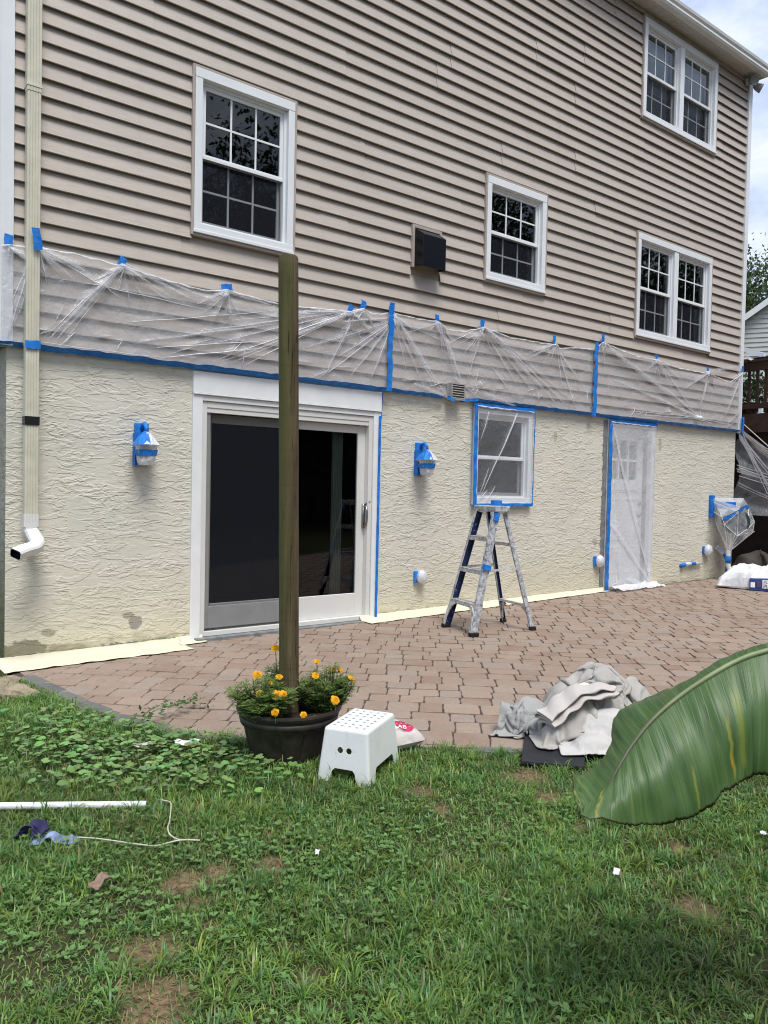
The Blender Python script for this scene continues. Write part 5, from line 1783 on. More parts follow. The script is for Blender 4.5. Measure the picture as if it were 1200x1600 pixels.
FLW = {  # positions read off the planter: (x, y, z, radius, facing)
 'L': [(1.745,-2.735,.385,.027,(-.3,-.5,.7)),(1.83,-2.79,.375,.022,(-.2,-.4,.8)),(1.72,-2.80,.315,.020,(-.5,-.6,.5)),(1.80,-2.765,.345,.018,(.2,-.4,.9)),(1.775,-2.87,.315,.026,(-.2,-.9,.4)),(1.80,-2.885,.315,.027,(.1,-.9,.4)),(1.735,-2.925,.255,.022,(-.2,-.8,.5))],
 'B': [(1.905,-2.62,.475,.027,(-.2,-.5,.8)),(1.92,-2.645,.405,.016,(0,-.6,.7)),(2.085,-2.72,.405,.020,(.1,-.5,.8))],
 'R': [(1.99,-2.86,.375,.024,(0,-.6,.8)),(2.125,-2.80,.375,.020,(-.2,-.3,.8)),(2.15,-2.83,.375,.024,(.4,-.4,.8)),(2.17,-2.90,.345,.026,(.4,-.4,.7)),(2.03,-2.97,.275,.030,(0,-.7,.6)),(1.855,-2.975,.235,.020,(-.1,-.8,.5))]}
marigold('leafy orange marigold on the left of the post in the planter', (1.755, -2.765), .155, .22, 58, FLW['L'], 2)
marigold('tall marigold with one high bloom behind the post', (1.93, -2.63), .10, .25, 36, FLW['B'], 3)
marigold('broad marigold with many blooms on the right of the post beside the white stool', (2.085, -2.81), .145, .23, 58, FLW['R'], 4)

# ------------------------------------------------------------------ white step stool
def fill_loops(bm, loops, mi=0):
    edges = []
    for lp in loops:
        vs = [bm.verts.new(p) for p in lp]
        for i in range(len(vs)):
            edges.append(bm.edges.new((vs[i], vs[(i + 1) % len(vs)])))
    bmesh.ops.triangle_fill(bm, edges=edges, use_beauty=True, use_dissolve=False)
def circ(cx, cy, r, n=12): return [(cx + r * math.cos(2 * PI * k / n), cy + r * math.sin(2 * PI * k / n)) for k in range(n)]
def make_stool():
    H = .235; lx, ly = .165, .105; bx, by = .188, .128           # half sizes at top and foot
    bm = bmesh.new()
    holes = []
    for i in range(7):
        for j in range(5):
            cx = -.126 + i * .042; cy = -.072 + j * .036
            if i % 2: cy += .0
            holes.append([(p[0], p[1], H) for p in reversed(circ(cx, cy, .0085, 10))])
    fill_loops(bm, [[(-lx, -ly, H), (lx, -ly, H), (lx, ly, H), (-lx, ly, H)]] + holes)
    def face(pt, hw_t, hw_b, arch_w, arch_h, eyes):
        # (s, z) with s across the face
        def S(s, z):
            t = 1 - z / H
            return pt(s * 1.0, z, t)
        lp = [(-hw_t, H), (-hw_b, 0), (-arch_w - .012, 0), (-arch_w, .02), (-arch_w + .008, arch_h - .012), (-arch_w + .02, arch_h), (arch_w - .02, arch_h), (arch_w - .008, arch_h - .012), (arch_w, .02), (arch_w + .012, 0), (hw_b, 0), (hw_t, H)]
        loops = [[S(s, z) for s, z in lp]]
        for (ex, ez, er) in eyes:
            loops.append([S(s, z) for s, z in circ(ex, ez, er, 16)])
        fill_loops(bm, loops)
    for sg in (-1, 1):
        face(lambda s, z, t: (sg * (lx + (bx - lx) * t), s, z), ly, by, .062, .062, [(-.021, .142, .0135), (.021, .142, .0135)] if True else [])
        face(lambda s, z, t: (s, sg * (ly + (by - ly) * t), z), lx, bx, .115, .062, [])
    bmesh.ops.remove_doubles(bm, verts=bm.verts, dist=.0008)
    bmesh.ops.recalc_face_normals(bm, faces=bm.faces)
    me = bpy.data.meshes.new('step_stool'); bm.to_mesh(me); bm.free()
    me.materials.append(M['stool'])
    o = bpy.data.objects.new('step_stool', me); COL.objects.link(o)
    bv = o.modifiers.new('b', 'BEVEL'); bv.width = .013; bv.segments = 3; bv.limit_method = 'ANGLE'; bv.angle_limit = R(50); bv.use_clamp_overlap = False
    so = o.modifiers.new('s', 'SOLIDIFY'); so.thickness = .0035; so.offset = -1
    o.location = (2.075, -3.115, float(lawn_z(2.075, -3.115)) + .002)
    o.rotation_euler = (0, 0, R(31))
    props(o, 'white plastic step stool with holed top and two eye-like holes beside the planter', 'stool')
    return o
stool_o = make_stool()

# ------------------------------------------------------------------ soft things: a small cloth solver
def drape(X0, restx, resty, hfun, steps=120, iters=10, gravity=.0012, fric=.6, damp=.96, bend=.25, pins=None, seed=0):
    """Position-based cloth on a height field. X0: (nx, ny, 3)."""
    P = X0.copy(); Vp = P.copy()
    nx, ny = P.shape[:2]
    def solve(a, b, rest, k):
        d = P[b] - P[a]
        L = np.sqrt((d * d).sum(-1, keepdims=True)) + 1e-9
        cor = d * ((L - rest) / L * .5 * k)
        P[a] += cor; P[b] -= cor
    S_ = slice
    dg = math.hypot(restx, resty)
    cons = []
    for s in (0, 1):
        m = (nx - s) // 2 * 2
        cons.append(((S_(s, s + m, 2),), (S_(s + 1, s + m + 1, 2),), restx, 1.0))
        m = (ny - s) // 2 * 2
        cons.append(((S_(None), S_(s, s + m, 2)), (S_(None), S_(s + 1, s + m + 1, 2)), resty, 1.0))
    for st in range(steps):
        vel = (P - Vp) * damp
        Vp = P.copy()
        P = P + vel; P[..., 2] -= gravity
        for _ in range(iters):
            for a, b_, rest, k in cons:
                na = P[a].shape[0]; nb = P[b_].shape[0]
                if P[a].shape != P[b_].shape:
                    mm_ = tuple(min(x, y) for x, y in zip(P[a].shape, P[b_].shape))
                    d = P[b_][:mm_[0], :mm_[1]] - P[a][:mm_[0], :mm_[1]]
                    L = np.sqrt((d * d).sum(-1, keepdims=True)) + 1e-9
                    cor = d * ((L - rest) / L * .5 * k)
                    P[a][:mm_[0], :mm_[1]] += cor; P[b_][:mm_[0], :mm_[1]] -= cor
                else:
                    solve(a, b_, rest, k)
            # shear and bending, relaxed
            d = P[1:, 1:] - P[:-1, :-1]; L = np.sqrt((d * d).sum(-1, keepdims=True)) + 1e-9; c = d * ((L - dg) / L * .15); P[1:, 1:] -= c; P[:-1, :-1] += c
            d = P[1:, :-1] - P[:-1, 1:]; L = np.sqrt((d * d).sum(-1, keepdims=True)) + 1e-9; c = d * ((L - dg) / L * .15); P[1:, :-1] -= c; P[:-1, 1:] += c
            d = P[2:] - P[:-2]; L = np.sqrt((d * d).sum(-1, keepdims=True)) + 1e-9; c = d * (np.minimum(L - 2 * restx * .93, 0) / L * .5 * bend); P[2:] -= c; P[:-2] += c
            d = P[:, 2:] - P[:, :-2]; L = np.sqrt((d * d).sum(-1, keepdims=True)) + 1e-9; c = d * (np.minimum(L - 2 * resty * .93, 0) / L * .5 * bend); P[:, 2:] -= c; P[:, :-2] += c
            hz = hfun(P[..., 0], P[..., 1])
            hit = P[..., 2] < hz
            P[..., 2] = np.where(hit, hz, P[..., 2])
            if pins is not None:
                for (i, j), q in pins.items(): P[i, j] = q
        hz = hfun(P[..., 0], P[..., 1])
        hit = (P[..., 2] < hz + .003)[..., None]
        P[..., :2] = np.where(hit, Vp[..., :2] + (P[..., :2] - Vp[..., :2]) * (1 - fric), P[..., :2])
    return P

def lumps(L, floor):
    def h(x, y):
        z = floor(x, y)
        for (cx, cy, rx, ry, hh, an) in L:
            c, s = math.cos(an), math.sin(an)
            u = ((x - cx) * c + (y - cy) * s) / rx; v = (-(x - cx) * s + (y - cy) * c) / ry
            z = np.maximum(z, floor(x, y) + hh * np.sqrt(np.clip(1 - u * u - v * v, 0, 1)))
        return z + .004
    return h

def cloth_obj(name, P, mat, label, cat, group=None, thick=.004, loc=None, parent=None, sub=1):
    b = MB(); b.grid(P)
    c = loc or (float(P[..., 0].mean()), float(P[..., 1].mean()), float(P[..., 2].min()))
    o = b.build(name, mat, parent, smooth=True, loc=c, label=label, cat=cat, group=group)
    s = o.modifiers.new('sub', 'SUBSURF'); s.levels = sub; s.render_levels = sub
    so = o.modifiers.new('sol', 'SOLIDIFY'); so.thickness = thick; so.offset = 0
    return o

def creases(P, seed, amp=.014, fu=9, fv=9):
    nu, nv = P.shape[:2]
    U_, V_ = np.meshgrid(np.linspace(0, 1, nu), np.linspace(0, 1, nv), indexing='ij')
    du, dv = np.gradient(P, axis=0), np.gradient(P, axis=1)
    N_ = np.cross(du, dv); N_ /= np.linalg.norm(N_, axis=-1, keepdims=True) + 1e-9
    N_ = np.where(N_[..., 2:3] < 0, -N_, N_)
    w = .25 * fnoise(U_ * 5, V_ * 5, seed, 2, 1.2)
    a = fnoise(U_ * fu + w, V_ * fv * .35 + w, seed + 1, 2, 1.3); c = fnoise(U_ * fu * .4 + w, V_ * fv + w, seed + 2, 2, 1.3)
    h = (1 - np.abs(a) * 2.2).clip(-.6, 1) ** 1 + .7 * (1 - np.abs(c) * 2.4).clip(-.6, 1)
    Q = P + N_ * (amp * h)[..., None]
    Q[..., 2] = np.maximum(Q[..., 2], patio_z(Q[..., 0]) + .006)
    return Q
floor_p = lambda x, y: patio_z(x) + .003
def sheet(cx, cy, w, h, ang, nx, ny, z, squeeze=(1, 1), seed=0, amp=.03, freq=7):
    u = np.linspace(-.5, .5, nx); v = np.linspace(-.5, .5, ny)
    U_, V_ = np.meshgrid(u, v, indexing='ij')
    x = U_ * w * squeeze[0]; y = V_ * h * squeeze[1]
    c, s = math.cos(ang), math.sin(ang)
    zz_ = z + amp * fnoise(x * freq, y * freq, seed, 3, 2.2) + amp * .4 * fnoise(x * freq, y * freq, seed + 1, 2, 7)
    return np.stack([cx + x * c - y * s, cy + x * s + y * c, zz_], -1)

GRP = 'crumpled drop cloths on the patio'
# dark mat under the heap
b = MB(); b.prism([(2.72, -3.52), (2.90, -3.74), (3.30, -3.46), (3.10, -3.20)], .0, .018)
o = b.build('rubber_mat', 'black_mat', None, bevel=.004, loc=(3.0, -3.48, 0), label='dark flat mat sticking out from under the drop cloths onto the grass', cat='mat')
for v in o.data.vertices: v.co.z += patio_z(v.co.x + 3.0) + .006 - .0 * v.co.z

# big grey sheet thrown over a heap
L1 = [(3.50, -3.36, .20, .25, .32, R(-50)), (3.26, -3.44, .20, .13, .20, R(10)), (3.66, -3.46, .15, .13, .25, 0), (3.36, -3.26, .14, .12, .24, 0), (3.42, -3.60, .12, .08, .12, R(-30))]
H1 = lumps(L1, floor_p)
P0 = sheet(3.43, -3.37, 1.35, 1.20, R(-35), 72, 64, .46, (.48, .52), 61, .10, 7)
P1 = drape(P0, 1.35 / 71, 1.20 / 63, H1, 100, 10, .0014, fric=.95, bend=.06)
P1 = creases(P1, 301, .009, 11, 11)
cloth_obj('drop_cloth', P1, 'cloth_grey', 'large grey drop cloth heaped over the middle of the pile', 'cloth', GRP)
# tight bundle on the left
L2 = [(3.12, -3.20, .12, .10, .17, R(-30)), (3.02, -3.10, .06, .055, .15, 0), (3.10, -3.29, .08, .06, .10, 0)]
P0 = sheet(3.12, -3.20, .66, .60, R(-55), 52, 46, .30, (.42, .42), 71, .08, 11)
P2 = drape(P0, .66 / 51, .60 / 45, lumps(L2, floor_p), 100, 10, .0014, fric=.95, bend=.06)
P2 = creases(P2, 311, .007, 8, 8)
cloth_obj('drop_cloth', P2, 'cloth_blue', 'bluish-grey bunched drop cloth at the left end of the pile', 'cloth', GRP)
# white flap in front
H3 = lumps([(3.30, -3.56, .24, .12, .14, R(-38)), (3.12, -3.62, .10, .08, .06, 0)], lambda x, y: floor_p(x, y) + .030)
P0 = sheet(3.20, -3.62, .50, .36, R(-38), 34, 26, .24, (.84, .84), 81, .03, 8)
P3 = drape(P0, .50 / 33, .36 / 25, H3, 90, 9, .0012)
P3 = creases(P3, 321, .006, 5, 5)
cloth_obj('drop_cloth', P3, 'cloth_white', 'white drop cloth corner hanging at the front of the pile over the dark mat', 'cloth', GRP)
# cream cloth folded in thick layers lying on top
def folded(p0, p1, width, layers, th, seed, mat, label):
    p0, p1 = Vector(p0), Vector(p1)
    d = (p1 - p0).normalized(); s = d.cross(Vector((0, 0, 1))).normalized(); up = s.cross(d).normalized()
    prof = []
    for k in range(layers):
        a, c = (-width / 2, width / 2) if k % 2 == 0 else (width / 2, -width / 2)
        for q in range(9):
            t = q / 8
            w = a + (c - a) * t
            bulge = .35 * th * math.sin(PI * t)
            prof.append((w * (1 - .10 * k), k * th + bulge))
        if k < layers - 1:
            sgn = 1 if k % 2 == 0 else -1
            prof += [(c * (1 - .10 * k) + sgn * .010, k * th + th * .35), (c * (1 - .10 * k) + sgn * .010, k * th + th * .7)]
    n = 30; rows = []
    for i in range(n + 1):
        t = i / n
        c = p0.lerp(p1, t) + up * (.03 * math.sin(PI * t) + .008 * math.sin(t * 9 + seed)) + s * .015 * math.sin(t * 5 + seed)
        g = 1 - .35 * max(0, (t - .75) / .25) ** 2
        rows.append([tuple(c + s * (w * g + .006 * math.sin(i * .9 + w * 40)) + up * (hh * g + .007 * math.sin(i * .7 + w * 30 + hh * 60))) for w, hh in prof])
    P = np.array(rows)
    return cloth_obj('drop_cloth', P, mat, label, 'cloth', GRP, thick=.003)
folded((2.99, -3.425, .115), (3.39, -3.52, .255), .15, 4, .017, 3, 'cloth_cream', 'cream drop cloth folded in layers lying on top of the pile')
P0 = sheet(3.03, -3.45, .30, .24, R(-20), 30, 22, .22, (.5, .5), 91, .04, 12)
P4 = drape(P0, .30 / 29, .24 / 21, lumps([(3.05, -3.44, .09, .06, .10, R(20))], lambda x, y: floor_p(x, y) + .026), 90, 9, .0012)
cloth_obj('drop_cloth', P4, 'cloth_grey', 'small crumpled grey cloth end at the front left of the pile', 'cloth', GRP)
b = MB(); b.grid([[(3.24 + .045 * i / 4 - .03 * j, -3.44 - .035 * i / 4 - .04 * j, .245 + .006 * math.sin(i) + .045 * (j == 0)) for j in range(2)] for i in range(5)])
b.build('paper_tag', 'paper_cream', None, loc=(3.25, -3.45, .25), label='small cream paper tag on the folded cloth', cat='tag')

# printed sack behind the stool
def pillow(c, ax, w, h, th, nx, ny, seed, pinch=.6):
    u = np.linspace(-1, 1, nx); v = np.linspace(-1, 1, ny)
    U_, V_ = np.meshgrid(u, v, indexing='ij')
    puff = (1 - np.abs(U_) ** 3) ** pinch * (1 - np.abs(V_) ** 3) ** pinch
    cc, ss = math.cos(ax), math.sin(ax)
    wr = .10 * fnoise(U_ * 3, V_ * 3, seed, 4, 2.0)
    x = U_ * w / 2 * (1 - .10 * (1 - np.abs(V_)) * 0); y = V_ * h / 2
    top = th * .62 * puff * (1 + wr); bot = -th * .38 * puff
    z0 = np.maximum(0, 0)
    f = lambda z: np.stack([c[0] + x * cc - y * ss, c[1] + x * ss + y * cc, c[2] + th * .38 + z], -1)
    return f(top), f(bot)
bag = thing('sack', (2.44, -2.98, 0), 'small white sack with a round red print lying behind the stool', 'bag')
T_, B_ = pillow((2.365, -2.97, patio_z(2.4) + .003), R(-2), .28, .23, .12, 30, 22, 5, .55)
b = MB(); b.grid(T_); b.grid(B_); b.build('sack_body', 'sack_white', bag, smooth=True)
def patch(T, u0, u1, v0, v1, shape, lift=.003):
    """Flat print laid on a pillow's upper side; shape(u, v) in -1..1 tells what is inked."""
    n = 36; nx, ny = T.shape[:2]
    b = MB()
    def S(u, v):
        fu = (u + 1) / 2 * (nx - 1); fv = (v + 1) / 2 * (ny - 1)
        i, j = int(min(fu, nx - 2)), int(min(fv, ny - 2)); a, c = fu - i, fv - j
        return T[i, j] * (1 - a) * (1 - c) + T[i + 1, j] * a * (1 - c) + T[i, j + 1] * (1 - a) * c + T[i + 1, j + 1] * a * c + np.array([0, 0, lift])
    for i in range(n):
        for j in range(n):
            s, t = (i + .5) / n * 2 - 1, (j + .5) / n * 2 - 1
            if not shape(s, t): continue
            q = [S(u0 + (u1 - u0) * (i + di) / n, v0 + (v1 - v0) * (j + dj) / n) for di, dj in ((0, 0), (1, 0), (1, 1), (0, 1))]
            b.quad(*[tuple(p) for p in q])
    return b
def redprint(s, t):
    if s * s + t * t > 1: return False
    line = abs(t - .28 - .12 * math.sin(s * 11)) < .10 or abs(t + .28 - .12 * math.sin(s * 9 + 1)) < .10
    return not (line and abs(s) < .72)
patch(T_, .0, .75, -.80, .15, redprint).build('red_print', 'ink_red', bag)

# ------------------------------------------------------------------ bits on the lawn
def on_lawn(x, y, dz=.0): return float(lawn_z(x, y)) + dz
b = MB(); b.tube([(-.6, -1.89, -.01), (.649, -2.676, -.004), (1.125, -2.975, -.008)], .0145, 16); b.build('white_pipe', 'pvc', None, smooth=False, loc=(.5, -2.6, 0), label='white plastic pipe lying in the grass at the left edge', cat='pipe')
rp = [(.80, -3.175), (.908, -3.258), (.96, -3.305), (1.011, -3.353), (1.06, -3.372), (1.10, -3.395), (1.145, -3.440)]
rp2 = [(1.172, -3.013), (1.190, -3.05), (1.177, -3.10), (1.135, -3.19), (1.098, -3.265), (1.078, -3.33), (1.092, -3.385), (1.12, -3.41)]
rt = thing('rope', (1.0, -3.3, 0), 'thin white cord snaking through the grass below the pipe', 'cord')
def smooth_path(pts, n=8):
    out = []
    for i in range(len(pts) - 1):
        p0 = pts[max(i - 1, 0)]; p1 = pts[i]; p2 = pts[i + 1]; p3 = pts[min(i + 2, len(pts) - 1)]
        for k in range(n):
            t = k / n
            out.append(tuple(.5 * (2 * p1[c] + (-p0[c] + p2[c]) * t + (2 * p0[c] - 5 * p1[c] + 4 * p2[c] - p3[c]) * t * t + (-p0[c] + 3 * p1[c] - 3 * p2[c] + p3[c]) * t ** 3) for c in range(len(p1))))
    return out + [tuple(pts[-1])]
for path_ in (rp, rp2):
    b = MB(); b.tube([(x, y, .010 + .009 * math.sin(x * 30 + y * 17)) for x, y in smooth_path(path_)], .0026, 8); b.build('strand', 'cord_white', rt, smooth=True)
# purple strap and a crushed blue wrapper
def ribbon(pts, w, seed, up=(0, 0, 1)):
    rows = []; pts = smooth_path(pts, 6); r = random.Random(seed)
    for k, p in enumerate(pts):
        q = pts[min(k + 1, len(pts) - 1)]; o_ = pts[max(k - 1, 0)]
        d = (Vector(q) - Vector(o_)).normalized(); tw = .6 * math.sin(k * .35 + seed)
        s = (d.cross(Vector(up)).normalized() * math.cos(tw) + Vector(up) * math.sin(tw))
        rows.append([tuple(Vector(p) + s * w * t) for t in (-.5, 0, .5)])
    b = MB(); b.grid(rows); return b
lf = lambda x, y: lawn_z(x, y) + .012
P0 = sheet(.70, -2.995, .22, .09, R(-30), 30, 14, .10, (.42, .7), 121, .05, 16)
P8 = drape(P0, .22 / 29, .09 / 13, lumps([(.72, -2.97, .035, .03, .06, 0), (.67, -3.0, .03, .02, .045, 0)], lf), 60, 8, .0012, fric=.9)
cloth_obj('purple_cloth', P8, 'purple_cloth', 'crumpled dark purple cloth lying in the grass near the pipe', 'cloth', thick=.003)
P0 = sheet(.755, -3.085, .20, .07, R(-35), 22, 10, .08, (.6, .7), 125, .04, 18)
P9 = drape(P0, .20 / 21, .07 / 9, lumps([(.74, -3.08, .03, .02, .035, 0)], lf), 60, 8, .0012, fric=.9)
cloth_obj('blue_wrapper', P9, 'blue_plastic', 'crushed pale blue wrapper in the grass at the end of the cord', 'wrapper', thick=.0015)
def scrap(name, x, y, w, h, an, mat, label, cat, seed, dz=.035, curl=.006, group=None):
    r = random.Random(seed); n = 7
    P = []
    for i in range(n):
        row = []
        for j in range(n):
            u, v = i / (n - 1) - .5, j / (n - 1) - .5
            e = 1 - .25 * r.random() * (max(abs(u), abs(v)) > .45)
            px, py = u * w * e, v * h * e
            row.append((x + px * math.cos(an) - py * math.sin(an), y + px * math.sin(an) + py * math.cos(an), on_lawn(x, y, dz) + curl * (math.sin(u * 6 + seed) + r.uniform(-.5, .5))))
        P.append(row)
    b = MB(); b.grid(P)
    o = b.build(name, mat, None, smooth=False, loc=(x, y, 0), label=label, cat=cat, group=group)
    o.modifiers.new('s', 'SOLIDIFY').thickness = .0012
    return o
scrap('paper_scrap', 2.177, -4.438, .034, .022, .5, 'paper_white', 'small white paper scrap on the open lawn below the banana leaf', 'paper', 1, .045)
scrap('paper_scrap', 1.445, -3.74, .022, .016, 1.0, 'paper_white', 'tiny white paper scrap in the grass right of the bare patches', 'paper', 2, .04)
scrap('paper_scrap', 2.861, -4.589, .034, .024, .3, 'paper_white', 'white paper scrap at the right edge of the lawn', 'paper', 3, .045)
scrap('white_rag', 3.43, -4.20, .16, .10, .4, 'white_rag', 'white rag on the lawn edge behind the banana leaf', 'rag', 4, .03)
scrap('foam_offcut', 1.53, -2.43, .13, .07, -.55, 'paper_white', 'white foam offcut among the weeds at the patio edge', 'scrap', 5, .04, .006)
scrap('cardboard_scrap', 1.35, -2.33, .11, .05, -.5, 'cloth_cream', 'thin pinkish scrap among the weeds beside the foam offcut', 'scrap', 6, .035, .006)
scrap('dry_leaf', .775, -3.525, .07, .05, .2, 'dry_leaf', 'single brown dry leaf on the grass', 'leaf', 7, .045, .012)
# rocks and bare soil at the left corner
def rock(x, y, z, r, seed, label):
    g = np.linspace(0, PI, 9); a = np.linspace(0, 2 * PI, 15)
    G_, A = np.meshgrid(g, a, indexing='ij')
    A2 = np.where(A > 2 * PI - 1e-6, 0, A)
    rr_ = r * (1 + .22 * fnoise(np.cos(A2) * np.sin(G_) * 2 + seed, np.sin(A2) * np.sin(G_) * 2 + np.cos(G_), seed, 3, 1.6))
    P = np.stack([x + rr_ * np.sin(G_) * np.cos(A2), y + rr_ * np.sin(G_) * np.sin(A2), z + rr_ * .6 * np.cos(G_)], -1)
    b = MB(); b.grid(P); b.build('rock', 'stone', None, smooth=False, loc=(x, y, z), label=label, cat='rock', group='rocks by the house corner')
rock(1.09, -.62, -.02, .09, 1, 'reddish rock by the house corner nearest the masking paper')
rock(1.10, -.90, -.03, .11, 2, 'pale rock beside the charcoal edging, nearest the grass')
rock(1.00, -.72, -.03, .07, 3, 'small rock left of the other two at the house corner')

# white bag with a blue label, dark tarp
wb = thing('white_bag', (10.1, -.95, .09), 'white plastic bag with a blue printed label at the right edge of the patio', 'bag')
T_, B_ = pillow((10.02, -.98, patio_z(10)), R(-62), .95, .50, .27, 34, 24, 9, .5)
gu, gv = np.meshgrid(np.linspace(-1, 1, 34), np.linspace(-1, 1, 24), indexing='ij')
T_ = T_.copy(); B_ = B_.copy(); T_[..., 2] += .055 * fnoise(gu * 4, gv * 4, 15, 4, 1.5) * (1 - np.abs(gu) ** 4) * (1 - np.abs(gv) ** 4)
for Q in (T_, B_):
    Q[..., 0] += .03 * fnoise(gu * 3, gv * 3, 16, 3, 2); Q[..., 1] += .03 * fnoise(gu * 3, gv * 3, 17, 3, 2)
    Q[..., 2] -= .07 * (1 - (1 - np.abs(gu) ** 5) * (1 - np.abs(gv) ** 5))
b = MB(); b.grid(T_); b.grid(B_); b.build('bag_body', 'bag_white', wb, smooth=False)
b = MB()
b.add([(9.70, -1.02, .09), (9.84, -1.30, .09), (9.86, -1.29, .245), (9.73, -1.00, .235), (9.90, -.98, .09), (10.02, -1.22, .09), (10.0, -1.20, .25), (9.88, -.95, .25)],
      [(0, 1, 2, 3), (3, 2, 6, 7), (0, 3, 7, 4), (1, 5, 6, 2)])
b.build('blue_pack', 'bag_blue', wb, bevel=.01)
def text_on(parent, body, size, p, xdir, updir, mat, name='lettering'):
    cu = bpy.data.curves.new('t', 'FONT'); cu.body = body; cu.size = size; cu.extrude = .0004
    to = bpy.data.objects.new('t', cu); COL.objects.link(to)
    bpy.context.view_layer.update()
    me = bpy.data.meshes.new_from_object(to.evaluated_get(bpy.context.evaluated_depsgraph_get()))
    x = Vector(xdir).normalized(); u = Vector(updir); u = (u - x * u.dot(x)).normalized(); nrm = x.cross(u)
    o0 = ROOT[parent]
    me.transform(Matrix(((x.x, u.x, nrm.x, p[0] - o0.x), (x.y, u.y, nrm.y, p[1] - o0.y), (x.z, u.z, nrm.z, p[2] - o0.z), (0, 0, 0, 1))))
    bpy.data.objects.remove(to); bpy.data.curves.remove(cu)
    me.materials.clear(); me.materials.append(M[mat])
    o = bpy.data.objects.new(name, me); COL.objects.link(o); o.parent = parent
    return o
xd = Vector((.14, -.28, 0)).normalized(); nn = Vector((-.28, -.14, .02)).normalized()
q0 = Vector((9.70, -1.02, .09))
b = MB()
for (s0_, s1_q, z0_, z1_) in ((.015, .065, .035, .10), (.15, .33, .03, .135)):
    pts = [q0 + xd * s + nn * .008 + Vector((.02 * z / .15, .012 * z / .15, z)) for s, z in ((s0_, z0_), (s1_q, z0_), (s1_q, z1_), (s0_, z1_))]
    b.quad(*[tuple(p) for p in pts])
b.build('label_panel', 'ink_white', wb)
b = MB()
pts = [q0 + xd * s + nn * .009 + Vector((.02 * z / .15, .012 * z / .15, z)) for s, z in ((.085, .04), (.135, .04), (.135, .12), (.085, .12))]
b.quad(*[tuple(p) for p in pts]); b.build('label_mark', 'label_mark', wb)
for s_, zz_, body, size in ((.16, .092, 'PL', .05), (.16, .038, 'PLA', .06)):
    text_on(wb, body, size, q0 + xd * s_ + nn * .012 + Vector((0.012 * (zz_ / .15), .006 * (zz_ / .15), zz_)), xd, (0.08, 0.05, 1), 'black_plastic')
text_on(bag, 'LAB', .036, (2.335, -3.04, .112), (.85, -.52, -.12), (.45, .75, .35), 'ink_white')
L5 = [(11.45, -.20, .32, .24, .36, R(-40)), (11.75, -.30, .25, .22, .22, 0)]
P0 = sheet(11.5, -.22, 1.5, 1.2, R(-30), 50, 42, .6, (.55, .55), 95, .08, 5)
P5 = drape(P0, 1.5 / 49, 1.2 / 41, lumps(L5, floor_p), 110, 8, .002)
P5 = creases(P5, 331, .045, 7, 7)
cloth_obj('tarp', P5, 'tarp_brown', 'dark brown tarp heaped beside the house corner behind the white bag', 'tarp')

# ------------------------------------------------------------------ banana plant reaching in from the right
LEAF = [((2.185,-5.328,1.011),(2.078,-5.360,1.009),(1.970,-5.416,0.635)),
((2.004,-5.190,0.977),(1.895,-5.232,0.977),(1.796,-5.295,0.641)),
((1.866,-5.061,0.916),(1.746,-5.120,0.927),(1.645,-5.178,0.678)),
((1.824,-5.005,0.882),(1.689,-5.077,0.901),(1.615,-5.155,0.678)),
((1.773,-4.948,0.835),(1.623,-5.041,0.862),(1.572,-5.135,0.657)),
((1.718,-4.889,0.787),(1.563,-5.008,0.818),(1.524,-5.112,0.619)),
((1.662,-4.848,0.754),(1.502,-4.989,0.775),(1.463,-5.091,0.598)),
((1.613,-4.836,0.716),(1.453,-4.978,0.731),(1.393,-5.062,0.599)),
((1.566,-4.852,0.686),(1.416,-4.976,0.698),(1.334,-5.042,0.609)),
((1.497,-4.857,0.658),(1.388,-4.975,0.669),(1.290,-5.021,0.616)),
((1.424,-4.870,0.651),(1.362,-4.974,0.643),(1.265,-5.008,0.620)),
((1.363,-4.893,0.639),(1.331,-4.970,0.624),(1.259,-4.997,0.620)),
((1.322,-4.925,0.627),(1.307,-4.964,0.617),(1.266,-4.984,0.617)),
((1.296,-4.950,0.618),(1.292,-4.960,0.614),(1.284,-4.966,0.613))]
bp = thing('banana_plant', (2.75, -5.75, -.02), 'banana leaf with yellow streaks reaching in from the right over the lawn', 'plant')
def resample(pts, n):
    p = smooth_path(pts, 12); p = np.array(p)
    d = np.concatenate([[0], np.cumsum(np.linalg.norm(np.diff(p, axis=0), axis=1))]); d /= d[-1]
    t = np.linspace(0, 1, n)
    return np.stack([np.interp(t, d, p[:, k]) for k in range(3)], -1)
def by_station(k, n):
    p = np.array(smooth_path([s[k] for s in LEAF], 12)); t = np.linspace(0, len(p) - 1, n)
    i = np.clip(t.astype(int), 0, len(p) - 2); f = (t - i)[:, None]
    return p[i] * (1 - f) + p[i + 1] * f
N = 220
UE, MR, LE = by_station(0, N), by_station(1, N), by_station(2, N)
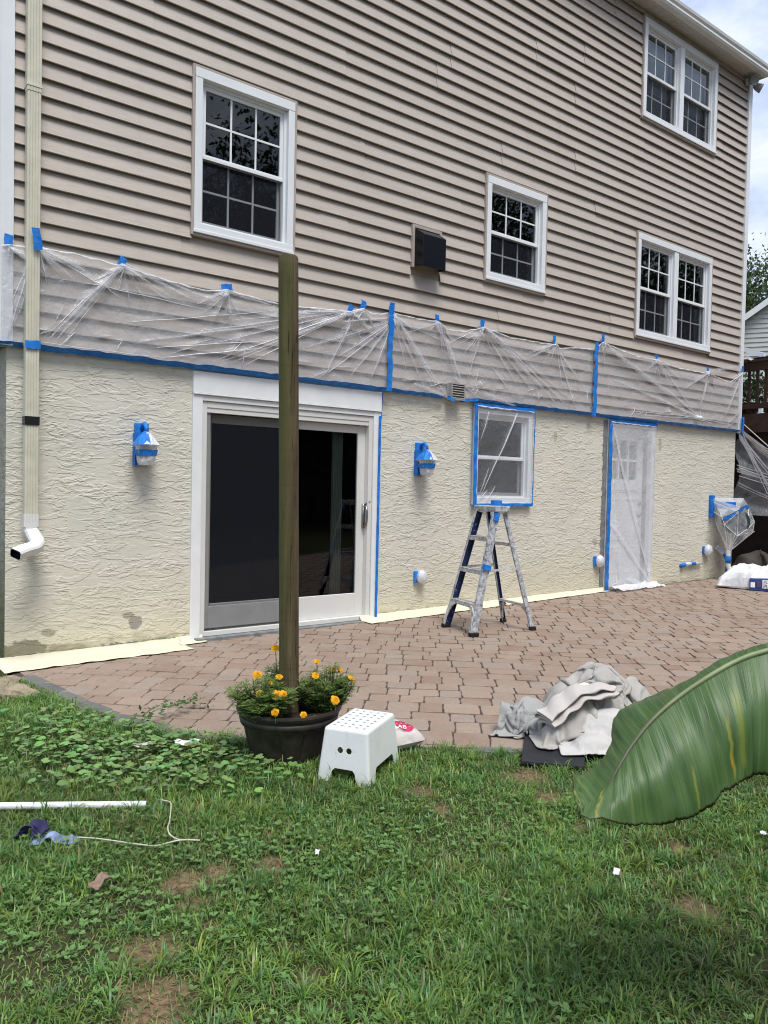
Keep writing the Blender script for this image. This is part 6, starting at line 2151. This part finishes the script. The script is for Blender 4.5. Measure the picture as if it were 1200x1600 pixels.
def half(edge, sag, side, nv=22):
    v = np.linspace(0, 1, nv)
    rag = 1 + .018 * fnoise(np.linspace(0, 60, N), np.zeros(N), 97 + side, 3, 1.0) + .012 * fnoise(np.linspace(0, 60, N), np.zeros(N), 98 + side, 2, 6.0)
    edge = MR + (edge - MR) * rag[:, None]
    P = MR[:, None, :] * (1 - v)[None, :, None] + edge[:, None, :] * v[None, :, None]
    out = edge - MR
    tang = np.gradient(MR, axis=0); nrm = np.cross(tang, out); nrm /= np.linalg.norm(nrm, axis=1, keepdims=True) + 1e-9
    nrm = np.where(nrm[:, 2:3] < 0, -nrm, nrm)
    u = np.linspace(0, 1, N)
    wid = np.linalg.norm(out, axis=1)
    bow = sag * np.sin(PI * np.minimum(1, v * .97 + .0))[None, :] * wid[:, None]
    cor = .0009 * np.sin(u * 150 + .6 * np.sin(u * 13))[:, None] * np.minimum(1, v * 5)[None, :] + .020 * fnoise(u[:, None] * 9 + 0 * v, v[None, :] * 2 + 0 * u[:, None], 90 + side, 3, 1.5) * v[None, :]
    edgew = .0035 * np.sin(u * 37 + side)[:, None] * (v ** 3)[None, :]
    return P + nrm[:, None, :] * (bow + cor + edgew)[..., None]
def blade(P, name, du=0):
    nu, nv = P.shape[:2]
    b = MB(); b.grid(P)
    o = b.build(name, 'banana', bp, smooth=True)
    uvl = o.data.uv_layers.new(name='UVMap')
    uu = np.repeat(np.linspace(0, 1, nu)[:, None], nv, 1).ravel(); vv = np.repeat(np.linspace(0, 1, nv)[None, :], nu, 0).ravel()
    for lp in o.data.loops: uvl.data[lp.index].uv = (min(uu[lp.vertex_index], .999) + du, vv[lp.vertex_index])
    s = o.modifiers.new('s', 'SOLIDIFY'); s.thickness = .0012
    return o
blade(half(UE, .10, 1), 'blade', 2)
blade(half(LE, .13, 2, 30), 'blade')
rr_ = np.linspace(1, 0, N)
b = MB(); b.tube([tuple(p + np.array([0, 0, .001])) for p in MR[::4]], [.0018 + .0058 * float(t) ** 1.2 for t in rr_[::4]], 8); b.build('midrib', 'banana_rib', bp, smooth=True)
b = MB(); b.tube([tuple(MR[0]), (2.30, -5.50, 1.02), (2.52, -5.64, .98), (2.66, -5.71, .80), (2.72, -5.74, .4), (2.74, -5.75, -.02)], [.011, .016, .024, .036, .05, .06], 12); b.build('stalk', 'banana_stem', bp, smooth=True)

# ------------------------------------------------------------------ deck at the right with its stair and film
DX = 12.15
dk = thing('deck', (13.4, 0, .1), 'dark brown raised wooden deck with railing beyond the right house corner', 'deck')
b = MB(); b.box(DX, 16, -2.6, 3.6, 2.52, 2.56); b.build('deck_floor', 'brown_deck', dk)
b = MB(); b.box(DX - .04, DX, -2.6, 3.6, 2.30, 2.60); b.build('rim_joist', 'brown_deck', dk)
b = MB(); b.box(DX - .05, DX + .10, -2.6, 3.6, 3.42, 3.46); b.box(DX - .03, DX + .01, -2.6, 3.6, 3.28, 3.42); b.build('top_rail', 'brown_deck', dk)
b = MB(); b.box(DX - .02, DX + .02, -2.6, 3.6, 2.68, 2.76); b.build('bottom_rail', 'brown_deck', dk)
y = -2.5
while y < 3.5:
    MB().box(DX + .005, DX + .04, y, y + .04, 2.62, 3.30).build('baluster', 'brown_deck', dk); y += .135
for y in (-2.55, -1.0, .62, 2.2, 3.5):
    MB().box(DX - .03, DX + .06, y, y + .09, .1, 3.40).build('post', 'brown_deck', dk)
y = -2.6
while y < 3.5:
    MB().box(DX + .07, DX + .09, y + .003, y + .137, .12, 2.50).build('skirt_board', 'brown_skirt', dk); y += .14
b = MB(); b.bar((12.04, 1.1, 2.95), (12.04, -1.9, .25), .045, .26, side=(1, 0, 0)); b.xform(Matrix.Identity(4)); b.build('stair_stringer', 'brown_deck', dk)
b = MB(); b.tube([(12.0, 1.1, 3.12), (12.0, -1.9, .42)], .008, 6); b.build('cable', 'cream_spout', dk)

rg_ = MB()
P0 = sheet(12.15, .52, .55, .35, R(90), 30, 20, 3.6, (.75, .6), 33, .04, 8)
P6 = drape(P0, .55 / 29, .35 / 19, lambda x, y: np.where(np.abs(x - 12.17) < .075, 3.465, 3.05 + 0 * x), 70, 8, .002)
cloth_obj('white_rag', P6, 'white_rag', 'white plastic rag draped on the deck rail by the house corner', 'rag')
P0 = sheet(12.15, .02, .7, .4, R(90), 30, 20, 3.6, (.7, .6), 34, .05, 8)
P7 = drape(P0, .7 / 29, .4 / 19, lambda x, y: np.where(np.abs(x - 12.17) < .10, 3.465, 3.2 + 0 * x), 70, 8, .002)
cloth_obj('navy_towel', P7, 'navy_cloth', 'navy cloth lying on top of the deck rail at the right edge', 'towel')

# potted plants on the deck
def potted(x, y, z, h, label, seed, tint, flowers=0):
    g = np.random.default_rng(seed)
    t = thing('potted_plant', (x, y, z), label, 'plant', 'potted plants on the deck')
    b = MB(); b.lathe((x, y, z), [(.0, 0), (.11, 0), (.15, .22), (.16, .22), (.16, .26), (.14, .26), (.13, .22), (0, .22)], 20); b.build('pot', 'terracotta', t)
    n = 420
    C = np.array([x, y, z + .25]) + g.normal(0, 1, (n, 3)) * np.array([.16, .16, h * .28]) + np.array([0, 0, h * .45])
    D = unit(g.normal(0, 1, (n, 3)) + np.array([0, 0, .2])); U_ = unit(g.normal(0, .6, (n, 3)) + np.array([0, 0, 1]))
    K = np.array(tint) * g.uniform(.6, 1.4, (n, 1))
    V, F, K = leaf_quads(C, D, U_, g.uniform(.06, .14, n), g.uniform(.03, .055, n), K)
    raw_mesh('foliage', V, F, 'leafage', t, K, loop_n=4)
    b = MB()
    for _ in range(7): b.tube([(x, y, z + .2), (x + g.uniform(-.15, .15), y + g.uniform(-.15, .15), z + .25 + h * g.uniform(.5, .9))], [.006, .003], 5, cap=False)
    b.build('stems', 'stem_green', t)
potted(12.55, .55, 2.56, .55, 'dark leafy potted plant behind the deck balusters by the house', 11, (.035, .075, .025))
potted(12.65, .18, 2.56, .40, 'paler potted plant behind the deck balusters at the right edge', 12, (.13, .17, .06))

# film hung from the house corner across the stair
hf = thing('corner_film', (11.5, .0, 2.2), 'clear film strung from the right house corner across the dark deck stair', 'plastic sheet')
A0, A1 = np.array([11.19, -.02, 2.24]), np.array([12.35, -.75, 1.72])
B0, B1 = np.array([11.16, -.01, 1.02]), np.array([12.30, -.75, .95])
u = np.linspace(0, 1, 40); v = np.linspace(0, 1, 30)
Ug, Vg = np.meshgrid(u, v, indexing='ij')
P = (A0 * (1 - Ug[..., None]) + A1 * Ug[..., None]) * (1 - Vg[..., None]) + (B0 * (1 - Ug[..., None]) + B1 * Ug[..., None]) * Vg[..., None]
P[..., 2] -= .10 * np.sin(PI * Ug) * (1 - Vg)
P[..., 1] += .05 * fnoise(Ug * 3, Vg * 8, 44, 4, 1.6) + .05 * np.sin(Vg * 9 + Ug * 2)
b = MB(); b.grid(P)
rb = random.Random(3)
def rope_of_film(p, q, n, spread, sag):
    for _ in range(n):
        o1 = Vector((0, rb.uniform(-.03, .03), rb.uniform(-spread, spread))); o2 = Vector((0, rb.uniform(-.05, .05), rb.uniform(-spread, spread) * 1.8))
        pts = []
        for k in range(15):
            t = k / 14
            c = Vector(p).lerp(Vector(q), t) + o1 * (1 - t) + o2 * t; c.z -= sag * math.sin(PI * t) * rb.uniform(.95, 1.05)
            pts.append(c)
        w = rb.uniform(.002, .011)
        b.grid([[tuple(c + Vector((0, -.01, w))), tuple(c + Vector((-.006, -.025, 0))), tuple(c + Vector((0, -.01, -w)))] for c in pts], mi=1)
rope_of_film((11.17, -.03, 1.70), (12.40, -.72, 1.45), 9, .05, .06)
rope_of_film((11.17, -.03, 1.50), (12.40, -.72, 1.22), 4, .12, .04)
rope_of_film((11.19, -.03, 2.26), (12.40, -.72, 1.66), 10, .03, .12)
rope_of_film((11.17, -.03, 2.20), (11.6, -.30, 1.50), 9, .10, .0)
b.build('film', ['film_clear', 'film_fold'], hf, smooth=True)
tape_piece(hf, (11.19, 2.20), (11.20, 2.46), .05, -.08, 99, 'tape_tab', .1)

# ------------------------------------------------------------------ neighbour's house and trees beyond
NA, NE, ND = Vector((27.75, 9.1, 0)), Vector((.47, -.883, 0)), Vector((.883, .47, 0))
def nw(s_, d_, z_): return tuple(NA + NE * s_ + ND * d_ + Vector((0, 0, z_)))
nb = thing('neighbour_house', nw(4.5, 4, 0), 'pale grey-sided house with a white gable beyond the deck', 'house')
ez, rz, half_w = 7.55, 10.8, 4.5
b = MB(); z = 0.0
while z < rz - .05:
    z2 = min(z + .17, rz)
    ins = 0 if z < ez else (z - ez) / (rz - ez) * half_w
    b.quad(nw(ins, -.03, z), nw(2 * half_w - ins, -.03, z), nw(2 * half_w - ins, 0, z2), nw(ins, 0, z2)); b.quad(nw(ins, -.03, z), nw(ins, 0, z), nw(2 * half_w - ins, 0, z), nw(2 * half_w - ins, -.03, z))
    z = z2
b.quad(nw(0, 0, 0), nw(0, 0, ez), nw(0, 9, ez), nw(0, 9, 0)); b.quad(nw(2 * half_w, 0, 0), nw(2 * half_w, 9, 0), nw(2 * half_w, 9, ez), nw(2 * half_w, 0, ez))
b.build('wall', 'neighbour_siding', nb)
b = MB()
for s_ in (-.25, 2 * half_w + .25):
    b.quad(nw(half_w, -.25, rz + .12), nw(half_w, 9.2, rz + .12), nw(s_, 9.2, ez - .06), nw(s_, -.25, ez - .06))
b.build('roof', 'shingle', nb)
b = MB()
for s_ in (-.27, 2 * half_w + .27): b.bar(nw(half_w, -.26, rz + .02), nw(s_, -.26, ez - .16), .05, .20, side=(0, 0, 1))
b.build('rake_board', 'white_paint', nb)
b = MB(); b.tube([nw(.32, -.12, 7.5), nw(.32, -.12, 5.5), nw(.32, -.12, 0)], .05, 8); b.build('downspout', 'gutter_white', nb)
b = MB(); b.bar(nw(-.2, -1.6, 6.65), nw(.95, -2.1, 6.15), .10, .16, side=(0, 0, 1)); b.bar(nw(.95, -2.1, 6.2), nw(.95, -2.1, 0), .14, .14, side=(1, 0, 0)); b.build('porch_beam', 'white_paint', nb)

def tree(label, x, y, h, crown_r, crown_z, nclump, per, seed, tint, leaf=.22, group=None):
    g = np.random.default_rng(seed)
    t = thing('tree', (x, y, -.05), label, 'tree', group)
    b = MB(); lean = g.uniform(-.4, .4, 2)
    top = (x + lean[0], y + lean[1], crown_z)
    r0 = h * .022
    b.tube([(x, y, -.1), (x + lean[0] * .3, y + lean[1] * .3, crown_z * .4), top], [r0, r0 * .75, r0 * .45], 10)
    Cs = []
    for k in range(nclump):
        d = g.normal(0, 1, 3); d /= np.linalg.norm(d)
        rad = crown_r * g.uniform(.35, 1.0) * (1 + .25 * math.sin(3 * math.atan2(d[1], d[0]) + seed))
        c = np.array(top) + d * rad * np.array([1, 1, (h - crown_z) / crown_r])
        Cs.append(c)
        if k < 16:
            m_ = np.array(top) * .5 + c * .5 - np.array([0, 0, .12 * crown_r])
            b.tube([(x + lean[0] * .5, y + lean[1] * .5, crown_z * .62 + g.uniform(0, .25) * crown_z), tuple(m_), tuple(c)], [r0 * .4, r0 * .22, r0 * .08], 6, cap=False)
    b.build('trunk', 'bark', t, smooth=True)
    Cs = np.repeat(np.array(Cs), per, 0); n = len(Cs)
    C = Cs + g.normal(0, 1, (n, 3)) * crown_r * .15
    D = unit(g.normal(0, 1, (n, 3)) + np.array([0, 0, -.35])); U_ = unit(g.normal(0, .7, (n, 3)) + np.array([0, 0, 1]))
    K = np.array(tint) * g.uniform(.55, 1.5, (n, 1)) * np.array([1, 1, 1]) * (1 + .25 * g.normal(0, 1, (n, 3)) * np.array([.5, .1, .4]))
    V, F, K = leaf_quads(C, D, U_, leaf * g.uniform(.6, 1.3, n), leaf * .55 * g.uniform(.6, 1.3, n), np.clip(K, .004, 1))
    raw_mesh('crown', V, F, 'leafage', t, K, loop_n=4)
tree('broad dark green tree beyond the grey neighbouring house', 47.5, 18, 14.6, 6.4, 8.6, 420, 140, 5, (.060, .092, .032), .30)
GT = 'garden trees reflected in the windows'
for k, (tx_, ty_, th_, lab) in enumerate(((7, -22, 16, 'garden tree behind the viewer, reflected in the left window'), (15, -21, 15, 'garden tree behind the viewer, second from the left in the reflections'), (23, -19.5, 17, 'garden tree behind the viewer, in the middle of the reflections'), (31, -18, 16, 'garden tree behind the viewer, fourth in the reflections'), (40, -15, 17, 'garden tree behind the viewer, farthest right in the reflections'))):
    tree(lab, tx_, ty_, th_, 5.6, th_ * .56, 260, 100, 20 + k, (.034, .062, .021), .26, GT)
def added_hedge():  # unseen foliage row added to darken the sky reflection in the door glass
    g = np.random.default_rng(71)
    t = thing('added_hedge', (22, -21, -.05), 'tall dark foliage row added behind the viewer to darken the door glass', 'added_hedge')
    a, e = np.array([-14, -22.5]), np.array([52, -16.0])
    n = 16000
    u = g.uniform(0, 1, n); off = g.uniform(-.9, .9, n); z = g.uniform(0, 1, n) ** .8 * (4.2 + 1.0 * fnoise(u * 66, u * 0, 3, 3, .6))
    d = (e - a) / np.linalg.norm(e - a); nn_ = np.array([-d[1], d[0]])
    C = np.stack([a[0] + (e[0] - a[0]) * u + nn_[0] * off, a[1] + (e[1] - a[1]) * u + nn_[1] * off, z], -1)
    V, F, K = leaf_quads(C, unit(g.normal(0, 1, (n, 3))), unit(g.normal(0, 1, (n, 3))), g.uniform(.3, .6, n), g.uniform(.2, .35, n), np.array([.03, .055, .018]) * g.uniform(.5, 1.5, (n, 1)))
    raw_mesh('foliage', V, F, 'leafage', t, K, loop_n=4)
    b = MB(); b.bar((a[0], a[1], 1.7), (e[0], e[1], 1.7), 1.3, 3.4, side=(0, 0, 1)); b.build('core', 'bark', t)
added_hedge()

# ------------------------------------------------------------------ grass and weeds
def project(x, y, z):
    v = np.stack([x - CAM.x, y - CAM.y, z - CAM.z], -1)
    zc = v @ np.array(_f); u = v @ np.array(_r); w = v @ np.array(_u)
    zc = np.maximum(zc, .05)
    return 600 + 1206 * u / zc, 800 - 1206 * w / zc
def sample(n, g, box=(-.6, 4.6, -5.9, -.5), pad=130):
    x = g.uniform(box[0], box[1], n); y = g.uniform(box[2], box[3], n)
    u, v = project(x, y, np.full(n, -.02))
    d = np.hypot(x - CAM.x, y - CAM.y)
    k = (u > -pad) & (u < 1200 + pad) & (v > 1000) & (v < 1600 + pad * 1.6) & ~patio_inside(x, y, .012) & (d > .5) & (y < -.6 + .25 * (x > 9))
    k &= ~((np.hypot(x - PC.x, y - PC.y) < .185))
    mq = [(2.70, -3.52), (2.90, -3.76), (3.45, -3.52), (3.10, -3.18)]
    inm = np.ones(n, bool)
    for (ax, ay), (bx_, by_) in zip(mq, mq[1:] + mq[:1]): inm &= ((bx_ - ax) * (y - ay) - (by_ - ay) * (x - ax)) > 0
    k &= ~inm
    return x[k], y[k], u[k], v[k]

def grass():
    g = np.random.default_rng(21)
    x, y, u, v = sample(520000, g)
    # tufts pull blades together
    tx, ty, _, _ = sample(15000, g)
    tk = g.uniform(0, 1, len(tx)) < .55 + .45 * fnoise(tx, ty, 49, 3, 4)
    tx, ty = tx[tk], ty[tk]
    tlen = g.uniform(.5, 1.2, len(tx)) ; tcol = g.uniform(0, 1, len(tx)) ; thue = g.uniform(0, 1, len(tx))
    n = len(x)
    keep = g.uniform(0, 1, n)
    dens = .60 + .40 * fnoise(x, y, 41, 3, 5.0)
    dens = dens * (1 - .74 * bare_at(x, y))
    weed = np.clip(1.3 - ((u - 210) / 230) ** 2 - ((v - 1175) / 75) ** 2, 0, 1)
    dens = dens * (1 - .45 * weed)
    m_ = keep < dens
    x, y, u, v = x[m_], y[m_], u[m_], v[m_]; n = len(x)
    L = g.uniform(.024, .055, n) * (1 + .35 * fnoise(x, y, 42, 3, 4))
    az = g.uniform(0, 2 * PI, n) + 1.2 * fnoise(x, y, 43, 2, 3)
    lean = g.uniform(.5, 1.75, n)
    W = g.uniform(.0020, .0042, n)
    # tuft blades
    cnt = 19
    ox, oy = g.normal(0, .011, len(tx) * cnt), g.normal(0, .011, len(tx) * cnt)
    bx = np.repeat(tx, cnt) + ox; by = np.repeat(ty, cnt) + oy
    bl = np.repeat(tlen, cnt) * g.uniform(.045, .085, len(bx))
    baz = np.arctan2(oy, ox) + g.normal(0, .7, len(bx)); ble = g.uniform(.35, 1.75, len(bx)); bw = g.uniform(.0026, .0054, len(bx))
    tb = bare_at(bx, by) < .55
    ins = patio_inside(bx, by, .02)
    tb &= ~ins
    x = np.concatenate([x, bx[tb]]); y = np.concatenate([y, by[tb]]); L = np.concatenate([L, bl[tb]]); az = np.concatenate([az, baz[tb]]); lean = np.concatenate([lean, ble[tb]]); W = np.concatenate([W, bw[tb]])
    tc = np.concatenate([g.uniform(0, 1, n), np.repeat(tcol, cnt)[tb]])
    hue = np.concatenate([np.full(n, .5), np.repeat(thue, cnt)[tb]])
    n = len(x)
    z0 = lawn_z(x, y) - .004
    hd = np.stack([np.cos(az), np.sin(az), np.zeros(n)], -1); side = np.stack([-np.sin(az), np.cos(az), np.zeros(n)], -1)
    base = np.stack([x, y, z0], -1)
    up = np.array([0, 0, 1.0])
    a1 = lean * .45; a2 = lean * 1.0; a3 = lean * 1.7
    p1 = base + (hd * np.sin(a1)[:, None] + up * np.cos(a1)[:, None]) * (L * .4)[:, None]
    p2 = p1 + (hd * np.sin(a2)[:, None] + up * np.cos(a2)[:, None]) * (L * .35)[:, None]
    p3 = p2 + (hd * np.sin(a3)[:, None] + up * np.cos(a3)[:, None]) * (L * .35)[:, None]
    w = (W / 2)[:, None]
    V = np.stack([base - side * w * .7, base + side * w * .7, p1 - side * w, p1 + side * w, p2 - side * w * .8, p2 + side * w * .8, p3], 1).reshape(-1, 3)
    o = (np.arange(n) * 7)[:, None]
    F = np.concatenate([o + np.array([[0, 1, 3]]), o + np.array([[0, 3, 2]]), o + np.array([[2, 3, 5]]), o + np.array([[2, 5, 4]]), o + np.array([[4, 5, 6]])], 0)
    pal = np.array([[.140, .225, .040], [.175, .270, .050], [.125, .205, .058], [.225, .285, .075], [.165, .240, .085]])
    ci = g.integers(0, len(pal), n); K = pal[ci] * (.70 + .6 * tc)[:, None] * g.uniform(.85, 1.15, (n, 1))
    K = K * np.stack([.66 + .46 * hue, np.full(n, 1.04), 1.2 - .5 * hue], -1)
    patchy = np.clip(.5 + .8 * fnoise(x, y, 45, 3, 3.5), 0, 1)[:, None]
    K = K * (.82 + .36 * patchy) * np.array([1.0, 1.0, 1.0])
    dry = g.uniform(0, 1, n) < (.035 + .35 * bare_at(x, y) + .05 * (fnoise(x, y, 46, 3, 4) > .35))
    K = np.where(dry[:, None], np.array([.27, .20, .10]) * g.uniform(.6, 1.3, (n, 1)), K)
    K = np.repeat(K, 7, 0)
    raw_mesh('grass', V, F, 'grass', None, K, label='patchy green lawn grass in front of the patio', cat='grass', kind='stuff')
    # straw litter lying on the bare spots
    sx, sy, _, _ = sample(150000, g)
    k = g.uniform(0, 1, len(sx)) < (bare_at(sx, sy) * .8 + .02)
    sx, sy = sx[k], sy[k]; n = len(sx); az = g.uniform(0, PI, n); L = g.uniform(.02, .06, n)
    d = np.stack([np.cos(az), np.sin(az), g.uniform(-.12, .25, n)], -1)
    C = np.stack([sx, sy, lawn_z(sx, sy) + .004], -1)
    V, F, K = leaf_quads(C, unit(d), np.tile([0, 0, 1.0], (n, 1)), L, g.uniform(.0012, .0026, n), np.array([.30, .22, .12]) * g.uniform(.4, 1.3, (n, 1)))
    raw_mesh('straw_litter', V, F, 'grass', None, K, label='dry straw lying on the bare spots of the lawn', cat='straw', kind='stuff', loop_n=4)
grass()

def round_leaves(name, x, y, z, r, tilt, az, col, label, cat, ns=9, notch=True, seed=0):
    g = np.random.default_rng(seed)
    n = len(x)
    nrm = unit(np.stack([np.cos(az) * tilt, np.sin(az) * tilt, np.ones(n)], -1))
    a = np.cross(nrm, np.tile([0, 0, 1.0], (n, 1)) + .01); a = unit(a); b = np.cross(nrm, a)
    ph = g.uniform(0, 2 * PI, n)
    C = np.stack([x, y, z], -1)
    pts = [C - nrm * (r * .22)[:, None]]
    for k in range(ns):
        t = ph + 2 * PI * k / ns
        rad = r * (1 + (.08 * (-1) ** k))
        if notch and k == 0: rad = r * .35
        pts.append(C + (a * np.cos(t)[:, None] + b * np.sin(t)[:, None]) * rad[:, None])
    V = np.stack(pts, 1).reshape(-1, 3); m_ = ns + 1
    o = (np.arange(n) * m_)[:, None]
    F = np.concatenate([o + np.array([[0, 1 + k, 1 + (k + 1) % ns]]) for k in range(ns)], 0)
    raw_mesh(name, V, F, 'weed', None, np.repeat(col, m_, 0), label=label, cat=cat, kind='stuff')
def weeds():
    g = np.random.default_rng(31)
    x, y, u, v = sample(60000, g)
    w = np.clip(1.25 - ((u - 190) / 260) ** 2 - ((v - 1178) / 72) ** 2, 0, 1) * (.55 + .6 * fnoise(x, y, 47, 3, 5)) + .35 * np.clip(1 - ((u - 360) / 130) ** 2 - ((v - 1215) / 40) ** 2, 0, 1)
    k = g.uniform(0, 1, len(x)) < w * .75
    x, y = x[k], y[k]; n = len(x)
    r = g.uniform(.009, .023, n) * (1 + .3 * g.normal(0, .4, n)); r = np.clip(r, .006, .027)
    z = lawn_z(x, y) + g.uniform(.02, .062, n)
    K = np.array([.175, .290, .095]) * g.uniform(.65, 1.35, (n, 1)) * np.array([1, 1, 1]) * (1 + .12 * g.normal(0, 1, (n, 3)))
    round_leaves('ground_ivy', x, y, z, r, g.uniform(.02, .42, n), g.uniform(0, 2 * PI, n), np.clip(K, .01, 1), 'round-leaved ground ivy spreading at the left patio edge', 'weeds', 10, True, 1)
    # trailing runner over the pavers
    # clover through the lower lawn
    x, y, u, v = sample(90000, g)
    w = np.clip(.28 + .9 * fnoise(x, y, 48, 3, 3.2) + .25 * ((u > 560) & (v > 1380)), 0, 1) * (1 - bare_at(x, y)) * (v > 1250)
    k = g.uniform(0, 1, len(x)) < w * .34
    x, y = x[k], y[k]; n = len(x)
    z = lawn_z(x, y) + g.uniform(.010, .034, n); ph = g.uniform(0, 2 * PI, n)
    X, Y, Z, Rr, Az = [], [], [], [], []
    rl = g.uniform(.004, .0075, n)
    for q in range(3):
        t = ph + q * 2 * PI / 3
        X.append(x + np.cos(t) * rl * 1.05); Y.append(y + np.sin(t) * rl * 1.05); Z.append(z); Rr.append(rl); Az.append(t)
    X, Y, Z, Rr, Az = map(np.concatenate, (X, Y, Z, Rr, Az))
    K = np.tile(np.array([.140, .250, .075]) * g.uniform(.7, 1.3, (n, 1)), (3, 1))
    round_leaves('clover', X, Y, Z, Rr, np.full(len(X), .3), Az + PI, K, 'small clover leaves mixed into the lawn', 'clover', 6, False, 2)
weeds()
def runner():
    g = np.random.default_rng(44)
    t = thing('creeping_weed', (1.75, -1.95, 0), 'leafy runner of weed creeping out over the pavers at the left', 'weed')
    pts = smooth_path([(1.45, -2.02, .03), (1.56, -1.93, .05), (1.70, -1.86, .045), (1.86, -1.80, .03)], 6)
    b = MB(); b.tube(pts, .002, 5); b.build('stem', 'stem_green', t)
    n = 120
    i = g.integers(0, len(pts), n); C = np.array(pts)[i] + g.normal(0, .028, (n, 3)) * np.array([1, 1, .45]); C[:, 2] = np.maximum(C[:, 2], .0)
    V, F, K = leaf_quads(C, unit(g.normal(0, 1, (n, 3)) * np.array([1, 1, .3])), unit(g.normal(0, .4, (n, 3)) + np.array([0, 0, 1])), g.uniform(.02, .04, n), g.uniform(.014, .024, n), np.array([.09, .16, .05]) * g.uniform(.6, 1.3, (n, 1)))
    raw_mesh('leaves', V, F, 'leafage', t, K, loop_n=4)
runner()
